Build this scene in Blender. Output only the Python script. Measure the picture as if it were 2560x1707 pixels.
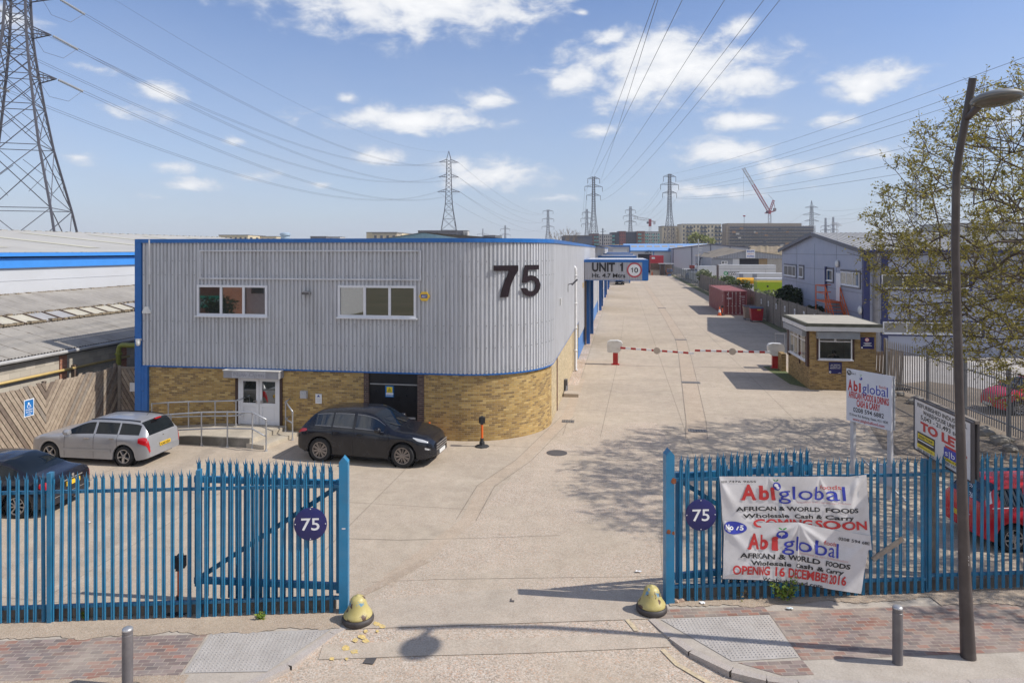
import bpy, bmesh, random
from math import *
from mathutils import Vector, Matrix
for o in list(bpy.data.objects): bpy.data.objects.remove(o)
SC = bpy.context.scene
COL = SC.collection
R = random.Random(7)

# ---------------------------------------------------------------- camera
# site axes: +X right along the warehouse front, +Y up the yard road, metres
CAM_H, FPX, HOR, YAW = 6.95, 1740.0, 626.0, atan(276/1740)
CA, SA = cos(YAW), sin(YAW)
cam = bpy.data.cameras.new('camera'); cam_o = bpy.data.objects.new('camera', cam); COL.objects.link(cam_o)
cam_o.location = (0, 0, CAM_H); cam_o.rotation_euler = (radians(90), 0, YAW)
cam.sensor_width = 36; cam.lens = FPX/2560*36; cam.shift_y = -(853.5-HOR)/2560
cam.clip_start = .1; cam.clip_end = 8000
SC.camera = cam_o
# ---------------------------------------------------------------- exposure
SC.view_settings.view_transform = 'Standard'; SC.view_settings.look = 'None'
SC.view_settings.exposure = 0.41; SC.view_settings.gamma = 1
# ---------------------------------------------------------------- sun
SUN_EL = radians(45); SUN_AZ = radians(90-1.5)      # azimuth from +Y towards +X
sl = bpy.data.lights.new('sun', 'SUN'); sl.energy = 3.5; sl.angle = radians(.5); sl.color = (1, .95, .87)
so = bpy.data.objects.new('sun', sl); COL.objects.link(so)
sd = Vector((sin(SUN_AZ)*cos(SUN_EL), cos(SUN_AZ)*cos(SUN_EL), sin(SUN_EL)))
so.rotation_euler = sd.to_track_quat('Z', 'Y').to_euler(); so.location = (30, 0, 40)
# ---------------------------------------------------------------- sky with fair-weather clouds
W = bpy.data.worlds.new('World'); SC.world = W; W.use_nodes = True
nt = W.node_tree; N = nt.nodes; N.clear(); LK = nt.links.new
def wn(t, **k):
    n = N.new(t)
    for a, b in k.items(): setattr(n, a, b)
    return n
def wm(op, a, b=None, c=None):
    n = wn('ShaderNodeMath', operation=op)
    for i, v in enumerate((a, b, c)):
        if v is None: continue
        if isinstance(v, (int, float)): n.inputs[i].default_value = v
        else: LK(v, n.inputs[i])
    return n.outputs[0]
sky = wn('ShaderNodeTexSky', sky_type='NISHITA', sun_disc=False); sky.sun_elevation = SUN_EL; sky.sun_rotation = SUN_AZ
sky.air_density = 1.0; sky.dust_density = .6; sky.ozone_density = 2.2; sky.altitude = 50
tc = wn('ShaderNodeTexCoord'); sp = wn('ShaderNodeSeparateXYZ'); LK(tc.outputs['Generated'], sp.inputs[0])
az = wm('ARCTAN2', sp.outputs[0], sp.outputs[1]); el = wm('ARCSINE', sp.outputs[2])
cb = wn('ShaderNodeCombineXYZ'); LK(az, cb.inputs[0]); LK(el, cb.inputs[1])
# clouds: azimuth, elevation, half width, half height (degrees), density
CL = [(-17.2, 19.8, 11.0, 2.8, 1.08), (-9, 21.4, 6.5, 1.9, .95), (-26,21,6,2,.55), (3.8, 14.0, 8.8, 2.6, 1.02), (3.2, 15.5, 4.5, 1.8, 1.12), (-3.6, 13.9, 3.2, 1.6, .9), (8.6, 13.2, 5.0, 1.6, .9),
 (.8, 12.6, 3.5, 1.2, .8), (-17.4, 10.4, 7.0, 1.15, .95), (-11.2, 12.2, 2.3, .9, .95), (-22.3, 11.9, 1.6, .8, .6), (-14, 11.3, 3.4, .8, .7),
 (9.0, 17.0, 1.7, .85, .9), (-1.2, 16.8, 2.0, .85, .9), (-3.2, 18.8, 1.2, .5, .6), (18.2, 12.2, 3.4, 1.25, 1.), (17.4, 11.3, 2.8, .9, .7),
 (9.3, 10.0, 3.5, 1.0, .9), (-1.4, 9.6, 2.4, .65, .85), (7.6, 7.8, 4.4, 1.3, .85), (16.0, 9.7, 2.2, .7, .7), (-10.4, 6.2, 4.0, 1.4, 1.), (-19.8, 7.6, 3.2, .9, .7), (-13.5, 6.8, 3.0, 1.1, .8),
 (-35.6, 11.4, 2.4, .95, .75), (-39.8, 12.6, 2.4, .65, .65), (-37.2, 9.9, 3.8, 1.2, .55), (-33.8, 4.8, 2.9, .65, .75), (-35.4, 6.2, 2.8, .8, .55), (-29, 5.7, 2.5, .8, .6), (-41, 6.4, 1.5, .6, .6),
 (-30.6, 8.3, 2.2, .7, .55), (-36, 3.9, 2.4, .6, .5), (-24.6, 5.2, 2.2, .6, .5), (7.5, 4.6, 8, 1.0, .6), (12.5, 6.2, 6, 1.3, .6), (-6.0, 4.3, 4, .7, .5), (-45, 15.2, 3, 1.6, .6),
 (18, 7, 4, 1.0, .6), (30, 9, 7, 1.6, .7), (40, 14, 8, 3, .9), (-60, 12, 9, 3, .9), (-80, 16, 10, 4, .9), (70, 12, 10, 3, .9), (120, 14, 14, 4, .9), (175, 12, 14, 4, .9), (-130, 14, 14, 4, .9), (150, 30, 16, 7, .9), (-40, 34, 10, 4, .9), (30, 38, 14, 5, .9), (170, 40, 40, 16, 1.1), (-150, 28, 34, 12, 1.1), (125, 34, 30, 12, 1.1), (-120, 46, 30, 12, 1.), (160, 18, 30, 8, 1.)]  # closing entries: unseen banks behind the camera, added to brighten the facade
acc = None
for a0, e0, wa, we, dn in CL:
    s = wn('ShaderNodeVectorMath', operation='SUBTRACT'); LK(cb.outputs[0], s.inputs[0]); s.inputs[1].default_value = (radians(a0), radians(e0), 0)
    m = wn('ShaderNodeVectorMath', operation='MULTIPLY'); LK(s.outputs[0], m.inputs[0]); m.inputs[1].default_value = (1/radians(wa*1.12), 1/radians(we*1.15), 0)
    l = wn('ShaderNodeVectorMath', operation='LENGTH'); LK(m.outputs[0], l.inputs[0])
    v = wm('MULTIPLY_ADD', l.outputs['Value'], -.56, .60*dn+.14)
    acc = v if acc is None else wm('MAXIMUM', acc, v)
st = wn('ShaderNodeVectorMath', operation='MULTIPLY'); LK(cb.outputs[0], st.inputs[0]); st.inputs[1].default_value = (13, 25, 0)
nz = wn('ShaderNodeTexNoise'); nz.inputs['Scale'].default_value = 1.4; nz.inputs['Detail'].default_value = 5; nz.inputs['Roughness'].default_value = .58; LK(st.outputs[0], nz.inputs['Vector'])
nz.inputs['Distortion'].default_value = .3
dens = wm('MULTIPLY_ADD', nz.outputs['Fac'], 1.25, wm('SUBTRACT', acc, .68))
ms = wn('ShaderNodeMapRange', interpolation_type='SMOOTHERSTEP'); LK(dens, ms.inputs['Value']); ms.inputs['From Min'].default_value = .0; ms.inputs['From Max'].default_value = .56
# thin veil towards the horizon
vl = wn('ShaderNodeMapRange', interpolation_type='SMOOTHSTEP'); LK(el, vl.inputs['Value']); vl.inputs['From Min'].default_value = radians(25); vl.inputs['From Max'].default_value = radians(-1); vl.inputs['To Max'].default_value = .64
n2 = wn('ShaderNodeTexNoise'); n2.inputs['Scale'].default_value = .5; n2.inputs['Detail'].default_value = 2; LK(st.outputs[0], n2.inputs['Vector'])
veil = wm('MULTIPLY', vl.outputs[0], wm('MULTIPLY_ADD', n2.outputs['Fac'], .8, .55))
def mixc(f, a, b):
    n = wn('ShaderNodeMix', data_type='RGBA'); LK(f, n.inputs['Factor'])
    for i, v in ((6, a), (7, b)):
        if isinstance(v, tuple): n.inputs[i].default_value = (*v, 1)
        else: LK(v, n.inputs[i])
    return n.outputs[2]
SKYK = 1.0
tint = wn('ShaderNodeMix', data_type='RGBA', blend_type='MULTIPLY'); tint.inputs['Factor'].default_value = 1; LK(sky.outputs[0], tint.inputs[6]); tint.inputs[7].default_value = (.96, 1.02, 1.22, 1)
c1 = mixc(veil, tint.outputs[2], (4.2, 4.75, 5.8))
shade = wn('ShaderNodeMapRange'); LK(dens, shade.inputs['Value']); shade.inputs['From Min'].default_value = .1; shade.inputs['From Max'].default_value = .75
ccol = mixc(shade.outputs[0], (5.6, 5.95, 6.6), (8.6, 8.6, 8.6))
c2 = mixc(wm('MULTIPLY', ms.outputs[0], .94), c1, ccol)
bg = wn('ShaderNodeBackground'); LK(c2, bg.inputs['Color']); bg.inputs['Strength'].default_value = .092
wo = wn('ShaderNodeOutputWorld'); LK(bg.outputs[0], wo.inputs['Surface'])

# ---------------------------------------------------------------- survey helpers: where a sight line meets the ground, a wall or a depth
def site(xc, D): return xc*CA-D*SA, xc*SA+D*CA
def at(px, py, D):
    X, Y = site((px-1280)/FPX*D, D); return Vector((X, Y, CAM_H-(py-HOR)/FPX*D))
def gp(px, py, z=0):
    D = (CAM_H-z)*FPX/(py-HOR); v = at(px, py, D); v.z = z; return v
def onY(px, py, Y):
    k = (px-1280)/FPX; return at(px, py, Y/(k*SA+CA))
def onX(px, py, X):
    k = (px-1280)/FPX; return at(px, py, X/(k*CA-SA))

# ---------------------------------------------------------------- materials
MC = {}
def _nodes(name):
    m = bpy.data.materials.new(name); m.use_nodes = True
    t = m.node_tree; b = t.nodes['Principled BSDF']; return m, t, b
def _m(t, op, a, b=None, c=None, clamp=False):
    n = t.nodes.new('ShaderNodeMath'); n.operation = op; n.use_clamp = clamp
    for i, v in enumerate((a, b, c)):
        if v is None: continue
        if isinstance(v, (int, float)): n.inputs[i].default_value = v
        else: t.links.new(v, n.inputs[i])
    return n.outputs[0]
def _noise(t, vec, scale, detail=4, rough=.55):
    n = t.nodes.new('ShaderNodeTexNoise'); n.inputs['Scale'].default_value = scale; n.inputs['Detail'].default_value = detail; n.inputs['Roughness'].default_value = rough
    if vec: t.links.new(vec, n.inputs['Vector'])
    return n.outputs['Fac']
def _mix(t, f, a, b, blend='MIX'):
    n = t.nodes.new('ShaderNodeMix'); n.data_type = 'RGBA'; n.blend_type = blend
    if isinstance(f, (int, float)): n.inputs['Factor'].default_value = f
    else: t.links.new(f, n.inputs['Factor'])
    for i, v in ((6, a), (7, b)):
        if isinstance(v, tuple): n.inputs[i].default_value = (*v[:3], 1)
        else: t.links.new(v, n.inputs[i])
    return n.outputs[2]
def _rng(t, v, a, b, c=0, d=1):
    n = t.nodes.new('ShaderNodeMapRange'); t.links.new(v, n.inputs['Value'])
    for k, x in (('From Min', a), ('From Max', b), ('To Min', c), ('To Max', d)): n.inputs[k].default_value = x
    return n.outputs[0]
def _ramp(t, v, stops, interp='LINEAR'):
    n = t.nodes.new('ShaderNodeValToRGB'); n.color_ramp.interpolation = interp; e = n.color_ramp.elements
    while len(e) < len(stops): e.new(.5)
    for i, (p, c) in enumerate(stops): e[i].position = p; e[i].color = (*c, 1)
    t.links.new(v, n.inputs[0]); return n.outputs[0]
def _bump(t, b, h, s=.3, d=.01):
    n = t.nodes.new('ShaderNodeBump'); n.inputs['Strength'].default_value = s; n.inputs['Distance'].default_value = d
    t.links.new(h, n.inputs['Height']); t.links.new(n.outputs[0], b.inputs['Normal'])
def _obj(t): return t.nodes.new('ShaderNodeTexCoord').outputs['Object']
def _uv(t): return t.nodes.new('ShaderNodeTexCoord').outputs['UV']
def _sep(t, v):
    n = t.nodes.new('ShaderNodeSeparateXYZ'); t.links.new(v, n.inputs[0]); return n.outputs
def _com(t, x, y, z=0.):
    n = t.nodes.new('ShaderNodeCombineXYZ')
    for i, v in enumerate((x, y, z)):
        if isinstance(v, (int, float)): n.inputs[i].default_value = v
        else: t.links.new(v, n.inputs[i])
    return n.outputs[0]
def _wn(t, vec):
    n = t.nodes.new('ShaderNodeTexWhiteNoise'); n.noise_dimensions = '3D'; t.links.new(vec, n.inputs['Vector']); return n.outputs['Value']

def mat(name, col, rough=.6, metal=0., var=.12, scale=3., bump=0., bs=40., spec=.5, coat=0., dirt=None, da=.35, ds=1.2, alpha=1):
    if name in MC: return MC[name]
    m, t, b = _nodes(name); v = _obj(t)
    c = tuple(x*(1-var) for x in col); d = tuple(min(1, x*(1+var)) for x in col)
    o = _mix(t, _rng(t, _noise(t, v, scale, 5), .3, .7), c, d)
    if dirt: o = _mix(t, _m(t, 'MULTIPLY', _rng(t, _noise(t, v, ds, 7, .65), .48, .72), da), o, dirt)
    t.links.new(o, b.inputs['Base Color'])
    b.inputs['Metallic'].default_value = metal; b.inputs['Specular IOR Level'].default_value = spec
    r = _rng(t, _noise(t, v, scale*3, 3), .3, .7, max(.02, rough-.08), min(1, rough+.08)); t.links.new(r, b.inputs['Roughness'])
    b.inputs['Coat Weight'].default_value = coat; b.inputs['Coat Roughness'].default_value = .04
    if bump: _bump(t, b, _noise(t, v, bs, 4), bump)
    MC[name] = m; return m
def glass(name, col=(.02, .025, .03), rough=.03, spec=.6, trans=0., ior=1.5):
    if name in MC: return MC[name]
    m, t, b = _nodes(name); v = _obj(t)
    t.links.new(_mix(t, _rng(t, _noise(t, v, 1.2, 3), .35, .65), tuple(x*.7 for x in col), tuple(min(1, x*1.3) for x in col)), b.inputs['Base Color'])
    b.inputs['Roughness'].default_value = rough; b.inputs['Specular IOR Level'].default_value = spec; b.inputs['IOR'].default_value = ior
    b.inputs['Transmission Weight'].default_value = trans
    MC[name] = m; return m
def brick(name, pal, mortar, bw=.225, bh=.075, mw=.006, uv=True, soft=.25, bump=.5, dirt=None):
    """individual bricks with their own tone; v is height, u runs along the wall"""
    if name in MC: return MC[name]
    m, t, b = _nodes(name); v = _uv(t) if uv else _obj(t); x, y = _sep(t, v)[:2]
    vy = _m(t, 'DIVIDE', y, bh); row = _m(t, 'FLOOR', vy)
    ux = _m(t, 'ADD', _m(t, 'DIVIDE', x, bw), _m(t, 'MULTIPLY', _m(t, 'MODULO', row, 2), .5)); col = _m(t, 'FLOOR', ux)
    fu = _m(t, 'FRACT', ux); fv = _m(t, 'FRACT', vy)
    rnd = _wn(t, _com(t, col, row, 3.7)); rn2 = _wn(t, _com(t, row, col, 9.1))
    c = _ramp(t, rnd, [(i/len(pal), p) for i, p in enumerate(pal)], 'CONSTANT')
    c = _mix(t, soft, c, _ramp(t, _noise(t, v, 2.2, 5), [(.3, pal[0]), (.55, pal[1]), (.75, pal[2])]))
    c = _mix(t, 1., c, _ramp(t, rn2, [(0, (.82, .82, .82)), (1, (1.12, 1.12, 1.12))]), 'MULTIPLY')
    eu = _m(t, 'MULTIPLY', _m(t, 'MINIMUM', fu, _m(t, 'SUBTRACT', 1, fu)), bw); ev = _m(t, 'MULTIPLY', _m(t, 'MINIMUM', fv, _m(t, 'SUBTRACT', 1, fv)), bh)
    e = _m(t, 'MINIMUM', eu, ev); mk = _rng(t, e, mw*.6, mw*1.5)
    o = _mix(t, mk, mortar, c)
    if dirt: o = _mix(t, _m(t, 'MULTIPLY', _rng(t, _noise(t, v, .9, 7, .65), .45, .72), .6), o, dirt)
    t.links.new(o, b.inputs['Base Color']); b.inputs['Roughness'].default_value = .88; b.inputs['Specular IOR Level'].default_value = .25
    _bump(t, b, _m(t, 'ADD', mk, _m(t, 'MULTIPLY', _noise(t, v, 60, 3), .5)), bump, .006)
    MC[name] = m; return m

# ---------------------------------------------------------------- mesh builder
class MB:
    def __init__(s): s.v = []; s.f = []; s.uv = {}; s.mi = []; s.cur = 0
    def vert(s, p): s.v.append(tuple(p)); return len(s.v)-1
    def face(s, pts, uv=None):
        i = len(s.v); s.v += [tuple(p) for p in pts]; s.f.append(list(range(i, i+len(pts)))); s.mi.append(s.cur)
        if uv: s.uv[len(s.f)-1] = uv
    def idx(s, ids): s.f.append(list(ids)); s.mi.append(s.cur)
    def box(s, x0, x1, y0, y1, z0, z1, M=None, uvw=False):
        P = [(x0,y0,z0),(x1,y0,z0),(x1,y1,z0),(x0,y1,z0),(x0,y0,z1),(x1,y0,z1),(x1,y1,z1),(x0,y1,z1)]
        if M: P = [tuple(M@Vector(p)) for p in P]
        if uvw:
            for a, b, c in (((x0,y0),(x1,y0),0),((x1,y0),(x1,y1),1),((x1,y1),(x0,y1),0),((x0,y1),(x0,y0),1)): s.wall(a, b, z0, z1, a[0] if c == 0 else a[1])
            s.face([P[4],P[5],P[6],P[7]]); s.face([P[3],P[2],P[1],P[0]]); return
        i = len(s.v); s.v += P
        for q in ((3,2,1,0),(4,5,6,7),(0,1,5,4),(1,2,6,5),(2,3,7,6),(3,0,4,7)): s.idx([i+k for k in q])
    def cbox(s, c, d, M=None): s.box(c[0]-d[0]/2, c[0]+d[0]/2, c[1]-d[1]/2, c[1]+d[1]/2, c[2]-d[2]/2, c[2]+d[2]/2, M)
    def wall(s, a, b, z0, z1, u0=0.):
        L = hypot(b[0]-a[0], b[1]-a[1])
        s.face([(a[0],a[1],z0),(b[0],b[1],z0),(b[0],b[1],z1),(a[0],a[1],z1)], [(u0,z0),(u0+L,z0),(u0+L,z1),(u0,z1)])
    def beam(s, p, q, w=.05, h=None):
        p, q = Vector(p), Vector(q); d = q-p
        if d.length < 1e-6: return
        h = h or w; d.normalize(); up = Vector((0,0,1)) if abs(d.z) < .95 else Vector((0,1,0))
        a = d.cross(up).normalized()*w/2; b = a.cross(d).normalized()*h/2
        i = len(s.v); s.v += [tuple(p-a-b),tuple(p+a-b),tuple(p+a+b),tuple(p-a+b),tuple(q-a-b),tuple(q+a-b),tuple(q+a+b),tuple(q-a+b)]
        for f in ((3,2,1,0),(4,5,6,7),(0,1,5,4),(1,2,6,5),(2,3,7,6),(3,0,4,7)): s.idx([i+k for k in f])
    def tube(s, pts, r, n=8, caps=True):
        pts = [Vector(p) for p in pts]; rs = r if isinstance(r, (list, tuple)) else [r]*len(pts); rings = []; pa = None
        for k, p in enumerate(pts):
            d = (pts[min(k+1, len(pts)-1)]-pts[max(k-1, 0)]).normalized()
            if pa is None: a = d.cross(Vector((0,0,1)) if abs(d.z) < .9 else Vector((1,0,0))).normalized()
            else:
                a = pa-d*pa.dot(d); a = a.normalized() if a.length > 1e-5 else d.orthogonal().normalized()
            pa = a; b = d.cross(a); i = len(s.v)
            s.v += [tuple(p+(a*cos(2*pi*j/n)+b*sin(2*pi*j/n))*rs[k]) for j in range(n)]; rings.append(i)
        for A, B in zip(rings, rings[1:]):
            for j in range(n): s.idx([A+j, A+(j+1)%n, B+(j+1)%n, B+j])
        if caps: s.idx([rings[0]+j for j in range(n)][::-1]); s.idx([rings[-1]+j for j in range(n)])
    def lathe(s, prof, n=24, M=None, cap=True):
        rings = []
        for r, z in prof:
            i = len(s.v)
            for j in range(n):
                p = Vector((r*cos(2*pi*j/n), r*sin(2*pi*j/n), z)); s.v.append(tuple(M@p if M else p))
            rings.append(i)
        for A, B in zip(rings, rings[1:]):
            for j in range(n): s.idx([A+j, A+(j+1)%n, B+(j+1)%n, B+j])
        if cap: s.idx([rings[0]+j for j in range(n)][::-1]); s.idx([rings[-1]+j for j in range(n)])
    def prism(s, poly, z0, z1, M=None):
        """2-D outline (x, y) pushed from z0 to z1"""
        n = len(poly); T = (lambda p: tuple(M@Vector(p))) if M else (lambda p: p); i = len(s.v)
        s.v += [T((x,y,z0)) for x, y in poly]+[T((x,y,z1)) for x, y in poly]
        s.idx([i+k for k in range(n)][::-1]); s.idx([i+n+k for k in range(n)])
        for k in range(n): s.idx([i+k, i+(k+1)%n, i+n+(k+1)%n, i+n+k])
    def build(s, name, mats, parent=None, smooth=False, world=False, sharp=None):
        me = bpy.data.meshes.new(name); vs = s.v
        if world and parent is not None:
            Mi = (Matrix.Translation(parent.location) @ parent.rotation_euler.to_matrix().to_4x4()).inverted(); vs = [tuple(Mi@Vector(p)) for p in vs]
        me.from_pydata(vs, [], s.f)
        mats = mats if isinstance(mats, (list, tuple)) else [mats]
        for m in mats: me.materials.append(m)
        if len(mats) > 1: me.polygons.foreach_set('material_index', s.mi)
        if s.uv:
            ul = me.uv_layers.new(name='UVMap')
            for fi, uv in s.uv.items():
                ls = me.polygons[fi].loop_start
                for k, c in enumerate(uv): ul.data[ls+k].uv = c
        if smooth: me.polygons.foreach_set('use_smooth', [True]*len(me.polygons))
        me.update(); o = bpy.data.objects.new(name, me); COL.objects.link(o)
        if smooth and sharp is not None: me.set_sharp_from_angle(angle=radians(sharp))
        if parent is not None: o.parent = parent
        return o
def thing(name, label, cat, loc=(0,0,0), rz=0., group=None):
    o = bpy.data.objects.new(name, None); COL.objects.link(o); o.location = loc; o.rotation_euler = (0,0,rz); o.empty_display_size = .2
    return tag(o, label, cat, group)
def tag(o, label, cat, group=None):
    o['label'] = label; o['category'] = cat
    if group: o['group'] = group
    return o
def struct(o): o['kind'] = 'structure'; return o
def stuff(o, label=None, cat=None):
    o['kind'] = 'stuff'
    if label: o['label'] = label
    if cat: o['category'] = cat
    return o
def rect(mb, P, U, V, x0, x1, y0, y1, d=0., nrm=None):
    """flat rectangle on the plane P + x U + y V, pushed out by d"""
    n = nrm or U.cross(V).normalized(); mb.face([P+U*x+V*y+n*d for x, y in ((x0,y0),(x1,y0),(x1,y1),(x0,y1))])
def frame_M(P, U, V):
    n = U.cross(V).normalized(); return Matrix(((U.x,V.x,n.x,P.x),(U.y,V.y,n.y,P.y),(U.z,V.z,n.z,P.z),(0,0,0,1)))

# ---------------------------------------------------------------- lettering (built-in font turned into mesh)
TC = {}
def glyphs(body, bold=0., sp=1.):
    k = (body, bold, sp)
    if k in TC: return TC[k]
    c = bpy.data.curves.new('t', 'FONT'); c.body = body; c.size = 1; c.offset = bold; c.dimensions = '2D'; c.fill_mode = 'FRONT'; c.resolution_u = 3; c.space_character = sp
    o = bpy.data.objects.new('t', c); COL.objects.link(o); bpy.context.view_layer.update()
    me = bpy.data.meshes.new_from_object(o.evaluated_get(bpy.context.evaluated_depsgraph_get()))
    vs = [(v.co.x, v.co.y) for v in me.vertices]; fs = [list(p.vertices) for p in me.polygons]
    bpy.data.objects.remove(o); bpy.data.curves.remove(c); bpy.data.meshes.remove(me)
    x0 = min(v[0] for v in vs); x1 = max(v[0] for v in vs); cap = .72
    TC[k] = (vs, fs, x0, x1, cap); return TC[k]
def put(mb, body, x, y, h, M, align='C', width=None, bold=0., d=.004, mi=0, warp=None, shear=0., sp=1.):
    """write body with cap height h, baseline at (x, y); width forces the run length; both sides of a letter are single sheets"""
    vs, fs, x0, x1, cap = glyphs(body, bold, sp); k = h/cap; kx = width/(x1-x0) if width else k; w = (x1-x0)*kx
    ox = x-(w/2 if align == 'C' else w if align == 'R' else 0); i = len(mb.v)
    for a, b in vs:
        p = ((a-x0)*kx+ox+shear*b*k, b*k+y); mb.v.append(tuple(warp(*p)) if warp else tuple(M@Vector((*p, d))))
    old = mb.cur; mb.cur = mi
    for f in fs: mb.idx([i+j for j in f])
    mb.cur = old
def disc(mb, cx, cy, r, M, d=.003, n=28, ry=None):
    mb.face([M@Vector((cx+r*cos(2*pi*j/n), cy+(ry or r)*sin(2*pi*j/n), d)) for j in range(n)])
# ================================================================ GROUND
TH = radians(12.67); E1 = Vector((cos(TH), sin(TH), 0)); E2 = Vector((-sin(TH), cos(TH), 0)); O0 = Vector((0, 13.91, 0))
def ST(t, n, z=0.): return O0+E1*t+E2*n+Vector((0,0,z))       # along the street front, towards the yard
def smst(a, b, x):
    x = min(1, max(0, (x-a)/(b-a))); return x*x*(3-2*x)
def concrete(name, base, dark, light, agg=0., joint=(0,0), bump=.25, stain=.5, asc=90, acol=None):
    m, t, b = _nodes(name); v = _obj(t); x, y = _sep(t, v)[:2]
    o = _mix(t, _rng(t, _noise(t, v, .16, 6, .6), .35, .68), dark, base)
    o = _mix(t, _m(t, 'MULTIPLY', _rng(t, _noise(t, v, .55, 8, .68), .5, .72), stain), o, light)
    st_ = _noise(t, _com(t, _m(t, 'MULTIPLY', x, 1.6), _m(t, 'MULTIPLY', y, .12)), 1.3, 6, .6)
    o = _mix(t, _m(t, 'MULTIPLY', _rng(t, st_, .5, .75), .35), o, dark)
    o = _mix(t, 1., o, _ramp(t, _noise(t, v, 2.6, 6, .7), [(.32,(.86,.85,.84)),(.68,(1.1,1.1,1.1))]), 'MULTIPLY')
    g = _rng(t, _noise(t, v, 28, 5, .7), .3, .7, .84, 1.14); o = _mix(t, 1., o, _com(t, g, g, g), 'MULTIPLY')
    o = _mix(t, _m(t,'MULTIPLY',_rng(t, _noise(t, v, .8, 5, .6), .63, .74), .45), o, tuple(c*.62 for c in dark))
    h = _noise(t, v, 45, 5, .7)
    if agg:
        vo = t.nodes.new('ShaderNodeTexVoronoi'); vo.inputs['Scale'].default_value = asc; t.links.new(v, vo.inputs['Vector'])
        pc = _ramp(t, _sep(t, vo.outputs['Color'])[0], acol or [(0, (.20,.16,.13)), (.3, (.42,.36,.30)), (.62, (.60,.46,.36)), (.85, (.72,.67,.60)), (.95, (.55,.30,.18))])
        o = _mix(t, _m(t, 'MULTIPLY', _rng(t, _noise(t, v, .5, 4), .3, .62, .35, 1.), agg), o, pc)
        h = _m(t, 'ADD', h, _m(t, 'MULTIPLY', vo.outputs['Distance'], -1.5))
    for k, (q, per, off) in enumerate(((x, joint[0], .0), (y, joint[1], 1.3))):
        if not per: continue
        fr = _m(t, 'FRACT', _m(t, 'DIVIDE', _m(t, 'ADD', _m(t, 'ADD', q, off+200), _m(t, 'MULTIPLY', _noise(t, v, 2., 3), .03)), per))
        ln = _rng(t, _m(t, 'MULTIPLY', _m(t, 'MINIMUM', fr, _m(t, 'SUBTRACT', 1, fr)), per), .006, .03, .38, 0)
        o = _mix(t, ln, o, (.12, .10, .08))
    t.links.new(o, b.inputs['Base Color']); b.inputs['Roughness'].default_value = .9; b.inputs['Specular IOR Level'].default_value = .25
    _bump(t, b, h, bump, .008); MC[name] = m; return m
M_yard = concrete('yard concrete', (.475,.40,.305), (.365,.31,.243), (.545,.468,.365), agg=.28, stain=.65, joint=(4.6, 6.1), asc=60)
M_apron = concrete('worn concrete', (.47,.395,.31), (.385,.335,.27), (.53,.455,.365), agg=.3, asc=70)
M_patch = concrete('brown trench fill', (.46,.37,.275), (.40,.325,.245), (.51,.42,.32), agg=.3, asc=60)
M_street = concrete('pebbly road surface', (.46,.38,.288), (.395,.332,.26), (.51,.43,.337), agg=.62, asc=46, bump=.4)
M_footway = concrete('pale grey slab', (.47,.42,.36), (.40,.36,.31), (.52,.47,.41), agg=.15)
M_kerb = concrete('granite kerb', (.42,.40,.385), (.36,.345,.33), (.48,.46,.44), agg=.5, asc=160)
M_sand = concrete('sandy grit', (.46,.37,.275), (.36,.285,.21), (.54,.445,.34), agg=.35, asc=70, bump=.7)
M_dirt = concrete('dark dirt', (.20,.165,.12), (.12,.10,.075), (.30,.25,.19), agg=.3, asc=30, bump=.9)
M_gravel = concrete('brown gravel', (.36,.27,.19), (.26,.20,.15), (.45,.36,.27), agg=1., asc=28, bump=.9)
M_field = concrete('dry grass field', (.20,.165,.095), (.13,.12,.06), (.28,.225,.14), bump=.6, agg=0)
M_blocks = brick('block paving', [(.20,.17,.165), (.30,.155,.12), (.24,.20,.185), (.165,.145,.14), (.27,.19,.16), (.26,.225,.21), (.19,.165,.16), (.22,.19,.18), (.30,.165,.125), (.175,.155,.15)], (.37,.32,.265), .21, .105, .005, uv=False, soft=.25, bump=.3, dirt=(.45,.385,.31))
def sheet(name, pts, m, z=None, parent=None):
    mb = MB(); mb.face([(p[0], p[1], p[2] if z is None else z) for p in pts]); return mb.build(name, m, parent)
g = MB(); g.face([(-3000,-900,-.35),(3000,-900,-.35),(3000,5200,-.35),(-3000,5200,-.35)]); struct(g.build('ground', M_field))
yl = [ST(-40, .12), ST(16, .12)]
struct(sheet('yard', [yl[0], yl[1], (16.5, 36), (14.2, 40), (14.2, 236), (-60, 236), (-60, 10)], M_yard, 0.))
# street with its fall away from the gate
mb = MB(); ts = [-70,-30,-16,-9,-6,-3,0,3,6,10,16,30,70]; ns = [.2]+[-.4-.1*k for k in range(24)]+[-3.4,-6,-12,-22]
for i in range(len(ts)-1):
    for j in range(len(ns)-1):
        mb.face([ST(t, n, -.006-.095*smst(.4, 2.6, -n)) for t, n in ((ts[i],ns[j+1]),(ts[i+1],ns[j+1]),(ts[i+1],ns[j]),(ts[i],ns[j]))])
struct(mb.build('road', M_street))
def ribbon(name, line, w, m, z, parent=None, jit=0., kind=True):
    mb = MB(); L = [Vector((p[0],p[1],0)) for p in line]; a = []; b = []
    for k, p in enumerate(L):
        d = (L[min(k+1,len(L)-1)]-L[max(k-1,0)]).normalized(); nrm = Vector((-d.y,d.x,0)); j = R.uniform(-jit, jit)
        for lst, e in ((a, p+nrm*(w/2+j)), (b, p-nrm*(w/2-j))): e.z = z(e) if callable(z) else z; lst.append(e)
    for k in range(len(L)-1): mb.face([b[k], b[k+1], a[k+1], a[k]])
    o = mb.build(name, m, parent)
    return struct(o) if kind else o
zst = lambda p: -.001-.095*smst(.4, 2.6, -((Vector((p[0],p[1],0))-O0).dot(E2)))
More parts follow.
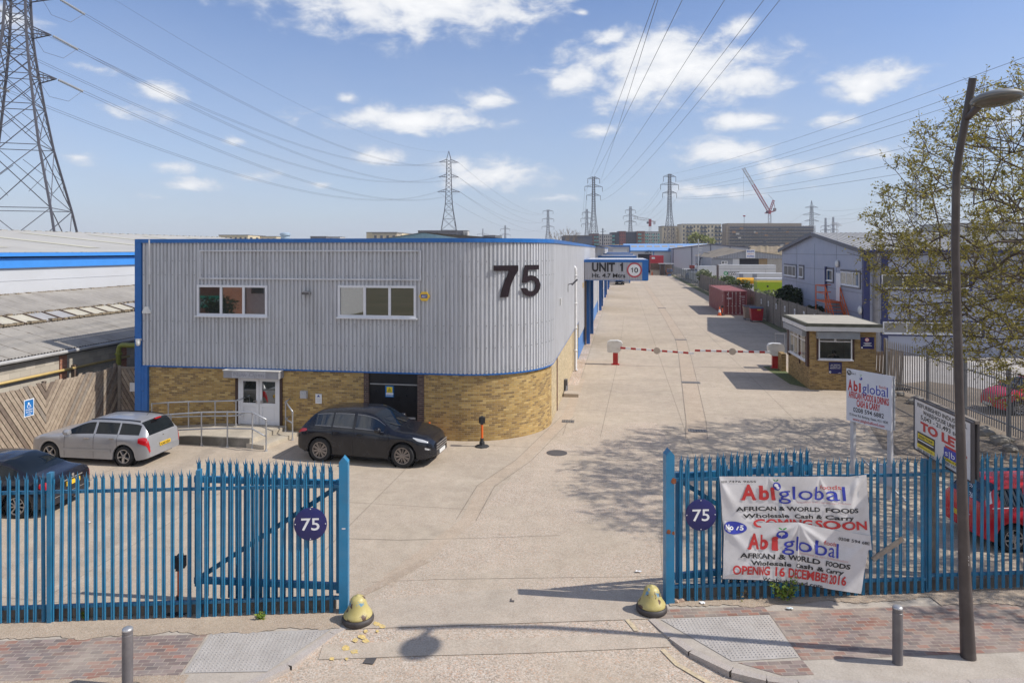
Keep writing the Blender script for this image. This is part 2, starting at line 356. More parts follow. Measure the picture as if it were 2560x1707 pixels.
# entrance apron and channel strips
M_gate = concrete('exposed aggregate concrete', (.47,.392,.298), (.395,.335,.26), (.53,.45,.352), agg=.5, asc=52, bump=.35)
struct(sheet('gateway_slab', [gp(905,1520), gp(1000,1440), gp(1090,1385), gp(1190,1290), gp(1290,1180), gp(1400,1090), gp(1480,1060), gp(1640,1055), gp(1712,1150), gp(1695,1300), gp(1675,1500), gp(1650,1512)][::-1], M_gate, .0022))
struct(sheet('entrance_apron', [ST(-5.4,-.62,.003), ST(.45,-.62,.003), ST(.9,.3,.003), ST(.95,.5,.003), ST(-2.5,.7,.003), ST(-5.2,.4,.003)], M_apron))
ribbon('channel', [ST(t, -1.28+.02*sin(t)) for t in (-5.6,-4,-2,-.5,.55)], .42, M_apron, lambda p: zst(p)+.006)
# longitudinal trench reinstatement up the yard
tr = [(2.7,26.5),(2.95,29),(3.5,37.6),(4.05,47),(4.5,55.6),(4.6,70),(4.62,85.5),(4.6,110),(4.5,160),(4.5,215)]
ribbon('trench_strip', tr, .78, M_patch, .004)
M_tar = mat('bitumen joint', (.25,.205,.16), .85, var=.3)
for s in (-.4, .4): ribbon('trench_joint', [(x+s, y+R.uniform(-.1,.1)) for x, y in tr], .03, M_tar, .008, jit=.02)
tr2 = [gp(1165,1300), gp(1215,1215), gp(1310,1150), gp(1420,1040)]
ribbon('trench_strip', [gp(960,1460)]+tr2+[gp(1455,945)], .42, M_patch, .004, jit=.07)
for s in (-.26,.26): ribbon('trench_joint', [Vector(p)+Vector((s,0,0)) for p in tr2], .02, M_tar, .008, jit=.01)
for L in ([gp(840,1345),gp(1000,1349),gp(1200,1345),gp(1400,1338)], [gp(930,1455),gp(1100,1448),gp(1650,1440)], [gp(1500,1095),gp(1520,1010),gp(1545,900),gp(1560,790)],
          [gp(1440,950),gp(1600,951),gp(1790,951)], [gp(1390,1180),gp(1500,1150),gp(1640,1150)], [gp(1480,965),gp(1560,985),gp(1700,975)]):
    ribbon('slab_joint', L, .018, M_tar, .005, jit=.012)
M_iron = mat('cast iron', (.11,.10,.095), .65, .3)
def grate(px, py, w, d, label):
    p = gp(px, py); o = thing('drain_cover', label, 'drain cover', (p.x, p.y, 0)); mb = MB(); mb.box(-w/2,w/2,-d/2,d/2,-.02,.006); mb.build('frame', M_iron, o)
    mb = MB(); k = max(3, int(w/.1))
    for i in range(k): x = -w/2+w*(i+.5)/k; mb.box(x-.03*w/.6, x+.03*w/.6, -d/2+.04, d/2-.04, .006, .014)
    mb.build('bars', mat('worn iron', (.2,.185,.17), .6, .4), o); return o
grate(1744,1077,.72,.45,'dark iron drain grating at the near end of the brown trench strip')
grate(1727,956,.95,.55,'iron drain grating on the yard road just before the barrier pole line')
grate(1702,849,.9,.6,'iron drain grating in the trench strip beyond the red and white barrier')
grate(1655,770,.9,.8,'farthest drain grating in the trench strip, level with the shipping container')
for px, py, r, lb in ((1392,1132,.36,'round iron manhole cover on the concrete near the black car nose'),):
    p = gp(px, py); o = MB(); o.lathe([(r,-.02),(r,.008),(r-.03,.012),(.01,.012)], 28); tag(o.build('manhole_cover', M_iron), lb, 'manhole cover').location = (p.x,p.y,0)
# footways either side of the gate
kL = [(-5.0,-.2),(-5.25,-.45),(-5.5,-.75),(-6.05,-1.69),(-6.9,-2.45),(-8.2,-2.85),(-11,-3.0),(-40,-3.0)]
kR = [(.28,-.2),(.42,-.62),(.62,-1.25),(.83,-1.7),(1.32,-2.29),(1.8,-2.55),(2.26,-2.68),(4.03,-2.85),(8,-2.9),(40,-2.9)]
def footway(name, line, far):
    mb = MB(); mb.prism([tuple(ST(t,n))[:2] for t, n in line+far], -.3, 0.); return struct(mb.build(name, M_footway))
footway('pavement', kL[::-1], [(-5.0,.12),(-40,.12)]); footway('pavement', kR, [(40,.12),(.28,.12)])
def kerb(line):
    mb = MB()
    for k in range(len(line)-1):
        a, b = ST(*line[k]), ST(*line[k+1]); n = max(1, int((b-a).length/.9))
        for i in range(n):
            p, q = a+(b-a)*((i+.008)/n), a+(b-a)*((i+1-.008)/n); d = (q-p).normalized(); s = Vector((-d.y,d.x,0))*.075
            mb.face([v+Vector((0,0,.006)) for v in (p-s,q-s,q+s,p+s)]); mb.face([p-s+Vector((0,0,-.2)), q-s+Vector((0,0,-.2)), q-s+Vector((0,0,.006)), p-s+Vector((0,0,.006))])
            mb.face([p+s+Vector((0,0,-.2)), p+s+Vector((0,0,.006)), q+s+Vector((0,0,.006)), q+s+Vector((0,0,-.2))])
    return struct(mb.build('kerb', M_kerb))
kerb(kL[1:]); kerb(kR[1:])
def local_sheet(name, tn, m, z):
    o = MB(); o.face([(t, n, 0) for t, n in tn]); o = o.build(name, m); o.location = (O0.x, O0.y, z); o.rotation_euler = (0,0,TH); return struct(o)
local_sheet('block_paving', [(-40,-.62),(-7.75,-.62),(-7.75,-1.95),(-40,-1.95)], M_blocks, .005)
local_sheet('block_paving', [(2.72,-.5),(2.62,-2.1),(40,-2.15),(40,-.5)], M_blocks, .005)
local_sheet('block_paving', [(.5,-.62),(.45,-.3),(2.72,-.3),(2.72,-.62)], M_blocks, .006)
local_sheet('block_paving', [(1.5,-2.1),(2.62,-2.1),(2.62,-2.5),(2.1,-2.5)], M_blocks, .006)
M_tact = concrete('tactile slab', (.43,.41,.39), (.37,.35,.33), (.49,.47,.44), agg=.15, asc=120)
def tactile(poly, t0, t1, n0, n1):
    from mathutils.geometry import intersect_point_tri_2d
    mb = MB(); mb.face([(t,n,0) for t, n in poly]); p2 = [Vector(q) for q in poly]
    def ins(q): return any(intersect_point_tri_2d(q, p2[0], p2[k], p2[k+1]) for k in range(1, len(p2)-1))
    t = t0
    while t < t1:
        n = n0
        while n < n1:
            if all(ins(Vector((t+a, n+b))) for a, b in ((.03,0),(-.03,0),(0,.03),(0,-.03))):
                i = len(mb.v); mb.v += [(t+.017*cos(k*pi/3), n+.017*sin(k*pi/3), .0) for k in range(6)]+[(t+.011*cos(k*pi/3), n+.011*sin(k*pi/3), .011) for k in range(6)]
                for k in range(6): mb.idx([i+k, i+(k+1)%6, i+6+(k+1)%6, i+6+k])
                mb.idx([i+6+k for k in range(6)])
            n += .0667
        t += .0667
    o = mb.build('tactile_paving', M_tact); o.location = (O0.x,O0.y,.009); o.rotation_euler = (0,0,TH); struct(o)
tactile([(-7.7,-.62),(-7.7,-1.8),(-6.35,-1.85),(-5.55,-.62)], -7.7, -5.3, -1.9, -.6)
tactile([(.58,-.66),(1.42,-2.06),(2.6,-2.02),(2.68,-.64)], .5, 2.7, -2.1, -.6)
# grit along the fence foot
def grit(t0, t1, n0, n1, z, m=M_sand):
    k = int((t1-t0)/.07); up = [(t0+(t1-t0)*i/k, n1+R.uniform(-.02,.02)) for i in range(k+1)]; lo = [(t0+(t1-t0)*i/k, n0+R.uniform(-.03,.03)+.05*sin(i*.19)+.035*sin(i*.43+1)) for i in range(k+1)]
    mb = MB()
    for i in range(k): mb.face([ST(*lo[i], z), ST(*lo[i+1], z), ST(*up[i+1], z), ST(*up[i], z)])
    struct(mb.build('grit_strip', m))
grit(-30,-5.4,-.6,.1,.012); grit(-30,-7.6,-2.1,-1.85,.011); grit(.9,30,-.26,.1,.013); grit(6.2,14,-.55,.1,.016)
ribbon('grit_strip', [gp(870,1500), gp(920,1475), gp(1000,1440), gp(1060,1400)], .22, M_sand, .008, jit=.07)
ribbon('grit_strip', [gp(1668,1300), gp(1660,1380), gp(1668,1480)], .16, M_sand, .009, jit=.06)
# worn yellow road paint
M_yel = mat('worn yellow paint', (.62,.45,.16), .8, var=.3, scale=20, dirt=(.45,.39,.33), da=.8, ds=18)
mb = MB()
for px, py, w, h in ((941,1559,16,9),(955,1565,16,8),(915,1577,10,6),(943,1577,8,5),(905,1590,22,8),(888,1598,14,8),(915,1600,16,8),(865,1616,20,9),(885,1624,22,8),(866,1640,8,5),(830,1640,14,7)):
    q = []
    for k in range(9):
        p = gp(px+w*cos(2*pi*k/9)*R.uniform(.55,1.1)*.6, py+h*sin(2*pi*k/9)*R.uniform(.6,1.1)*.75); q.append((p.x,p.y,zst(p)+.010))
    mb.face(q[::-1])
struct(mb.build('road_marking', M_yel))
M_yel2 = mat('faded yellow paint', (.52,.42,.27), .85, var=.25, scale=16, dirt=(.46,.395,.33), da=.9, ds=14)
for L in ([(-6.35,-1.9),(-6.9,-2.5),(-7.7,-2.95)], [(.62,-1.55),(.75,-1.95),(1.15,-2.5),(1.6,-2.8),(2.3,-2.98)], [(.2,-.62),(.28,-1.0)]):
    ribbon('road_marking', [ST(t-(.28 if t < 0 else .12), n) for t, n in L] if L[0][0] < 0 else [ST(t-.25, n) for t, n in L], .09, M_yel2, lambda p: zst(p)+.009, jit=.012)
mb = MB(); p = gp(925,1643); mb.box(-.09,.09,-.09,.09,0,.006); o = mb.build('valve_cover', M_iron); o.location = (p.x,p.y,zst(p)+.003); tag(o, 'small square iron valve cover in the road near the yellow paint', 'valve cover')
p = gp(1280,1503); mb = MB(); mb.box(-.04,.04,-.03,.03,0,.012); mb.box(-.04,-.02,.03,.1,0,.012); o = mb.build('gate_stop', M_iron); o.location = (p.x,p.y,.004); tag(o, 'tiny iron gate keep set in the ground midway between the gateposts', 'gate stop')
# gravel margin along the warehouse side
struct(sheet('gravel_margin', [(-2.78,36),(-2.25,36),(-2.3,60),(-2.3,134),(-2.78,134)], M_gravel, .005))
struct(sheet('verge', [(9.3,36.95),(8.6,38),(8.3,43.5),(9.3,44)], mat('short grass', (.11,.13,.045), .95, var=.35, scale=9, bump=.8, bs=30), .006))
struct(sheet('verge', [(11.2,37.2),ST(11.5,10),ST(11.5,.2),ST(16,.2),(20,36),(16,40)], M_dirt, .007))
struct(sheet('verge', [(13.3,62),(14.1,62),(14.2,215),(13.4,215),(12.9,140),(13.0,100)], mat('scrubby verge', (.14,.14,.06), .95, var=.4, scale=3, bump=.9, bs=12), .006))

# ================================================================ MAIN WAREHOUSE
YF, XL, XS, RC, YEND = 24.75, -18.62, -2.8, 3.2, 134.
L1 = XS-RC-XL; LA = RC*pi/2; LT = L1+LA+(YEND-YF-RC)
def path(s, d=0.):
    if s <= L1: return Vector((XL+s, YF-d, 0))
    if s <= L1+LA:
        f = (s-L1)/RC; return Vector((XS-RC+(RC+d)*sin(f), YF+RC-(RC+d)*cos(f), 0))
    return Vector((XS+d, YF+RC+(s-L1-LA), 0))
sX = lambda X: X-XL
sY = lambda Y: L1+LA+Y-YF-RC
UNITS = [50.0, 79.2, 101.5, 123.5]
ZC, ZT = 2.46, 7.24
wh = thing('warehouse', 'grey corrugated warehouse with rounded corner, blue trim and big numerals 75 over yellow brick', 'warehouse', (-10.6, 30, 0))
def streaked(name, col, stain, amt=.5, rough=.42):
    m, t, b = _nodes(name); v = _obj(t); x, y, z = _sep(t, v); sv = _com(t, _m(t,'MULTIPLY',x,5.), _m(t,'MULTIPLY',y,5.), _m(t,'MULTIPLY',z,.45))
    o = _mix(t, _rng(t, _noise(t, v, .5, 4), .3, .7), tuple(c*.95 for c in col), tuple(c*1.05 for c in col))
    o = _mix(t, _m(t,'MULTIPLY',_rng(t, _noise(t, sv, 1.0, 6, .62), .48, .70), amt), o, stain)
    o = _mix(t, _m(t,'MULTIPLY',_rng(t, _noise(t, v, 2.2, 7, .7), .56, .72), amt*.7), o, stain)
    t.links.new(o, b.inputs['Base Color']); b.inputs['Roughness'].default_value = rough; MC[name] = m; return m
M_clad = streaked('grey cladding', (.535,.54,.56), (.36,.355,.36), .6)
M_blue = mat('blue trim paint', (.012,.13,.42), .35, var=.08, spec=.5, coat=.2)
WINS = [(-16.23,-13.32,4.44,5.62), (-10.49,-7.47,4.465,5.65)]
def z0_at(s): return ZC if s < sY(44.6) else 1.37
def open_at(s):
    return any(sY(u+2.2) < s < sY(u+8.2) for u in UNITS)
mb = MB(); pit = .155; prof = [(0,0),(.046,0),(.068,.062),(.134,.062)]
ss = []; k = 0
while k*pit < LT: ss += [(k*pit+a, b) for a, b in prof]; k += 1
cols = [path(s, .02+d) for s, d in ss]
for k in range(len(ss)-1):
    s = (ss[k][0]+ss[k+1][0])/2; A, B = cols[k], cols[k+1]
    segs = [(z0_at(s), ZT)]
    for x0, x1, z0, z1 in WINS:
        if sX(x0)+.03 < s < sX(x1)-.03: segs = [(ZC, z0+.03), (z1-.03, ZT)]
    if open_at(s): segs = [(4.75, ZT)]
    for z0, z1 in segs: mb.face([(A.x,A.y,z0),(B.x,B.y,z0),(B.x,B.y,z1),(A.x,A.y,z1)])
mb.build('cladding', M_clad, wh, world=True)
# fixing screws
mb = MB()
for z in (6.0, 4.2, 3.4, 2.56, 6.55):
    k = 0
    while k*pit*2 < L1+LA-.2:
        s = k*pit*2+.1; k += 1
        if any(sX(a)-.05 < s < sX(b)+.05 and c-.05 < z < d+.05 for a, b, c, d in WINS): continue
        p = path(s, .085); mb.cbox((p.x, p.y, z), (.022,.022,.022))
stuff(mb.build('fixing_screws', mat('dull bolt', (.13,.125,.13), .6), wh, world=True))
def sweep(mb, s0, s1, d0, d1, z0, z1, step=.35):
    n = max(1, int((s1-s0)/step)) if not (s1 <= L1 or s0 >= L1+LA) else 1
    n = max(n, 1)
    for i in range(n):
        a, b = s0+(s1-s0)*i/n, s0+(s1-s0)*(i+1)/n
        P, Q, p, q = path(a,d1), path(b,d1), path(a,d0), path(b,d0); f = lambda v, z: (v.x,v.y,z)
        mb.face([f(P,z0),f(Q,z0),f(Q,z1),f(P,z1)]); mb.face([f(P,z1),f(Q,z1),f(q,z1),f(p,z1)]); mb.face([f(p,z0),f(q,z0),f(Q,z0),f(P,z0)])
    for s_, fl in ((s0,1),(s1,0)):
        P, p = path(s_,d1), path(s_,d0); q = [(p.x,p.y,z0),(P.x,P.y,z0),(P.x,P.y,z1),(p.x,p.y,z1)]; mb.face(q if fl else q[::-1])
def seg_sweep(mb, s0, s1, *a):
    for u, v in ((s0, min(s1, L1)), (max(s0, L1), min(s1, L1+LA)), (max(s0, L1+LA), s1)):
        if v > u: sweep(mb, u, v, *a)
mb = MB(); seg_sweep(mb, -.25, LT, -.3, .13, ZT, ZT+.15); mb.box(-18.9,-18.77,YF-.1,70,ZT,ZT+.15); mb.build('roof_trim', M_blue, wh, world=True)
mb = MB(); seg_sweep(mb, 0, sY(44.6), -.1, .075, ZC-.055, ZC); mb.build('sill_trim', M_blue, wh, world=True)
mb = MB(); mb.box(-18.89,-18.62,YF-.11,YF+.2,0,ZT); mb.box(-18.62,-18.50,YF-.10,YF+.1,1.45,ZC-.055); mb.box(-18.5,-18.36,YF-.09,YF+.1,0,ZC-.055); mb.build('corner_column', M_blue, wh, world=True)
mb = MB(); mb.box(-18.62,-18.5,YF-.095,YF,0.,1.44); mb.build('column_plate', M_blue, wh, world=True)
PAL = [(.36,.225,.075), (.47,.315,.11), (.26,.16,.06), (.53,.38,.16), (.40,.26,.09), (.17,.11,.06), (.45,.295,.11), (.31,.20,.075), (.50,.35,.14), (.15,.10,.06)]
M_brick = brick('yellow stock brick', PAL, (.38,.30,.19), soft=.38)
M_brick2 = brick('sunlit stock brick', [(.50,.40,.24), (.44,.345,.20), (.55,.44,.28), (.40,.30,.165), (.48,.38,.23), (.36,.28,.17), (.53,.43,.27)], (.50,.44,.34), soft=.45)  # same stock brick, sunlight on the side wall painted in as paler tones
def brickrun(name, m, s0, s1, z0, z1, d=-.02):
    mb = MB(); n = max(1, int((s1-s0)/.2)) if s0 < L1+LA and s1 > L1 else 1
    for i in range(n):
        a, b = s0+(s1-s0)*i/n, s0+(s1-s0)*(i+1)/n; P, Q = path(a,d), path(b,d)
        mb.face([(P.x,P.y,z0),(Q.x,Q.y,z0),(Q.x,Q.y,z1),(P.x,P.y,z1)], [(a,z0),(b,z0),(b,z1),(a,z1)])
    return mb.build(name, m, wh, smooth=True, world=True)
DOOR = (-14.68,-12.76); BD = (-9.52,-7.2)
zb = ZC-.05
brickrun('brick_wall', M_brick, sX(-18.38), sX(DOOR[0]), 0, zb); brickrun('brick_wall', M_brick, sX(DOOR[1]), sX(BD[0]), 0, zb)
brickrun('brick_wall', M_brick, sX(BD[1]), L1+LA, 0, zb); brickrun('brick_wall', M_brick2, L1+LA, sY(44.6), 0, zb)
M_dbrick = brick('dark plum brick', [(.085,.055,.05), (.11,.07,.06), (.07,.05,.048), (.13,.085,.07)], (.20,.17,.15))
for a, b in ((-9.52,-9.34),(-7.45,-7.2)): mb = MB(); mb.box(a, b, YF-.005, YF+.3, 0, zb, uvw=True); mb.build('brick_pier', M_dbrick, wh, world=True)
mb = MB(); mb.box(XS-.02, XS+.015, 30.15, 30.28, 0, zb); mb.build('wall_joint', mat('rust brown strip', (.16,.07,.05), .8), wh, world=True)
# hidden core and flat roof, so nothing is hollow
mb = MB(); poly = [(XL-.1,YF+.45)]+[tuple(path(L1*.995+LA*i/8+.01,-.45))[:2] for i in range(9)]+[(XS-.45,YEND),(XL-.1,YEND)]
mb.prism(poly, 0.01, ZT+.02); mb.build('core', mat('grey membrane roof', (.33,.33,.33), .8), wh, world=True)
mb = MB(); sweep(mb, sY(44.6), LT, -.3, .012, 0, 1.37)
mb.build('plinth', mat('mid blue sheet', (.05,.19,.48), .45), wh, world=True)
# roller doors under the unit canopies
M_dkblue = mat('dark blue shutter', (.02,.06,.17), .5)
for u in UNITS:
    mb = MB(); mb.box(XS-.2, XS+.03, u+2.2, u+8.2, 0, 4.75)
    for k in range(30): mb.box(XS+.03, XS+.05, u+2.3, u+8.1, .03+k*.155, .13+k*.155)
    mb.build('shutter_door', M_dkblue, wh, world=True)
    for v in (1.9, 8.2): mb = MB(); mb.box(XS-.1, XS+.42, u+v, u+v+.3, 0, 4.75); mb.build('door_jamb', M_blue, wh, world=True)
# windows
M_white = mat('white frame', (.72,.72,.74), .4, var=.04); M_glass = glass('window glass', (.022,.027,.024), .02, .6, 0, 2.5)
def window(parent, P, U, V, w, h, vbars, hbars=(), f=.06, dep=.08, mf=None, mg=None, surround=None, sill=True, blind=None):
    """frame, glazing bars and panes on the plane P, U, V (P is the lower left corner)"""
    Mx = frame_M(P, U, V); mb = MB(); mf = mf or M_white
    for x0, x1, y0, y1 in ((0,w,0,f),(0,w,h-f,h),(0,f,f,h-f),(w-f,w,f,h-f)): mb.box(x0,x1,y0,y1,-.1,dep,Mx)
    for x in vbars: mb.box(x-f*.55,x+f*.55,f,h-f,-.1,dep-.012,Mx)
    for x0, x1, y in hbars: mb.box(x0,x1,y-f*.4,y+f*.4,-.1,dep-.015,Mx)
    o = mb.build('window', mf, parent, world=True)
    g_ = MB(); g_.box(f*.5,w-f*.5,f*.5,h-f*.5,-.04,.025,Mx); g_.build('pane', mg or M_glass, o, world=False).data.transform(Matrix.Identity(4))
    pane = g_  # pane geometry is stored relative to the thing below
    ob = o.children[0]; Mi = (Matrix.Translation(parent.location) @ parent.rotation_euler.to_matrix().to_4x4()).inverted(); ob.data.transform(Mi)
    if sill:
        s_ = MB(); s_.box(-.05,w+.05,-.05,0,-.05,dep+.07,Mx); so_ = s_.build('sill', mf, o); so_.data.transform(Mi)
    if blind:
        s_ = MB()
        for x0, x1, y0, y1 in blind: s_.box(x0,x1,y0,y1,.026,.028,Mx)
        so_ = s_.build('blind', mat('window blind', (.55,.53,.48), .8), o); so_.data.transform(Mi)
    return o
UX, UZ = Vector((1,0,0)), Vector((0,0,1)); UY = Vector((0,1,0))
for x0, x1, z0, z1 in WINS: window(wh, Vector((x0, YF-.05, z0)), UX, UZ, x1-x0, z1-z0, ((x1-x0)*.345, (x1-x0)*.665), f=.085, dep=.075)
# raised signboard frame
mb = MB(); M_trim = mat('pale grey trim', (.58,.58,.60), .45)
for a, b, c, d in ((-16.12,-7.27,6.90,6.96),(-16.12,-7.27,5.84,5.90),(-16.12,-16.06,5.90,6.90),(-7.33,-7.27,5.90,6.90)): mb.box(a,b,YF-.13,YF-.05,c,d)
mb.build('sign_frame', M_trim, wh, world=True)
# big 75
M_plum = mat('dark plum sheet', (.016,.008,.012), .65, var=.2, spec=.25)
def arcpt(f, d): return Vector((XS-RC+(RC+d)*sin(f), YF+RC-(RC+d)*cos(f), 0))
def numeral(outline, f, w, z0, h):
    P = arcpt(f, .13); U = Vector((cos(f), sin(f), 0)); Mx = frame_M(P+Vector((0,0,z0)), U, UZ); mb = MB()
    mb.prism([(x*w, y*h) for x, y in outline], -.012, .012, Mx); mb.build('numeral', M_plum, wh, world=True)
seven = [(-.5,1),(.5,1),(.5,.835),(.36,.66),(.24,.46),(.15,.24),(.09,0),(-.24,0),(-.16,.28),(-.03,.55),(.14,.83),(-.5,.83)]
def five():
    o = [(-.34,1),(.44,1),(.44,.845),(-.10,.845),(-.16,.63)]
    cx, cy, rx, ry = .0, .33, .50, .345
    o = [(-.30,1),(.42,1),(.42,.85),(-.12,.85),(-.155,.66)]
    for k in range(11):
        a = radians(115-k*27); o.append((cx+rx*cos(a), cy+ry*sin(a)*1.0))
    o += [(-.5,.27),(-.24,.27)]
    for k in range(10):
        a = radians(-150+k*29); o.append((cx+.02+rx*.50*cos(a), cy+ry*.52*sin(a)))
    o += [(-.2,.44),(-.43,.44)]
    return o
F7, F5 = radians(32.5), radians(51.5)
numeral(seven, F7, .98, 5.24, 1.16); numeral(five(), F5, 1.02, 5.24, 1.16)
# lights, alarms, cameras, pipes
M_grey = mat('dark grey metal', (.10,.10,.11), .5); M_off = mat('off white plastic', (.70,.69,.66), .5); M_pvc = mat('white pvc pipe', (.62,.61,.60), .45)
mb = MB(); mb.box(-11.83,-11.55,YF-.30,YF-.12,5.30,5.38); mb.box(-11.72,-11.66,YF-.14,YF-.04,5.3,5.42); mb.prism([(-.14,0),(.14,0),(.12,.1),(-.12,.1)],0,.05,Matrix.Translation((-11.69,YF-.3,5.33))@Matrix.Rotation(radians(20),4,'X')); mb.build('floodlight', M_grey, wh, world=True)
mb = MB(); mb.prism([(-.17,-.11),(.17,-.11),(.19,-.05),(.06,.16),(-.06,.16),(-.19,-.05)],0,.1,frame_M(Vector((-18.36,YF-.05,4.6)),UX,UZ)); mb.build('alarm_box', M_off, wh, world=True)
mb = MB(); mb.prism([(.20*cos(radians(k*60)), .19*sin(radians(k*60))) for k in range(6)],0,.1,frame_M(Vector((-7.15,YF-.05,5.27)),UX,UZ)); hx = mb.build('alarm_box', mat('yellow plastic', (.75,.48,.05), .4), wh, world=True)
mb = MB(); fm = frame_M(Vector((-7.15,YF-.05,5.27)),UX,UZ); mb.face([fm@Vector(p) for p in ((-.12,-.06,.104),(.12,-.06,.104),(.12,.07,.104),(-.12,.07,.104))]); mb.cur = 1; put(mb,'ADT',0,-.035,.075,fm,width=.2,bold=.02,d=.107,mi=1); ho = mb.build('alarm_badge', [mat('navy badge',(.02,.04,.2),.5), M_white], wh, world=True)
mb = MB(); mb.tube([(-18.25,YF-.1,7.36),(-18.25,YF-.1,5.62)], .045, 8); mb.build('downpipe', M_pvc, wh, world=True)
mb = MB(); mb.box(-18.75,-18.6,YF-.25,YF-.1,3.42,3.5); mb.lathe([(.0,-.1),(.06,-.08),(.09,0),(.09,.1)],12,Matrix.Translation((-18.67,YF-.2,3.32))); mb.build('camera_dome', M_off, wh, world=True)
mb = MB(); p = Vector((XS+.12, 40.1, 0)); mb.tube([(XS-.05,40.1,5.98),(XS+.06,40.1,5.98),(XS+.13,40.1,5.9),(XS+.13,40.1,5.75),(XS+.13,40.1,.12),(XS+.22,40.1,.04)], [.1,.1,.1,.095,.095,.095], 12)
for z in (1.2,2.5,3.9,5.5): mb.lathe([(.115,-.05),(.115,.05)],12,Matrix.Translation((XS+.13,40.1,z)))
mb.build('downpipe', M_pvc, wh, smooth=True, world=True)
for y in (51.2, 62, 78.3, 90.5, 100.5, 113, 122.5):
    mb = MB(); mb.tube([(XS+.12,y,5.0 if y > 60 else 4.7),(XS+.12,y,.05)], .085, 8); mb.build('downpipe', M_pvc if y > 60 else mat('brown pipe',(.16,.12,.1),.6), wh, world=True)
for y in (56.8, 85.5, 107.4):
    mb = MB(); mb.box(XS,XS+.12,y+3.9,y+4.1,1.4,4.6); mb.build('door_post', M_blue, wh, world=True)
mb = MB(); mb.tube([(XS,35.2,5.2),(XS+.28,35.2,5.28)],.025,6); mb.box(-.2,.2,-.16,.16,-.04,.04,Matrix.Translation((XS+.42,35.2,5.35))@Matrix.Rotation(radians(-45),4,'Y')); mb.box(XS+.05,XS+.1,35.1,35.2,4.85,5.2); mb.build('floodlight', M_grey, wh, world=True)
mb = MB(); mb.box(XS,XS+.16,30.4,30.6,4.55,4.85); mb.build('sensor_box', M_off, wh, world=True)
mb = MB(); mb.box(XS,XS+.12,48.5,48.8,4.35,4.7); mb.build('alarm_box', MC['yellow plastic'], wh, world=True)
mb = MB(); mb.box(XS,XS+.15,33.9,34.2,.1,.65); mb.tube([(XS+.1,33.6,.08),(XS+.1,33.9,.3),(XS+.1,34.2,.62)],.05,8); mb.build('vent_pipe', M_grey, wh, world=True)
mb = MB(); mb.box(XS+.05,XS+.75,33.0,33.75,0,.16); o = mb.build('concrete_block', M_apron); tag(o, 'low concrete block at the foot of the pale brick side wall', 'concrete block')
grate(1420,1053,.5,.45,'small iron gully grating near the foot of the rounded brick corner')
# entrance doors
ed = MB(); x0, x1 = DOOR; zd0, zd1 = .30, 2.12
for a, b, c, d in ((x0+.12,x1-.1,zd1-.06,zd1),(x0+.12,x0+.2,zd0,zd1),(x1-.18,x1-.1,zd0,zd1)): ed.box(a,b,YF-.02,YF+.1,c,d)
ed.build('door_frame', M_white, wh, world=True)
mb = MB(); mb.box(x0,x0+.12,YF-.03,YF+.1,0.2,zb); mb.box(x1-.1,x1,YF-.03,YF+.1,.2,zb); mb.box(x0,x1,YF+.1,YF+.4,0,zb); mb.build('door_surround', mat('dark brown timber',(.05,.025,.02),.6), wh, world=True)
mid = (x0+x1)/2+.01
for a, b, hx_ in ((x0+.2,mid-.01,mid-.09),(mid+.01,x1-.18,mid+.09)):
    m_ = MB()
    for p, q, r, s in ((a,a+.11,zd0,zd1-.06),(b-.11,b,zd0,zd1-.06),(a+.11,b-.11,zd0,zd0+.12),(a+.11,b-.11,zd1-.17,zd1-.06),(a+.11,b-.11,.98,1.12)): m_.box(p,q,YF,YF+.07,r,s)
    m_.box(a+.11,b-.11,YF+.025,YF+.06,zd0+.12,.98); m_.box(a+.16,b-.16,YF+.015,YF+.03,zd0+.18,.92)
    d_ = m_.build('door', M_white, wh, world=True)
    Mi = Matrix.Translation(-Vector(wh.location))
    gm = MB(); gm.box(a+.11,b-.11,YF+.025,YF+.045,1.12,zd1-.17); go = gm.build('pane', M_glass, d_); go.data.transform(Mi)
    hm = MB(); hm.box(hx_-.015,hx_+.015,YF-.05,YF,1.12,1.24); hm.box(min(hx_,hx_+(.12 if hx_>mid else -.12)),max(hx_,hx_+(.12 if hx_>mid else -.12)),YF-.06,YF-.04,1.19,1.215); ho = hm.build('handle', mat('steel handle',(.55,.55,.55),.3,.8), d_); ho.data.transform(Mi)
mb = MB(); mb.box(-14.93,-12.70,YF-.42,YF,2.13,2.40); cn = mb.build('door_canopy', mat('grey sheet metal',(.30,.30,.32),.5,var=.1), wh, world=True)
mb = MB(); mb.box(-14.96,-12.67,YF-.45,YF,2.40,2.43); co = mb.build('canopy_top', mat('sunlit sheet metal',(.6,.58,.54),.6), cn); co.data.transform(Matrix.Translation(-Vector(wh.location)))  # sunlight on the canopy top is put in as a paler sheet
mb = MB(); fm = frame_M(Vector((-14.58,YF-.42,2.14)),UX,UZ); mb.face([fm@Vector(p) for p in ((.0,.0,.004),(1.36,0,.004),(1.36,.25,.004),(0,.25,.004))]); put(mb,'Now Open',.68,.06,.15,fm,width=1.22,d=.008,mi=1)
mb.build('door_sign', [mat('pale faded strip',(.40,.40,.43),.6,var=.15,scale=14), mat('faded grey letters',(.25,.25,.28),.6)], wh, world=True)
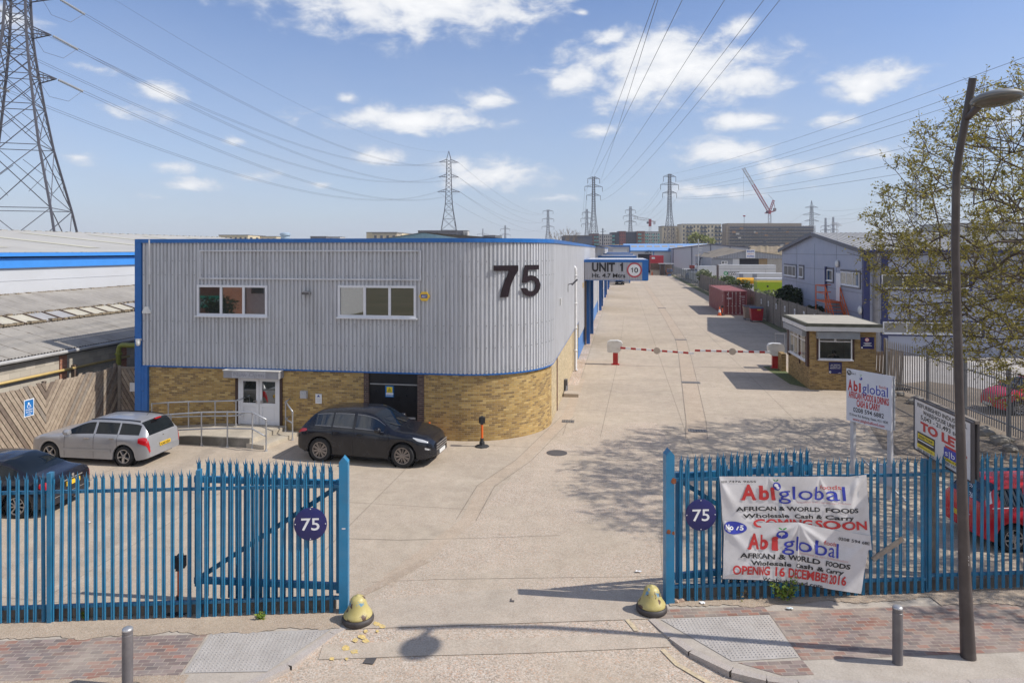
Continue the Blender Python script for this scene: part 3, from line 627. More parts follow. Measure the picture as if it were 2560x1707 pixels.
# black plant-room doors
bx0, bx1 = -9.34, -7.45; M_blk = mat('black gloss door',(.008,.008,.01),.35,var=.3)
mb = MB(); mb.box(bx0,bx1,YF+.1,YF+.2,0,zb); mb.box((bx0+bx1)/2-.006,(bx0+bx1)/2+.006,YF+.095,YF+.1,.05,1.95); dd = mb.build('door', M_blk, wh, world=True); dd['label'] = 'black double door'
Mi = Matrix.Translation(-Vector(wh.location))
mb = MB(); mb.box(bx0+.04,bx1-.04,YF+.06,YF+.1,1.96,2.0); o = mb.build('rail', mat('grey rail',(.3,.3,.3),.5), dd); o.data.transform(Mi)
mb = MB(); mb.box(-8.32,-8.22,YF+.02,YF+.1,.78,.92); o = mb.build('handle', M_grey, dd); o.data.transform(Mi)
mb = MB()
for k in range(4): mb.box(-8.02,-7.55,YF+.07,YF+.11,.42+k*.1,.48+k*.1)
o = mb.build('louvre', mat('grey louvre',(.35,.35,.36),.6), dd); o.data.transform(Mi)
mb = MB(); fm = frame_M(Vector((-8.72,YF+.1,1.5)),UX,UZ)
def R4(m, x0, x1, y0, y1, d, mi, fm): m.cur = mi; m.face([fm@Vector(p) for p in ((x0,y0,d),(x1,y0,d),(x1,y1,d),(x0,y1,d))])
R4(mb,0,.34,0,.42,.004,0,fm); R4(mb,.06,.28,.17,.38,.008,1,fm); mb.cur = 2; mb.face([fm@Vector(p) for p in ((.17,.355,.012),(.09,.20,.012),(.25,.20,.012))]); mb.cur = 1; mb.face([fm@Vector(p) for p in ((.17,.33,.016),(.115,.215,.016),(.225,.215,.016))]); put(mb,'!',.17,.225,.07,fm,d=.02,mi=2,bold=.04)
R4(mb,.03,.31,.10,.155,.008,3,fm); put(mb,'DANGER',.17,.04,.04,fm,width=.26,d=.008,mi=3,bold=.02)
M_bluesign = mat('blue sign',(.01,.16,.45),.4); M_ysign = mat('yellow sign',(.8,.62,.03),.4); M_ink = mat('black lettering',(.015,.015,.018),.5); M_wht = mat('white lettering',(.8,.8,.8),.5)
tag(mb.build('hazard_sign', [M_bluesign,M_ysign,M_ink,M_wht]), 'blue and yellow warning triangle sign on the black double door', 'sign')
# meter box and notice on the brick
mb = MB(); mb.box(-11.99,-11.74,YF-.12,YF+.02,1.38,1.66)
for x in (-11.92,-11.81): mb.lathe([(.03,0),(.03,.02)],10,Matrix.Translation((x,YF-.12,1.55))@Matrix.Rotation(radians(90),4,'X'))
mb.build('meter_box', mat('grey meter box',(.45,.45,.46),.5), wh, world=True)
M_paper = mat('white notice',(.75,.75,.75),.6)
mb = MB(); fm = frame_M(Vector((-11.42,YF-.015,1.19)),UX,UZ); mb.box(0,.25,0,.36,-.006,.004,fm); mb.cur = 1; mb.face([fm@Vector(p) for p in ((.125,.33,.008),(.05,.25,.008),(.2,.25,.008))])
for k in range(6): R4(mb,.04,.21,.05+k*.028,.06+k*.028,.008,2,fm)
tag(mb.build('wall_notice', [M_paper, mat('navy print',(.03,.05,.25),.6), mat('pale print',(.45,.45,.48),.6)]), 'white paper notice with a navy triangle on the brick wall right of the entrance', 'notice')
# ---------------- unit canopies
M_rib = mat('silver ribbed panel',(.40,.40,.43),.4,var=.05)
def unit_canopy(n, u, xr, zt, lab):
    o = thing('unit_canopy', lab, 'canopy', (XS+.06, u, 0), 0, 'loading canopies along the warehouse side'); w = xr-XS-.06; zb_, zt_ = 4.84, zt-.17
    def ribs(P, U, L, nm):
        mb = MB(); k = 0; Mx = frame_M(P, U, UZ); pts = []
        while k*.19 < L: pts += [(k*.19+a, b) for a, b in ((0,0),(.06,0),(.09,.03),(.15,.03),(.18,0))]; k += 1
        pts = [(min(a, L), b) for a, b in pts]
        for (a, b), (c, d) in zip(pts, pts[1:]): mb.face([Mx@Vector(p) for p in ((a,0,b),(c,0,d),(c,zt_-zb_,d),(a,zt_-zb_,b))])
        return mb.build(nm, M_rib, o)
    ribs(Vector((0,0,zb_)), UX, w, 'front_panel'); ribs(Vector((w,.02,zb_)), UY, 8.4, 'side_panel')
    mb = MB(); mb.box(0,w+.06,-.06,8.5,zt_,zt_+.17); mb.box(w-.38,w+.05,-.05,.05,zb_,zt_); mb.box(0,w,-.02,.0,zb_-.04,zb_); mb.build('edge_trim', M_blue, o)
    mb = MB(); mb.box(.0,w-.02,.05,8.4,zb_+.5,zt_-.01); mb.build('roof_deck', M_grey, o)
    mb = MB(); mb.box(.25,w-.1,.1,8.2,zt_+.17,zt_+.21); mb.build('roof_sheet', M_trim, o)
    fm = frame_M(Vector((0,-.035,zb_)), UX, UZ); mb = MB()
    put(mb, 'UNIT', .6, .62, .62, fm, 'L', width=1.62, bold=.035)
    if n == 1: mb.face([fm@Vector((2.56+x*.62, .62+y*.62, .004)) for x, y in ((.17,0),(.36,0),(.36,1),(.22,1),(.17,.84),(0,.76),(0,.62),(.17,.67))])
    else: put(mb, str(n), 2.7, .62, .62, fm, bold=.035)
    if n == 1:
        put(mb, 'Ht. 4.7 Mtrs', .6, .18, .30, fm, 'L', width=2.35, bold=.018)
    mb.build('lettering', M_ink, o)
    if n == 1:
        mb = MB(); disc(mb, 3.58, .72, .53, fm, .004); mb.cur = 1; disc(mb, 3.58, .72, .42, fm, .009); mb.cur = 2; put(mb, '0', 3.70, .54, .36, fm, width=.27, d=.014, mi=2, bold=.02); mb.face([fm@Vector((3.34+x*.36, .54+y*.36, .014)) for x, y in ((.2,0),(.36,0),(.36,1),(.24,1),(.2,.86),(0,.78),(0,.66),(.2,.7))])
        mb.build('speed_roundel', [mat('faded red',(.45,.06,.08),.5), M_paper, M_ink], o)
for n, (u, xr, zt, lab) in enumerate(zip(UNITS, (1.76,1.52,1.43,1.2), (6.28,6.32,6.46,6.6), (
    'nearest ribbed canopy lettered UNIT 1 with a round 10 speed sign and blue edges', 'ribbed blue-edged canopy lettered UNIT 2 just behind the UNIT 1 canopy', 'third blue-edged canopy from the front, mostly hidden behind UNIT 2', 'farthest of the stacked blue-edged canopies along the warehouse side'))): unit_canopy(n+1, u, xr, zt, lab)
# ---------------- ramp, steps and handrails
o = thing('access_ramp', 'concrete ramp and steps up to the white entrance doors', 'ramp', (-13.5, 23.5, 0))
M_step = concrete('step concrete', (.50,.45,.365), (.42,.375,.30), (.56,.50,.42), agg=.12)
M_stepw = concrete('stained concrete edge', (.20,.185,.155), (.10,.095,.08), (.36,.33,.29), stain=.9)
mb = MB(); mb.prism([(-15.3,22.92),(-12.95,22.92),(-12.55,24.72),(-15.3,24.72)], .0, .30); i = len(mb.v)
mb.v += [(-18.3,22.92,.0),(-15.3,22.92,.0),(-15.3,24.72,.0),(-18.3,24.72,.0),(-18.3,22.92,.03),(-15.3,22.92,.29),(-15.3,24.72,.29),(-18.3,24.72,.03)]
for f in ((4,5,6,7),(0,1,5,4),(2,3,7,6),(3,0,4,7)): mb.idx([i+k for k in f])
mb.build('platform', M_step, o, world=True)
mb = MB(); mb.prism([(-13.2,22.80),(-12.35,22.62),(-11.98,24.55),(-12.55,24.72),(-12.95,22.91),(-13.2,22.91)], 0, .15); mb.build('step', M_step, o, world=True)
mb = MB(); i = 0
for a, b, z0_, z1_ in ((-18.3,-15.3,.05,.31),(-15.3,-12.98,.31,.32)):
    j = len(mb.v); mb.v += [(a,22.78,0),(b,22.78,0),(b,22.91,0),(a,22.91,0),(a,22.78,z0_),(b,22.78,z1_),(b,22.91,z1_),(a,22.91,z0_)]
    for f in ((4,5,6,7),(0,1,5,4),(1,2,6,5),(2,3,7,6),(3,0,4,7)): mb.idx([j+k for k in f])
mb.build('edge_kerb', M_stepw, o, world=True)
M_galv = mat('galvanised tube', (.46,.47,.49), .38, .55, var=.12)
def rail(name_lab, posts, tops, mids, extra=()):
    r_ = thing('handrail', name_lab, 'handrail', posts[0], 0, 'galvanised handrails of the entrance ramp'); lo = Vector(posts[0])
    for p, z in zip(posts, tops):
        mb = MB(); mb.tube([(p[0],p[1],p[2]),(p[0],p[1],z)], .026, 8); mb.lathe([(.06,0),(.06,.02),(.035,.03),(.035,.1)],10,Matrix.Translation(p)); mb.lathe([(.036,-.05),(.036,.05)],8,Matrix.Translation((p[0],p[1],z-.03))); mb.build('post', M_galv, r_, smooth=True, world=True, sharp=50)
    mb = MB(); mb.tube([(p[0],p[1],z) for p, z in zip(posts, tops)], .028, 8); mb.build('top_rail', M_galv, r_, smooth=True, world=True)
    if mids:
        mb = MB(); mb.tube([(p[0],p[1],z) for p, z in zip(posts, mids)], .026, 8); mb.build('mid_rail', M_galv, r_, smooth=True, world=True)
    for e in extra:
        mb = MB(); mb.tube(e, .027, 8); mb.build('return_rail', M_galv, r_, smooth=True, world=True)
yy = 22.74
rail('long galvanised handrail along the outer edge of the entrance ramp', [(x,yy,0) for x in (-17.2,-16.0,-14.8,-13.8,-12.85)]+[(-12.2,22.5,0)], [.92,1.07,1.19,1.24,1.26,1.09], [.36,.5,.6,.66,.68,.5])
rail('galvanised handrail standing against the brick wall behind the ramp', [(x,24.3,0) for x in (-17.9,-17.2,-16.35,-15.25,-14.4)], [1.05,1.12,1.18,1.24,1.29], [.5,.56,.62,.68,.72], [[(-14.4,24.3,1.29),(-14.3,24.45,1.31),(-14.3,24.75,1.31)],[(-14.4,24.3,.72),(-14.3,24.45,.74),(-14.3,24.75,.74)]])
rail('short galvanised handrail beside the steps, right of the entrance doors', [(-12.5,24.5,.15),(-11.95,23.95,0)], [1.27,1.04], [.62,.62], [[(-12.5,24.5,1.27),(-12.45,24.75,1.32)],[(-12.5,24.5,.62),(-12.45,24.75,.66)]])
# ================================================================ LEFT NEIGHBOURS
def clip(poly, a, b, c):          # keep a x + b y <= c
    out = []
    for i in range(len(poly)):
        p, q = poly[i], poly[(i+1)%len(poly)]; dp, dq = a*p[0]+b*p[1]-c, a*q[0]+b*q[1]-c
        if dp <= 0: out.append(p)
        if dp*dq < 0: t = dp/(dp-dq); out.append((p[0]+(q[0]-p[0])*t, p[1]+(q[1]-p[1])*t))
    return out
def wood(name, c, d):
    if name in MC: return MC[name]
    m, t, b = _nodes(name); v = _obj(t); x, y, z = _sep(t, v)
    n = _noise(t, _com(t, _m(t,'MULTIPLY',x,9), _m(t,'MULTIPLY',y,9), _m(t,'MULTIPLY',z,9)), .7, 7, .7); n2 = _noise(t, v, .9, 4)
    o = _mix(t, _rng(t, n, .35, .65), d, c); o = _mix(t, _m(t,'MULTIPLY',_rng(t, n2, .5, .7),.5), o, d); t.links.new(o, b.inputs['Base Color']); b.inputs['Roughness'].default_value = .85; b.inputs['Specular IOR Level'].default_value = .2
    _bump(t, b, n, .35, .006); MC[name] = m; return m
WD = [wood('weathered board', (.35,.28,.215), (.22,.17,.13)), wood('pale board', (.43,.35,.27), (.29,.23,.175)), wood('dark board', (.23,.18,.14), (.145,.11,.09)), wood('grey board', (.31,.265,.22), (.20,.17,.145))]
M_gap = mat('painted gap shade', (.05,.04,.03), .9)
def herring(mb, L, H, sgn, Mx, bw=.155, ang=57, bottom=0., hvar=.05):
    """diagonal boards on a panel L x H; local x along the panel, y up, z outwards"""
    dx, dy = cos(radians(ang)), sin(radians(ang))*1.; d = Vector((dx*sgn, dy)); nrm = Vector((-d.y, d.x)); ext = L+H
    k = -int(ext/bw)-1
    while k*bw < ext:
        off = k*bw; c = Vector((L/2, H/2))+nrm*off; q = [c-d*ext-nrm*bw*.41, c+d*ext-nrm*bw*.41, c+d*ext+nrm*bw*.41, c-d*ext+nrm*bw*.41]
        p = [(v.x, v.y) for v in q]; k += 1; top = H+R.uniform(-hvar,hvar)
        for a, b, cc in ((-1,0,0),(1,0,L),(0,-1,-bottom),(0,1,top)):
            p = clip(p, a, b, cc)
            if len(p) < 3: break
        if len(p) >= 3:
            ar = sum(p[i][0]*p[(i+1)%len(p)][1]-p[(i+1)%len(p)][0]*p[i][1] for i in range(len(p)))
            if ar < 0: p = p[::-1]
            mb.cur = R.choice((0,0,1,1,2,3)); mb.prism(p, R.uniform(0,.008), .03+R.uniform(0,.008), Mx)
fx = -20.5
wf = thing('timber_fence', 'weathered timber fence of diagonal herringbone boards beside the silver estate car', 'fence', (fx, 16, 0))
edges = [11.0, 14.9, 18.45, 22.1, 25.72]
for i in range(4):
    y0, y1 = edges[i], edges[i+1]; mb = MB()
    Mx = frame_M(Vector((fx, y0, 0)), UY, UZ); herring(mb, y1-y0, 2.2, 1 if i%2 else -1, Mx)
    mb.build('board_panel', WD, wf, world=True)
    mb = MB(); mb.box(fx-.12,fx-.02,y0-.05,y0+.05,0,2.25); mb.build('post', WD[2], wf, world=True)
mb = MB(); mb.box(fx-.12,fx-.01,25.62,25.72,0,2.3); mb.build('post', WD[2], wf, world=True)
for z in (.4,1.2,1.95):
    mb = MB(); mb.box(fx-.08,fx-.003,11,25.6,z,z+.09); mb.build('rail', WD[2], wf, world=True)
mb = MB(); mb.box(fx-.14,fx-.125,11,25.7,0,2.1); mb.build('gap_shade', M_gap, wf, world=True)  # near-black sheet paints the shade seen through the board gaps
gt = thing('timber_gate', 'narrow timber side gate of diagonal boards between the fence and the blue column', 'gate', (-19.7, 25.72, 0))
mb = MB(); herring(mb, 1.45, 2.15, -1, frame_M(Vector((-20.4,25.70,0)),UX,UZ)); mb.build('board_panel', WD, gt, world=True)
mb = MB(); mb.box(-20.42,-20.28,25.62,25.68,0,2.24); mb.box(-20.42,-18.95,25.64,25.68,2.12,2.2); mb.box(-19.06,-18.95,25.64,25.69,0,2.12); mb.build('gate_frame', WD[3], gt, world=True)
mb = MB(); mb.box(-19.85,-19.5,25.60,25.635,1.2,1.56); tag(mb.build('paper_notice', M_paper), 'torn white paper notice pinned on the narrow timber side gate', 'notice')
# parking sign on the fence
P = onX(62,1005,fx+.06); P = onX(60,1044,fx+.06); sgn = MB(); fm = frame_M(Vector((fx+.055, P.y, P.z)), UY, UZ)
R4(sgn,0,.42,0,.60,0,0,fm); R4(sgn,.03,.39,.03,.57,.004,1,fm); sgn.cur = 0
disc(sgn,.19,.46,.035,fm,.008); sgn.tube([fm@Vector(p) for p in ((.19,.43,.008),(.2,.38,.008),(.26,.375,.008),(.3,.32,.008))],.009,4)
sgn.face([fm@Vector((.2+.075*cos(2*pi*j/16),.36+.07*sin(2*pi*j/16),.0075)) for j in range(16)]); 
sgn.cur = 1; disc(sgn,.2,.36,.055,fm,.0085); sgn.cur = 0
for k, (s_, w_) in enumerate((('Disabled',.28),('parking',.26),('only',.15))): put(sgn, s_, .21, .22-k*.075, .05, fm, width=w_, d=.009, mi=0, bold=.015)
tag(sgn.build('parking_sign', [M_wht, M_bluesign]), 'blue and white disabled parking sign fixed on the herringbone timber fence', 'sign')
# low shed with mossy sheet roof
xg, xt = -22.0, -29.0
sh = thing('roof_shed', 'low blockwork shed under a mossy grey corrugated sheet roof with pale rooflight strips', 'shed', (-25, 20, 0))
M_block = brick('grey blockwork', [(.42,.38,.32), (.48,.43,.36), (.38,.34,.285), (.45,.41,.345)], (.36,.32,.27), .45, .225, .008, soft=.3)
M_redb = brick('red brick pier', [(.33,.12,.07), (.40,.16,.09), (.28,.10,.07), (.36,.14,.08)], (.40,.33,.26))
mb = MB(); mb.wall((xg-.02,19),(xg-.02,58),0,2.95,0); mb.wall((xt,19),(xg-.02,19),0,2.95,0); mb.build('block_wall', M_block, sh, world=True)
for y in (21.0, 24.4, 27.8, 31.2, 34.6):
    mb = MB(); mb.box(xg-.06,xg+.03,y,y+.34,0,2.85,uvw=True); mb.build('brick_pier', M_redb, sh, world=True)
def roofmat(name, a, b_, moss):
    m, t, b = _nodes(name); v = _obj(t); x, y, z = _sep(t, v)
    o = _mix(t, _rng(t, _noise(t, v, .7, 8, .7), .35, .65), a, b_)
    o = _mix(t, _m(t,'MULTIPLY',_rng(t, _noise(t, _com(t,_m(t,'MULTIPLY',x,.5),_m(t,'MULTIPLY',y,3.),z), 1.1, 6, .65), .5, .72),.6), o, (.22,.205,.18))
    fr = _m(t,'FRACT',_m(t,'DIVIDE',_m(t,'ADD',y,_m(t,'MULTIPLY',_noise(t,v,3,3),.08)),1.02)); ed = _m(t,'MINIMUM',fr,_m(t,'SUBTRACT',1,fr))
    o = _mix(t, _m(t,'MULTIPLY',_rng(t, ed, .0, .045, 1, 0), _rng(t,_noise(t,v,2.5,5),.35,.6)), o, moss)
    t.links.new(o, b.inputs['Base Color']); b.inputs['Roughness'].default_value = .9; b.inputs['Specular IOR Level'].default_value = .2; MC[name] = m; return m
M_asb = roofmat('weathered sheet roof', (.375,.35,.315), (.275,.255,.23), (.085,.065,.045))
zr = lambda x: 2.98+(xg+.35-x)*(4.78-2.98)/(xg+.35-xt)
def corrsheet(x0, x1, y0, y1, dz, nm, m, per=.146, amp=.028):
    mb = MB(); n = int((y1-y0)/per*4)
    for k in range(n+1):
        y = y0+(y1-y0)*k/n; w = amp*sin(2*pi*(y-y0)/per)
        mb.v += [(x0, y, zr(x0)+dz+w), (x1, y, zr(x1)+dz+w)]
        if k: i = len(mb.v)-4; mb.idx([i, i+2, i+3, i+1])
    return mb.build(nm, m, sh, smooth=True, world=True)
corrsheet(xg+.16, xg-2.95, 18.8, 58, 0, 'roof_sheet', M_asb); corrsheet(xg-4.05, xt+.02, 18.8, 58, .10, 'roof_sheet', M_asb)
M_rl = mat('yellowed rooflight', (.50,.46,.36), .5, var=.1); M_rl2 = mat('grey rooflight', (.36,.35,.34), .5, var=.15)
k = 0; y = 18.9; NR = 0
while y < 57:
    xa, xb = xg-2.98, xg-4.02; mb = MB(); mb.face([(xa,y,zr(xa)+.06),(xa,y+.92,zr(xa)+.06),(xb,y+.92,zr(xb)+.09),(xb,y,zr(xb)+.09)][::-1]); mb.build('rooflight', M_rl if (k//2)%3 != 1 else M_rl2, sh, world=True)
    y += 1.0; k += 1
mb = MB(); xa, xb = xg-2.95, xg-4.05
mb.face([(xa,18.8,zr(xa)+.03),(xa,58,zr(xa)+.03),(xb,58,zr(xb)+.06),(xb,18.8,zr(xb)+.06)][::-1])
k = 18.88
while k < 57: mb.beam((xa,k,zr(xa)+.08),(xb,k,zr(xb)+.11),.05,.05); k += 1.0
mb.build('glazing_bars', mat('rusty bar', (.16,.11,.08), .8), sh, world=True)
M_moss = mat('moss and debris', (.20,.16,.11), .95, var=.4, scale=6, bump=.8, bs=20)
mb = MB()
for xx in (xg-2.95, xg-4.1, xt+.15):
    y = 18.8
    while y < 58:
        l = R.uniform(.05,.22)
        if R.random() < .8: r_ = R.uniform(.02,.09); mb.box(xx-r_-.04, xx+r_, y, y+l, zr(xx)+.05, zr(xx)+.10+r_*.6)
        y += l
stuff(mb.build('moss', M_moss, sh, world=True))
mb = MB(); mb.tube([(xg+.22,18.8,2.93),(xg+.22,58,2.93)], .075, 8); mb.build('gutter', mat('pale gutter',(.42,.41,.40),.6,dirt=(.2,.18,.15),da=.6), sh, world=True)
mb = MB(); mb.box(xg-.02,xg+.12,18.8,58,2.80,2.96); mb.build('eave_board', mat('dark eave board',(.09,.08,.07),.8), sh, world=True)
mb = MB(); mb.tube([(xg+.1,18.8,2.2),(xg+.1,28.2,2.2)], .055, 8); mb.build('gas_pipe', mat('yellow ochre pipe',(.52,.37,.13),.55,dirt=(.3,.24,.15)), sh, smooth=True, world=True)
for y in (20.5, 25):
    mb = MB(); mb.box(xg-.1,xg+.14,y,y+.16,1.7,2.32); mb.build('pipe_bracket', mat('rusty bar', (.16,.11,.08), .8), sh, world=True)
op = thing('pipe', 'olive green elbow pipe running into the side of the grey warehouse above the timber gate', 'pipe', (-20.9, 26.3, 0))
mb = MB(); mb.tube([(-20.95,26.35,.0),(-20.95,26.35,2.75),(-20.9,26.35,2.9),(-20.78,26.35,2.97),(-18.7,26.35,2.97)], .105, 10); mb.build('tube', mat('olive green pipe',(.20,.21,.035),.5), op, smooth=True, world=True)
for p in ((-20.95,26.35,2.6),): mb = MB(); mb.lathe([(.15,-.04),(.15,.04)],10,Matrix.Translation(p)); mb.build('flange', MC['olive green pipe'], op, world=True)
# big pale shed
bs = thing('white_shed', 'long pale shed with a bright blue fascia and cream roof on the far left', 'shed', (-40, 30, 0))
M_pal = mat('pale cladding', (.52,.53,.55), .5, var=.03, scale=.4, dirt=(.4,.4,.4), da=.3, ds=.3)
mb = MB(); mb.wall((xt,22),(xt,71),0,6.1)
for k in range(8): mb.box(xt,xt+.02,22,71,4.86+k*.62,4.87+k*.62) if k < 2 else None
mb.face([(xt,71,0),(-59,71,0),(-59,71,6.7),(-44,71,8.2),(xt,71,6.7)]); mb.face([(xt,22,0),(xt,22,6.7),(-44,22,8.2),(-59,22,6.7),(-59,22,0)]); mb.wall((-59,71),(-59,22),0,6.7); mb.build('wall', M_pal, bs, world=True)
M_sky = mat('bright blue fascia', (.055,.26,.70), .4, var=.04)
mb = MB(); mb.box(xt-.1,xt+.12,22,71,6.1,6.58); mb.build('fascia', M_sky, bs, world=True)
mb = MB(); mb.box(xt-.1,xt+.32,21.9,71.1,6.66,6.84); mb.build('gutter', M_sky, bs, world=True)
M_crm = mat('cream sheet roof', (.46,.44,.395), .6, var=.06, scale=.3, dirt=(.36,.34,.3), da=.5, ds=.4)
mb = MB(); mb.face([(xt+.3,21.8,6.86),(xt+.3,71.2,6.86),(-44,71.2,8.38),(-44,21.8,8.38)]); mb.face([(-44,21.8,8.38),(-44,71.2,8.38),(-59.3,71.2,6.86),(-59.3,21.8,6.86)]); mb.build('roof', M_crm, bs, world=True)
M_rls = mat('rooflight strip', (.56,.53,.40), .5, var=.05)
y = 24
while y < 68:
    zf = lambda x: 6.86+(xt+.3-x)*1.52/(xt+.3+44)
    mb = MB(); mb.face([(xt-2,y,zf(xt-2)+.02),(xt-2,y+.9,zf(xt-2)+.02),(-42,y+.9,zf(-42)+.02),(-42,y,zf(-42)+.02)]); mb.build('rooflight', M_rls, bs, world=True); y += 6.3
mb = MB(); y = 22
while y < 71: mb.box(-44.1,-43.9,y,y+.5,8.37,8.40+.05*(int(y*2)%2)); y += .5
mb.build('ridge_cap', mat('grey ridge',(.33,.32,.30),.7), bs, world=True)
# shed roof showing behind the warehouse parapet
gs = thing('gabled_shed', 'gabled shed with a cream roof and teal gable peeping over the warehouse parapet', 'shed', (-9, 80, 0))
A = at(1058,582,72); yb = A.y
mb = MB(); mb.face([(A.x-5,yb,0),(A.x+5,yb,0),(A.x+5,yb,A.z-.75),(A.x,yb,A.z),(A.x-5,yb,A.z-.75)]); mb.build('gable', mat('pale teal sheet',(.25,.38,.42),.5), gs, world=True)
mb = MB(); mb.face([(A.x-.0,yb-.2,A.z+.05),(A.x+19,yb+1.,A.z-1.4),(A.x+19,yb+40,A.z-1.4),(A.x,yb+40,A.z+.05)]); mb.face([(A.x,yb-.2,A.z+.05),(A.x,yb+40,A.z+.05),(A.x-5.3,yb+40,A.z-.75),(A.x-5.3,yb-.2,A.z-.75)]); mb.build('roof', M_crm, gs, world=True)
for px, py, D, nm, lb in ((713,590,62,'roof_vent','pale blue cylindrical roof vent rising behind the warehouse parapet'),):
    p = at(px,py,D); mb = MB(); mb.lathe([(.38,-3),(.38,.0),(.47,.05),(.47,.2),(.3,.3)],16,Matrix.Translation(p)); tag(mb.build(nm, mat('pale blue vent',(.33,.42,.5),.5), smooth=True, sharp=40), lb, 'vent')

# ================================================================ BLUE PALISADE
M_pal_b = mat('blue palisade paint', (.017,.155,.29), .42, var=.2, spec=.5, dirt=(.11,.19,.25), da=.6, ds=2.5)
M_post_b = mat('bright blue post paint', (.018,.19,.36), .4, var=.12, dirt=(.12,.2,.26), da=.35, ds=2.)
def pale_mesh(H):
    mb = MB(); pr = [(-.037,.0),(-.021,-.019),(0,-.006),(.021,-.019),(.037,.0)]; th = .004
    for (a, b), (c, d) in zip(pr, pr[1:]):
        for o_, fl in ((0,0),(th,1)):
            q = [(a,b+o_,0),(c,d+o_,0),(c,d+o_,H),(a,b+o_,H)]; mb.face(q[::-1] if fl else q)
    for a, b in (pr[0], pr[-1]): mb.face([(a,b,0),(a,b+th,0),(a,b+th,H),(a,b,H)])
    def prong(x0, x1, tip, base_y):
        i = len(mb.v); mb.v += [(x0,base_y,H),(x1,base_y,H),(x1,base_y+.006,H),(x0,base_y+.006,H),tip]
        for f in ((0,1,4),(1,2,4),(2,3,4),(3,0,4)): mb.idx([i+k for k in f])
    prong(-.037,-.011,(-.047,-.032,H+.095),-.014); prong(.011,.037,(.047,-.032,H+.095),-.014); prong(-.017,.017,(0,.012,H+.14),-.008)
    return mb
def post(parent, t, n, w, d, H, m, peak=.0, nm='post'):
    mb = MB(); Mx = Matrix.Translation(ST(t,n))@Matrix.Rotation(TH,4,'Z')
    if peak: mb.prism([(-w/2,0),(w/2,0),(w/2,H-peak),(0,H),(-w/2,H-peak)], -d/2, d/2, Mx@Matrix(((1,0,0,0),(0,0,-1,0),(0,1,0,0),(0,0,0,1))))
    else: mb.box(-w/2,w/2,-d/2,d/2,0,H,Mx)
    return mb.build(nm, m, parent, world=True)
def pales(parent, t0, t1, n0, n1, H, z=.02, pitch=.156, dz=None):
    src = None; L = t1-t0; k = 0
    while k*pitch <= L+1e-6:
        t = t0+k*pitch; n = n0+(n1-n0)*(t-t0)/L
        if src is None: src = pale_mesh(H).build('pale', M_pal_b, parent); o = src
        else: o = src.copy(); COL.objects.link(o); o.parent = parent
        o.location = ST(t,n,z+(dz(t) if dz else 0)+R.uniform(-.008,.008))-Vector(parent.location); o.rotation_euler = (R.gauss(0,.005),R.gauss(0,.004),TH+R.gauss(0,.03)); k += 1
def beam_t(parent, t0, n0, z0, t1, n1, z1, w, h, nm='rail', m=None):
    mb = MB(); mb.beam(ST(t0,n0,z0), ST(t1,n1,z1), w, h); return mb.build(nm, m or M_pal_b, parent, world=True)
M_plinth = mat('grimy upstand', (.17,.15,.13), .9, var=.3, scale=3, bump=.4)
fl = thing('palisade_fence', 'blue steel palisade fence left of the gateway, silver and dark cars behind it', 'fence', ST(-8.5,0), 0, 'blue palisade fence runs')
pales(fl, -13.3, -5.62, -.03, -.03, 2.66)
for z in (.27, 2.42): beam_t(fl, -13.4, .02, z, -5.5, .02, z, .05, .055)
for t, n in ((-13.45,.08),(-10.84,-.02),(-8.13,-.02)): post(fl, t, n, .075, .12, 2.80, M_pal_b)
mb = MB(); a, b = ST(-13.4,.16), ST(-5.6,.16); mb.beam((a.x,a.y,.11),(b.x,b.y,.11),.12,.22); mb.build('upstand', M_plinth, fl, world=True)
fr_ = thing('palisade_fence', 'blue steel palisade fence right of the gateway, carrying two white banners', 'fence', ST(5,0), 0, 'blue palisade fence runs')
pales(fr_, 1.16, 14.1, -.03, -.03, 2.64, dz=lambda t: .045 if t > 6.3 else 0)
for z in (.28, 2.40): beam_t(fr_, .95, .02, z, 6.3, .02, z, .05, .055); beam_t(fr_, 6.3, .02, z+.07, 14.2, .02, z+.07, .05, .055)
for t in (3.55, 6.28, 9.05, 11.8): post(fr_, t, .06, .075, .12, 2.70, M_pal_b)
mb = MB(); a, b = ST(1.1,.17), ST(14.2,.17); mb.beam((a.x,a.y,.11),(b.x,b.y,.11),.14,.22); mb.build('upstand', M_plinth, fr_, world=True)
gl = thing('gatepost', 'bright blue pointed gatepost on the left of the entrance', 'gatepost', ST(-5.42,0), 0, 'blue gateposts'); post(gl, -5.42, 0, .17, .17, 3.0, M_post_b, .1, 'shaft')
gr_ = thing('gatepost', 'bright blue gatepost with rusty patches on the right of the entrance', 'gatepost', ST(.93,0), 0, 'blue gateposts'); post(gr_, .93, 0, .17, .22, 3.02, M_post_b, .1, 'shaft')
M_rust = mat('rust patch', (.23,.075,.03), .85, var=.4, scale=12)
def rust(t, n, z, r, parent):
    mb = MB(); fm = frame_M(ST(t,n,z), E1, UZ); mb.face([fm@Vector((r*cos(2*pi*j/9)*R.uniform(.6,1.1), r*1.2*sin(2*pi*j/9)*R.uniform(.6,1.1), 0)) for j in range(9)]); mb.build('rust_patch', M_rust, parent, world=True)
rust(.90,-.113,1.42,.05,gr_); rust(.99,-.113,1.4,.04,gr_); rust(1.0,-.114,2.42,.06,gr_)
mb = MB(); fm = frame_M(ST(-5.45,-.088,1.62), E1, UZ); mb.face([fm@Vector(p) for p in ((0,0,0),(.07,0,0),(.07,.03,0),(0,.03,0))]); mb.build('latch_plate', M_trim, gl, world=True)
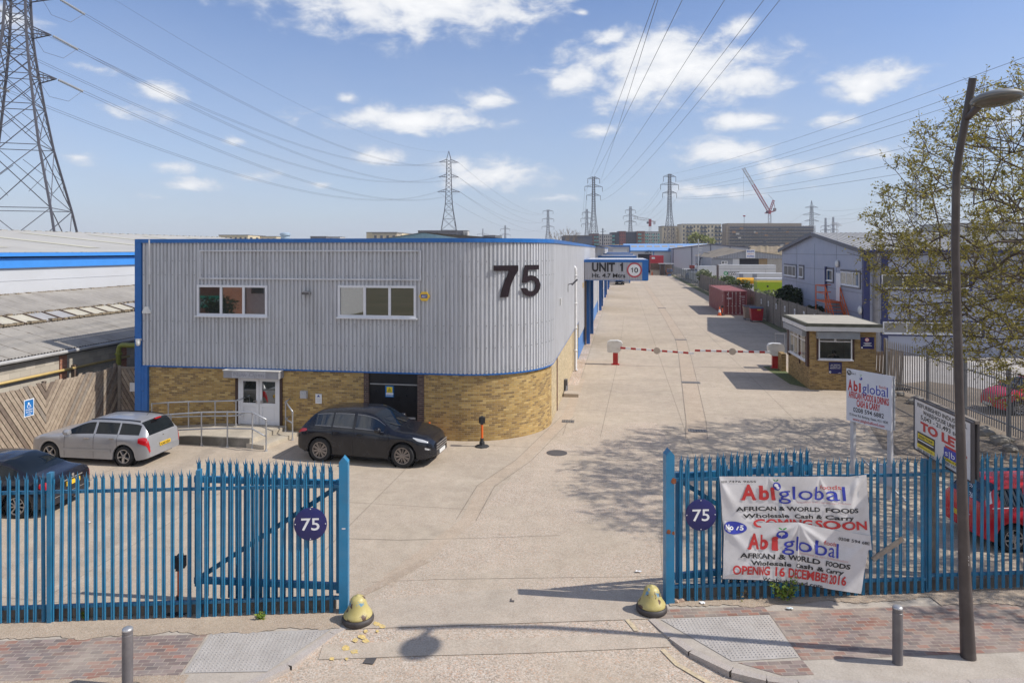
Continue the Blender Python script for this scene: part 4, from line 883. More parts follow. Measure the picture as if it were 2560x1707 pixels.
def leaf(lab, t0, n0, t1, n1):            # hinge at t0
    g_ = thing('steel_gate', lab, 'gate', ST(t0,n0), 0, 'open blue gate leaves'); s = 1 if t1 > t0 else -1
    a, b = (t0,n0) if s > 0 else (t1,n1), (t1,n1) if s > 0 else (t0,n0)
    pales(g_, a[0]+.1, b[0]-.06, a[1]-.05, b[1]-.05, 2.62, z=.12)
    for z in (.42, 2.42): beam_t(g_, t0, n0, z, t1, n1, z, .08, .12, 'frame_rail', M_post_b)
    beam_t(g_, t0+.05*s, n0, .3, t0+.05*s, n0, 2.5, .08, .08, 'stile', M_post_b); beam_t(g_, t1-.05*s, n1, .3, t1-.05*s, n1, 2.5, .08, .08, 'stile', M_post_b)
    beam_t(g_, t0+.1*s, n0, 2.34, t1-.15*s, n1, .5, .06, .09, 'brace', M_pal_b)
leaf('blue gate leaf folded open behind the left-hand fence', -5.5, .16, -8.45, .62); leaf('blue gate leaf folded open behind the right-hand fence with banners', 1.1, .16, 4.1, .55)
# 75 roundels
M_navy = mat('navy enamel', (.012,.014,.115), .35, var=.1, coat=.2)
def roundel(t, n, z, lab):
    o = thing('number_roundel', lab, 'sign', ST(t,n,z), TH, 'round navy 75 signs'); mb = MB(); fm = Matrix(((1,0,0,0),(0,0,-1,0),(0,1,0,0),(0,0,0,1)))
    mb.lathe([(.305,0),(.312,.004),(.312,.012),(.305,.015)], 40, fm); mb.build('disc', M_navy, o, smooth=True, sharp=40)
    mb = MB(); put(mb, '75', 0, -.115, .235, fm, width=.345, d=.0165, bold=.012); mb.build('lettering', M_wht, o)
    mb = MB()
    for a in (90,-90,180,0): mb.lathe([(.012,.015),(.008,.022)],8,fm@Matrix.Translation((.285*cos(radians(a)),.285*sin(radians(a)),0)))
    mb.build('bolts', M_trim, o)
roundel(-6.04, -.075, 1.74, 'round navy sign with white 75 on the left-hand open gate leaf and fence'); roundel(1.55, -.075, 1.73, 'round navy sign with white 75 on the fence beside the white banners')

# ---------------- banners
def onF(px, py, n):
    P0 = O0+E2*n; d = at(px,py,1.)-Vector((0,0,CAM_H)); s = (P0-Vector((0,0,CAM_H))).dot(E2)/d.dot(E2); q = Vector((0,0,CAM_H))+d*s; return ((q-O0).dot(E1), q.z)
q_ = lambda x, y, n=-.07: onF(1640+x/3.408, 1080+y/3.408, n)
M_vinyl = mat('white vinyl banner', (.62,.60,.60), .45, var=.04, scale=5, dirt=(.42,.40,.38), da=.4, ds=3)
M_rd = mat('red print', (.52,.035,.035), .5); M_bl = mat('blue print', (.03,.045,.36), .5); M_gr = mat('green print', (.05,.28,.06), .5); M_fr = mat('pale red print', (.55,.30,.30), .5)
def interp(ks, u):
    for (a, p), (b, q) in zip(ks, ks[1:]):
        if u <= b:
            f = (u-a)/(b-a); f = f*f*(3-2*f)*.6+f*.4; return Vector(p)*(1-f)+Vector(q)*f
    return Vector(ks[-1][1])
def banner(lab, top, bot, n0, folds, texts, ovals=(), nu=150, nv=80):
    o = thing('banner', lab, 'banner', ST(top[0][1][0], n0, 0), 0)
    def S(u, v, d=0.):
        p = interp(bot, u)*(1-v)+interp(top, u)*v; w = 0.
        for fu, fv, du, dv, wd, am in folds:      # ridge from (fu, fv) in direction (du, dv)
            x, y = (u-fu)*2.5, v-fv; l = hypot(du,dv); a = (x*du+y*dv)/l; c = (x*dv-y*du)/l
            if a > 0: w += am*min(1,a*4)*exp(-a*.9)*exp(-(c/(wd*(.25+a)))**2)
        w += .014*sin(u*9+v*3)+.008*sin(v*11-u*5)
        return ST(p.x, n0-d+min(.010,max(-.06,-w)), p.y)
    mb = MB()
    for j in range(nv+1):
        for i in range(nu+1): mb.v.append(tuple(S(i/nu, j/nv)))
    for j in range(nv):
        for i in range(nu): k = j*(nu+1)+i; mb.idx([k, k+1, k+nu+2, k+nu+1])
    mb.build('sheet', M_vinyl, o, smooth=True, world=True)
    tb = MB()
    for body, x, y, h, w, mi, al, bold, sh_ in texts:
        sub = MB(); put(sub, body, x, y, h, Matrix.Identity(4), al, width=w, bold=bold, d=0, shear=sh_)
        bmm = bmesh.new(); vs = [bmm.verts.new(v) for v in sub.v]
        for f in sub.f:
            try: bmm.faces.new([vs[k] for k in f])
            except ValueError: pass
        bmesh.ops.triangulate(bmm, faces=bmm.faces[:])
        for _ in range(3):
            es = [e for e in bmm.edges if e.calc_length() > .022]
            if es: bmesh.ops.subdivide_edges(bmm, edges=es, cuts=1); bmesh.ops.triangulate(bmm, faces=bmm.faces[:])
        bmm.verts.index_update(); i = len(tb.v); tb.v += [tuple(S(v.co.x, v.co.y, .013)) for v in bmm.verts]; tb.cur = mi
        for f in bmm.faces: tb.idx([i+v.index for v in f.verts])
        bmm.free()
    def blob(cx, cy, rx, ry, mi, d=.012, a0=0, n=26, rot=0):
        d += .006
        tb.cur = mi; pts = []
        for k in range(n):
            a = 2*pi*k/n; x, y = rx*cos(a), ry*sin(a); pts.append(S(cx+(x*cos(rot)-y*sin(rot)*.4), cy+x*sin(rot)*2.5*.4*2.5/2.5+y*cos(rot), d))
        c = len(tb.v); tb.v += [tuple(S(cx,cy,d))]+[tuple(p) for p in pts]
        for k in range(n): tb.idx([c, c+1+k, c+1+(k+1)%n])
    for a in ovals: blob(*a)
    tb.build('lettering', [M_rd,M_bl,M_ink,M_fr,M_gr,M_wht,M_vinyl], o, world=True)
    return o
def logo(cx, cy, h, w):
    """logo run: heavy red serif Abi, thin blue global, small red foods, globe with two leaves"""
    T = [('A', cx-w*.44, cy, h*1.06, w*.115, 0, 'C', .035, 0), ('b', cx-w*.305, cy, h*1.0, w*.105, 0, 'C', .035, 0), ('i', cx-w*.20, cy, h*.92, w*.05, 0, 'C', .05, 0),
         ('global', cx+w*.155, cy, h*.98, w*.60, 1, 'C', .0, 0), ('foods', cx+w*.34, cy+h*.74, h*.30, w*.17, 0, 'C', .0, 0)]
    return T
def serif(cx, cy, h, w):
    for x0, x1, y0, y1 in ((-.512,-.456,0,.075),(-.424,-.368,0,.075),(-.365,-.325,.93,1.0),(-.235,-.165,0,.08),(-.235,-.19,.62,.7)):
        yield (cx+w*(x0+x1)/2, cy+h*(y0+y1)/2, w*(x1-x0)/2, h*(y1-y0)/2, 0, .0062, 0, 4)
def globe(cx, cy, r, asp):
    rx = r/asp
    return [(cx,cy,rx,r,1,.006), (cx-.12*rx,cy+.25*r,rx*.55,r*.42,6,.009), (cx+.2*rx,cy-.35*r,rx*.38,r*.36,6,.009), (cx-.35*rx,cy+r*1.45,rx*.62,r*.16,4,.006,0,16,2.0), (cx+.35*rx,cy+r*1.45,rx*.62,r*.16,4,.006,0,16,1.1)]
top1 = [(0,q_(540,378)),(.33,q_(955,378)),(.67,q_(1390,374)),(.86,q_(1650,380)),(1,q_(1795,362))]
bot1 = [(0,q_(580,960)),(.5,q_(1200,960)),(1,q_(1835,1000))]
VB = lambda y: 1-(y-376)/(978-376)
UB = lambda x: (x-548)/(1800-548)
tx1 = [('020 7476 9655',UB(567),VB(428),.028,.215,2,'L',.01,0)]+logo(UB(1170),VB(576),.205,UB(1612)-UB(735))+[('Specialised in Afro Caribbean Produce',UB(1395),VB(604),.025,UB(1608)-UB(1185),3,'C',0,0),('AFRICAN & WORLD  FOODS',UB(1187),VB(675),.062,UB(1682)-UB(690),2,'C',.025,0),('Wholesale  Cash & Carry',UB(1185),VB(735),.058,UB(1630)-UB(737),2,'C',.025,0),('COMING',UB(1065),VB(816),.115,UB(1300)-UB(790),0,'C',.03,0),('SOON',UB(1550),VB(816),.115,UB(1755)-UB(1345),0,'C',.03,0)]
banner('upper white banner on the right-hand fence, faded COMING SOON partly covered by another', top1, bot1, -.07, [(.0,1,.6,-1,.12,.03),(.33,1,.9,-1,.10,.025),(.33,1,-.9,-1,.1,.02),(.67,1,-.8,-1,.1,.03),(.67,1,.5,-1,.08,.03),(1,1,-1,-.6,.13,.04),(.93,1,-.5,-1,.12,.04)], tx1, list(serif(UB(1170),VB(576),.205,UB(1612)-UB(735)))+globe(UB(1040),VB(458),.058,2.1))
top2 = [(0,q_(572,745)),(.26,q_(890,766)),(.505,q_(1205,757)),(.75,q_(1520,828)),(1,q_(1825,880))]
bot2 = [(0,q_(562,1240)),(.27,q_(880,1246)),(.5,q_(1180,1285)),(.72,q_(1430,1315)),(1,q_(1735,1365))]
V2 = lambda y: (1242-y)/495.
U2 = lambda x: (x-570)/(1240.)
w2 = .66
tx2 = [('No 75',.079,.855,.085,.115,5,'C',.035,.0),('0208 594 6882',.895,.845,.052,.205,2,'C',.01,0)]+logo(.495,.545,.25,.67)+[('Specialised in Afro Caribbean Produce',.69,.50,.035,.34,3,'C',0,.1),('AFRICAN & WORLD  FOODS',.5,.385,.085,.76,2,'C',.025,0),('Wholesale  Cash & Carry',.515,.272,.075,.67,2,'C',.025,0),('OPENING 16 DECEMBER 2016',.475,.10,.15,.79,0,'C',.028,0),('W:abiglobalfood.com',.49,-.005,.06,.39,2,'C',.02,0)]
banner('lower white banner on the right-hand fence reading OPENING 16 DECEMBER 2016', top2, bot2, -.105, [(.505,1,0,-1,.07,.05),(.505,1,.7,-1,.10,.05),(.505,1,-.7,-1,.10,.045),(.505,1,1.6,-1,.10,.035),(.505,1,-1.8,-1,.10,.03),(0,1,.8,-1,.1,.03),(1,1,-.8,-1,.12,.03),(0,0,1,.5,.1,.03)], tx2, [(.079,.89,.076,.105,1,.0045)]+list(serif(.495,.545,.25,.67))+globe(.395,.80,.07,2.3))

# ---------------- weeds, litter, plank
def plant(px, py, h, r, n, m, lab, nm='weed', z=0., ls=.035, loc=None):
    p = Vector(loc) if loc else gp(px, py); o = thing(nm, lab, 'plant', (p.x,p.y,z)); mb = MB(); lf = MB()
    for k in range(max(6, n//14)):
        a = R.uniform(0,2*pi); e = R.random()**.5*r; tip = Vector((e*cos(a), e*sin(a), h*R.uniform(.45,1))); mb.tube([(0,0,0), tip*.5+Vector((0,0,h*.1)), tip], [.006+.004*h,.004+.003*h,.002], 4, False)
        for _ in range(14):
            f = R.uniform(.25,1.05); c = tip*f+Vector((R.gauss(0,.18*r),R.gauss(0,.18*r),R.gauss(0,.07*h))); c.z = max(.01, c.z)
            u = Vector((R.gauss(0,1),R.gauss(0,1),R.gauss(0,.6))).normalized(); v = u.orthogonal().normalized(); s = ls*R.uniform(.6,1.5); lf.face([c-u*s, c-v*s*.45, c+u*s, c+v*s*.45])
    mb.build('stem', mat('weed stem',(.14,.16,.05),.8), o); lf.build('leaves', m, o); return o
def leafmat(name, a, b_, c, tr=.25):
    m, t, b = _nodes(name); v = _obj(t)
    gi = t.nodes.new('ShaderNodeNewGeometry'); o = _ramp(t, gi.outputs['Random Per Island'], [(0,a),(.5,b_),(1,c)]); o = _mix(t, 1., o, _ramp(t, _noise(t, v, .8, 3), [(.3,(.7,.7,.7)),(.7,(1.15,1.15,1.15))]), 'MULTIPLY')
    t.links.new(o, b.inputs['Base Color']); b.inputs['Roughness'].default_value = .6; b.inputs['Specular IOR Level'].default_value = .3
    tl = t.nodes.new('ShaderNodeBsdfTranslucent'); t.links.new(o, tl.inputs['Color']); mx = t.nodes.new('ShaderNodeMixShader'); mx.inputs[0].default_value = tr
    t.links.new(b.outputs[0], mx.inputs[1]); t.links.new(tl.outputs[0], mx.inputs[2]); t.links.new(mx.outputs[0], t.nodes['Material Output'].inputs['Surface']); MC[name] = m; return m
M_weed = leafmat('weed leaf', (.10,.17,.02), (.17,.26,.03), (.30,.34,.04)); M_dry = leafmat('dry leaf', (.24,.16,.08), (.33,.23,.12), (.18,.19,.06))
plant(1960, 1500, .5, .28, 260, M_weed, 'bright green weed growing at the fence foot under the lower banner'); plant(1852, 1498, .32, .18, 90, M_dry, 'small half-dry weed at the fence foot left of the bright green one')
plant(652, 1547, .14, .08, 30, M_weed, 'tiny green weed in the grit in front of the left-hand fence'); plant(215, 1545, .16, .1, 30, M_weed, 'tiny green tuft in the grit near the first blue fence post')
def flat_litter(px, py, w, d, m, lab, z=.02):
    p = gp(px, py); mb = MB(); i = 0; w *= .62; d *= .7; g_ = [[(x*w/3+R.uniform(-.2,.2)*w/3, y*d/3+R.uniform(-.2,.2)*d/3, z+R.uniform(0,.35*min(w,d))) for x in range(4)] for y in range(4)]
    for y in range(3):
        for x in range(3): mb.face([g_[y][x], g_[y][x+1], g_[y+1][x+1], g_[y+1][x]])
    o = mb.build('litter', m); o.location = (p.x,p.y,0); tag(o, lab, 'litter')
flat_litter(1750,1511,.16,.1,M_paper,'scrap of white paper on the paving in front of the 75 roundel'); flat_litter(1968,1525,.2,.1,mat('blue white wrapper',(.5,.58,.62),.4),'pale blue crushed wrapper lying on the paving below the lower banner')
flat_litter(1590,1432,.2,.1,M_paper,'white paper scrap on the concrete just inside the gateway'); flat_litter(216,1309,.16,.12,M_paper,'white paper scrap in the yard behind the left-hand fence'); flat_litter(1830,1493,.3,.12,mat('clear plastic scrap',(.5,.48,.46),.3),'crumpled plastic scrap at the fence foot beside the half-dry weed')
mb = MB(); a, b = onF(2181,1398,-.08), onF(2257,1345,-.08); mb.beam(ST(a[0],-.085,a[1]), ST(b[0],-.085,b[1]), .045, .085); tag(mb.build('plank', WD[3]), 'short grey plank lodged diagonally across the pales right of the banners', 'plank')
rk = [gp(x,y) for x, y in ((1690,1505),(1702,1503),(2335,1490),(2352,1487),(2444,1492))]
for k, p in enumerate(rk[:2]):
    bmm = bmesh.new(); bmesh.ops.create_icosphere(bmm, subdivisions=2, radius=.07)
    for v in bmm.verts: v.co *= R.uniform(.75,1.2); v.co.z *= .6
    me = bpy.data.meshes.new('stone'); bmm.to_mesh(me); bmm.free(); me.materials.append(mat('broken brick',(.38,.27,.20),.9)); o = bpy.data.objects.new('stone', me); COL.objects.link(o); o.location = (p.x,p.y,.03); tag(o, ('lump of broken brick touching the right gatepost foot','lump of broken brick lying just right of the gatepost foot')[k], 'stone')

# ---------------- bell bollards
M_bell = None
def bellmat():
    m, t, b = _nodes('chipped yellow paint'); v = _obj(t); z = _sep(t, v)[2]
    o = _mix(t, _rng(t, _noise(t, v, 4, 5), .35, .65), (.42,.35,.12), (.51,.43,.18))
    chip = _noise(t, v, 5.5, 6, .6); o = _mix(t, _rng(t, chip, .56, .60), o, (.10,.055,.04)); o = _mix(t, _m(t,'MULTIPLY',_rng(t, _noise(t, v, 9, 5), .57, .6), _rng(t, z, .30, .36)), o, (.12,.27,.40))
    t.links.new(o, b.inputs['Base Color']); b.inputs['Roughness'].default_value = .45; _bump(t, b, chip, .2, .01); return m
M_bell = bellmat(); M_rub = mat('black scuffed iron', (.05,.042,.04), .6, var=.3, scale=6)
def bell(p, lab, rz):
    o = thing('bell_bollard', lab, 'bollard', p, rz, 'yellow bell bollards'); mb = MB(); mb.lathe([(.275,0),(.295,.03),(.30,.07),(.288,.105),(.262,.118)], 36); mb.build('base_ring', M_rub, o, smooth=True, sharp=60)
    mb = MB(); mb.lathe([(.262,.112),(.268,.135),(.258,.165),(.232,.20),(.205,.24),(.182,.285),(.165,.33),(.152,.375),(.138,.415),(.112,.45),(.07,.475),(.04,.482),(.03,.497),(.005,.50)], 36); mb.build('bell', M_bell, o, smooth=True, sharp=80)
bell(gp(895,1552), 'yellow chipped bell bollard by the left gatepost', .4); bell(gp(1629,1526), 'yellow bell bollard with a bluish cap by the right gatepost', 2.1)
# ---------------- grey bollards
M_bol = mat('grey bollard paint', (.13,.12,.125), .45, var=.1, dirt=(.3,.27,.24), da=.3, ds=4); M_cap = mat('steel cap', (.5,.49,.48), .35, .6)
for p, lab in ((ST(-8.44,-2.15), 'grey steel bollard on the left pavement, foot below the frame edge'), (gp(2244,1657), 'grey steel bollard on the right pavement near the lamp post')):
    o = thing('bollard', lab, 'bollard', (p.x,p.y,0), 0, 'grey pavement bollards'); mb = MB(); mb.lathe([(.081,0),(.081,.86),(.075,.865),(.075,.885),(.081,.89),(.081,.93)], 24); mb.build('shaft', M_bol, o, smooth=True, sharp=40)
    mb = MB(); mb.lathe([(.081,.93),(.081,.945),(.07,.962),(.03,.97)], 24); mb.build('cap', M_cap, o, smooth=True, sharp=50)
# ---------------- street lamp
lp = gp(2421,1640); ol = thing('street_lamp', 'dark bowed street lamp column with a disc head on the right pavement', 'street lamp', (lp.x,lp.y,0))
pts = [(2421,1640,11.90),(2417,1560,11.9),(2411,1415,11.9),(2404,1180,11.92),(2398,980,11.95),(2392,762,11.97),(2388,610,11.95),(2391,435,11.82),(2400,370,11.76),(2409,326,11.7),(2421,260,11.62),(2432,196,11.55)]
P3 = [at(*q) for q in pts]; P3[0].z = -.05; mb = MB(); mb.tube(P3, [.122,.108,.092,.078,.070,.067,.065,.063,.062,.061,.060,.059], 20)
M_lamp = mat('brown grey column paint', (.06,.048,.046), .42, var=.12, scale=2, dirt=(.14,.12,.105), da=.35, ds=2.); mb.build('column', M_lamp, ol, smooth=True, world=True, sharp=50)
hc = Vector((5.86,12.10,9.36)); ax = (hc-P3[9]); ax.z = 0; an = atan2(ax.y, ax.x); HM = Matrix.Translation(hc)@Matrix.Rotation(an,4,'Z')@Matrix.Rotation(radians(-7),4,'Y')
mb = MB(); mb.lathe([(.01,.115),(.14,.105),(.26,.07),(.345,.02),(.365,-.015),(.35,-.03)], 40, HM); mb.build('lamp_head', mat('grey head paint',(.20,.205,.205),.5,var=.08), ol, smooth=True, world=True)
mb = MB(); mb.lathe([(.35,-.03),(.30,-.065),(.18,-.095),(.01,-.105)], 40, HM); mb.build('lamp_glass', glass('lamp glass',(.10,.095,.08),.15), ol, smooth=True, world=True)
mb = MB(); mb.tube([P3[9]+(P3[10]-P3[9])*.4, HM@Vector((-.28,0,.02))], [.05,.06], 12); mb.build('arm', M_lamp, ol, smooth=True, world=True)
mb = MB(); d = (Vector((0,0,0))-Vector((lp.x,lp.y,0))).normalized(); r_ = Vector((-d.y,d.x,0))*-1; P = at(2419,1395,11.9); P = Vector((P.x,P.y,P.z))+d*.104; fm = frame_M(P+r_*-.0, UZ*-1, r_); 
fm = frame_M(P, UZ, r_*-1 if False else Vector((d.y,-d.x,0)).normalized()); put(mb, 'RA2', 0, -.025, .05, frame_M(P, UZ, -r_) , 'C', width=.17, d=.004, bold=.01); mb.build('column_number', mat('worn white marking',(.5,.48,.45),.6), ol, world=True)
# ================================================================ YARD OBJECTS
M_redp = mat('red post paint', (.42,.02,.018), .45, var=.12); M_wp = mat('white plastic hood', (.66,.65,.62), .45, var=.06, dirt=(.42,.39,.34), da=.6, ds=3.5); M_brown = mat('brown stained timber', (.055,.022,.018), .6)
def barrier(p, s, zl, zr_, lab):
    o = thing('barrier', lab, 'barrier', (p[0],p[1],0), 0, 'red and white raised pole barriers')
    mb = MB(); mb.box(-.15,.15,-.14,.14,0,.78); mb.box(-.24,.24,-.22,.22,0,.03); mb.build('pillar', M_redp, o)
    mb = MB(); pr = [(-.5,.08),(-.42,0),(.2,0),(.36,.1),(.48,.34),(.5,.6),(.42,.74),(.2,.8),(-.32,.78),(-.47,.7),(-.52,.5)]; pr = [(x*s*.92,z*.92) for x, z in pr]; pr = pr if s > 0 else pr[::-1]
    mb.prism(pr, -.22, .22, Matrix(((1,0,0,-.04*s),(0,0,-1,0),(0,1,0,.74),(0,0,0,1)))); mb.build('housing', M_wp, o)
    mb = MB(); x0, x1 = .30*s, 4.62*s; n = 14
    for k in range(n):
        a, b = x0+(x1-x0)*k/n, x0+(x1-x0)*(k+1)/n; f = lambda x: zl+(zr_-zl)*(x-x0)/(x1-x0); mb.cur = k%2 if s > 0 else (k+1)%2; mb.beam((a,-.26,f(a)),(b,-.26,f(b)),.06,.115)
    mb.build('pole', [M_redp, M_wht], o)
    xm = x0+(x1-x0)*.5; mb = MB(); mb.lathe([(.205,-.012),(.205,.012)],28,Matrix.Translation((xm,-.32,zl+(zr_-zl)*.5))@Matrix.Rotation(radians(90),4,'X')); mb.build('round_plate', mat('dull beige plate',(.48,.41,.34),.6), o)
barrier((-.42,42.93), 1, 1.05, .82, 'left-hand barrier with a white housing on a red pillar and striped pole, near the warehouse'); barrier((8.9,43.1), -1, .95, .97, 'right-hand barrier with a white housing and striped pole, beside the security hut')
# ---------------- security hut
hx0, hx1, hy0, hy1 = 9.26, 12.35, 36.7, 41.3
hut = thing('security_hut', 'small flat roofed brick security hut with white fascia beside the right-hand barrier', 'hut', (10.8,39,0))
M_hb = brick('hut brick', [(.28,.18,.065), (.36,.245,.10), (.22,.14,.055), (.40,.28,.12), (.31,.20,.08), (.16,.10,.05), (.34,.23,.095)], (.30,.24,.16), soft=.35)
wl = onY(2046,840,hy0); wr_ = onY(2129.6,899.5,hy0); wz0, wz1 = wr_.z, wl.z; wx0, wx1 = wl.x, wr_.x
mb = MB(); mb.wall((hx0,hy0),(wx0,hy0),0,2.98,0); mb.wall((wx1,hy0),(hx1,hy0),0,2.98,wx1-hx0); mb.wall((wx0,hy0),(wx1,hy0),0,wz0,wx0-hx0); mb.wall((wx0,hy0),(wx1,hy0),wz1,2.98,wx0-hx0)
mb.wall((hx1,hy0),(hx1,hy1),0,2.98,0); mb.wall((hx1,hy1),(hx0,hy1),0,2.98,0)
sy0, sy1, sz0, sz1 = 37.25, 40.7, 1.35, 2.62
mb.wall((hx0,hy1),(hx0,sy1),0,2.98,0); mb.wall((hx0,sy0),(hx0,hy0),0,2.98,4.05); mb.wall((hx0,sy1),(hx0,sy0),0,sz0,.6); mb.wall((hx0,sy1),(hx0,sy0),sz1,2.98,.6)
mb.build('brick_wall', M_hb, hut, world=True)
mb = MB(); mb.box(hx0+.1,hx1-.1,hy0+.1,hy1-.1,.02,.5); mb.box(hx0+.15,hx1-.1,hy1-.3,hy1-.1,.5,2.95); mb.box(hx1-.2,hx1-.05,hy0+.1,hy1-.1,.5,2.95); mb.build('room_lining', mat('pale room wall',(.50,.49,.44),.8), hut, world=True)
mb = MB(); mb.box(wx0-.2,hx1-.3,hy0+.15,hy0+.75,1.42,1.47); mb.build('desk', mat('desk top',(.10,.06,.035),.5), hut, world=True)
def clearglass():
    m, t, b = _nodes('clear glass'); t.nodes.remove(b); tr = t.nodes.new('ShaderNodeBsdfTransparent'); tr.inputs[0].default_value = (.80,.84,.83,1); gl_ = t.nodes.new('ShaderNodeBsdfGlossy'); gl_.inputs['Roughness'].default_value = .01; fr = t.nodes.new('ShaderNodeFresnel'); fr.inputs[0].default_value = 1.6; mx = t.nodes.new('ShaderNodeMixShader')
    t.links.new(fr.outputs[0], mx.inputs[0]); t.links.new(tr.outputs[0], mx.inputs[1]); t.links.new(gl_.outputs[0], mx.inputs[2]); t.links.new(mx.outputs[0], t.nodes['Material Output'].inputs[0]); return m
M_clear = clearglass()
ww, wh_ = wx1-wx0, wz1-wz0
window(hut, Vector((wx0,hy0-.02,wz0)), UX, UZ, ww, wh_, (), ((0,ww,wh_*.78),), f=.055, dep=.05, mg=M_clear)
mb = MB(); mb.box(wx0+ww*.47,wx0+ww*.53,hy0-.06,hy0+.02,wz0+wh_*.8,wz1-.05); mb.build('mullion', M_white, hut, world=True)
window(hut, Vector((hx0-.02,sy1,sz0)), -UY, UZ, sy1-sy0, sz1-sz0, (.9,1.75,2.6), ((0,sy1-sy0,(sz1-sz0)*.78),), f=.06, dep=.05, mg=M_clear)
for y0, y1 in ((36.82,37.22),(40.72,41.15)):
    mb = MB(); mb.box(hx0-.10,hx0-.01,y0,y1,1.12,2.86); mb.build('shutter', M_brown, hut, world=True)
mb = MB(); mb.box(hx0-.06,hx0-.02,38.6,38.68,1.0,2.6); mb.build('shutter_bar', M_brown, hut, world=True)
for x in (wx0-.09, wx1+.03):
    mb = MB(); mb.box(x-.0,x+.07,hy0-.06,hy0,wz0-.05,wz1+.02); mb.build('shutter_rail', M_brown, hut, world=True)
mb = MB(); mb.box(wx0-.12,wx1+.3,hy0-.28,hy0,2.58,2.92); mb.build('shutter_box', mat('blue grey shutter box',(.26,.28,.31),.5), hut, world=True)
mb = MB(); mb.box(hx0-.30,hx0,37.0,41.2,2.62,2.92); mb.build('shutter_box', MC['blue grey shutter box'], hut, world=True)
rx0, rx1, ry0, ry1 = hx0-.30, hx1+.22, hy0-.38, hy1+.1
mb = MB(); mb.box(rx0,rx1,ry0,ry1,2.96,3.17); mb.build('fascia', mat('white fascia board',(.60,.60,.60),.5,var=.06,dirt=(.35,.34,.32),da=.4,ds=2), hut, world=True)
mb = MB()
for a, b, c, d in ((rx0+.03,rx1-.03,ry0+.03,ry0+.2),(rx0+.03,rx1-.03,ry1-.2,ry1-.03),(rx0+.03,rx0+.2,ry0+.2,ry1-.2),(rx1-.2,rx1-.03,ry0+.2,ry1-.2)): mb.box(a,b,c,d,3.17,3.33)
mb.build('felt_edge', mat('dark mossy felt',(.10,.10,.075),.9,var=.3), hut, world=True)
mb = MB(); mb.box(rx0+.16,rx1-.16,ry0+.16,ry1-.16,3.17,3.335); mb.build('roof', mat('pale felt roof',(.40,.365,.30),.9,var=.12,scale=1.5,bump=.2), hut, world=True)
# low side wall and gate frame behind
mb = MB(); mb.box(9.05,9.3,42.0,44.2,0,1.0,uvw=True); tag(mb.build('low_wall', M_hb), 'short low brick wall just behind the security hut', 'wall')
o = thing('guard_rail', 'thin grey tubular guard rail frame behind the security hut', 'railing', (9.0,45.5,0)); mb = MB()
for x in (9.45,10.0): mb.tube([(x,45.6,0),(x,45.6,1.75)],.022,6)
for z in (1.75,1.15): mb.tube([(9.45,45.6,z),(10.0,45.6,z)],.02,6)
mb.build('frame', mat('dull grey tube',(.25,.25,.26),.5), o, world=True)
# signs on the hut
a, b = onY(1940+775/5.88,760+850/5.88,hy0), onY(1940+965/5.88,760+1025/5.88,hy0); w, h = b.x-a.x, a.z-b.z; mb = MB(); fm = frame_M(Vector((a.x,hy0-.01,b.z)),UX,UZ); mb.box(0,w,0,h,-.005,.012,fm)
for k, s in enumerate(('ALL VISITORS','TO REPORT TO','SECURITY HUT')): put(mb, s, w*.5, h*(.74-.155*k), h*.075, fm, width=w*(.74,.82,.80)[k], d=.016, mi=1, bold=.02)
mb.cur = 1; disc(mb, w*.1, h*.14, h*.085, fm, .016); mb.cur = 0; disc(mb, w*.125, h*.14, h*.035, fm, .019)
for k in range(5): R4(mb, w*(.70+.05*k), w*(.735+.05*k), h*.06, h*(.08+.015*(k%3)), .016, 1, fm)
tag(mb.build('visitor_sign', [M_navy, M_wht]), 'navy sign ALL VISITORS TO REPORT TO SECURITY HUT under the hut window', 'sign')
a, b = onY(1940+1243/5.88,760+485/5.88,hy0), onY(1940+1440/5.88,760+660/5.88,hy0); w, h = b.x-a.x, a.z-b.z; mb = MB(); fm = frame_M(Vector((a.x,hy0-.01,b.z)),UX,UZ); mb.box(0,w,0,h,-.005,.012,fm)
mb.cur = 2; disc(mb, w*.47, h*.78, h*.18, fm, .016); mb.cur = 1; disc(mb, w*.47, h*.78, h*.135, fm, .019); put(mb, 'S', w*.47, h*.70, h*.16, fm, d=.022, mi=2, bold=.03)
for k, (x0, x1) in enumerate(((.22,.80),(.3,.72),(.18,.84))): R4(mb, w*x0, w*x1, h*(.47-.11*k), h*(.52-.11*k), .016, 1, fm)
mb.cur = 1; disc(mb, w*.09, h*.1, h*.07, fm, .016)
tag(mb.build('security_sign', [M_navy, M_wht, M_rd]), 'navy sign with a red ringed S on the hut wall right of the window', 'sign')
# person at the hut window
def skinned(name, verts, edges, radii, m, parent, sub=2):
    me = bpy.data.meshes.new(name); me.from_pydata(verts, edges, []); o = bpy.data.objects.new(name, me); COL.objects.link(o)
    md = o.modifiers.new('s', 'SKIN'); sl_ = me.skin_vertices[0].data
    for i, r in enumerate(radii): sl_[i].radius = (r, r) if not isinstance(r, tuple) else r
    sl_[0].use_root = True
    s = o.modifiers.new('u', 'SUBSURF'); s.levels = sub; s.render_levels = sub; me.materials.append(m); o.parent = parent
    bpy.context.view_layer.update(); nm = bpy.data.meshes.new_from_object(o.evaluated_get(bpy.context.evaluated_depsgraph_get())); o.modifiers.clear(); o.data = nm; nm.materials.clear(); nm.materials.append(m)
    for p in nm.polygons: p.use_smooth = True
    return o
pw = onY(2085,880,37.75); pp = thing('person', 'person in dark clothes with dark hair seated at the security hut desk, hand to face', 'person', (pw.x, 37.75, .5), radians(-12))
sk = mat('skin', (.34,.20,.14), .55, var=.05); dk = mat('dark jacket', (.018,.018,.024), .8)
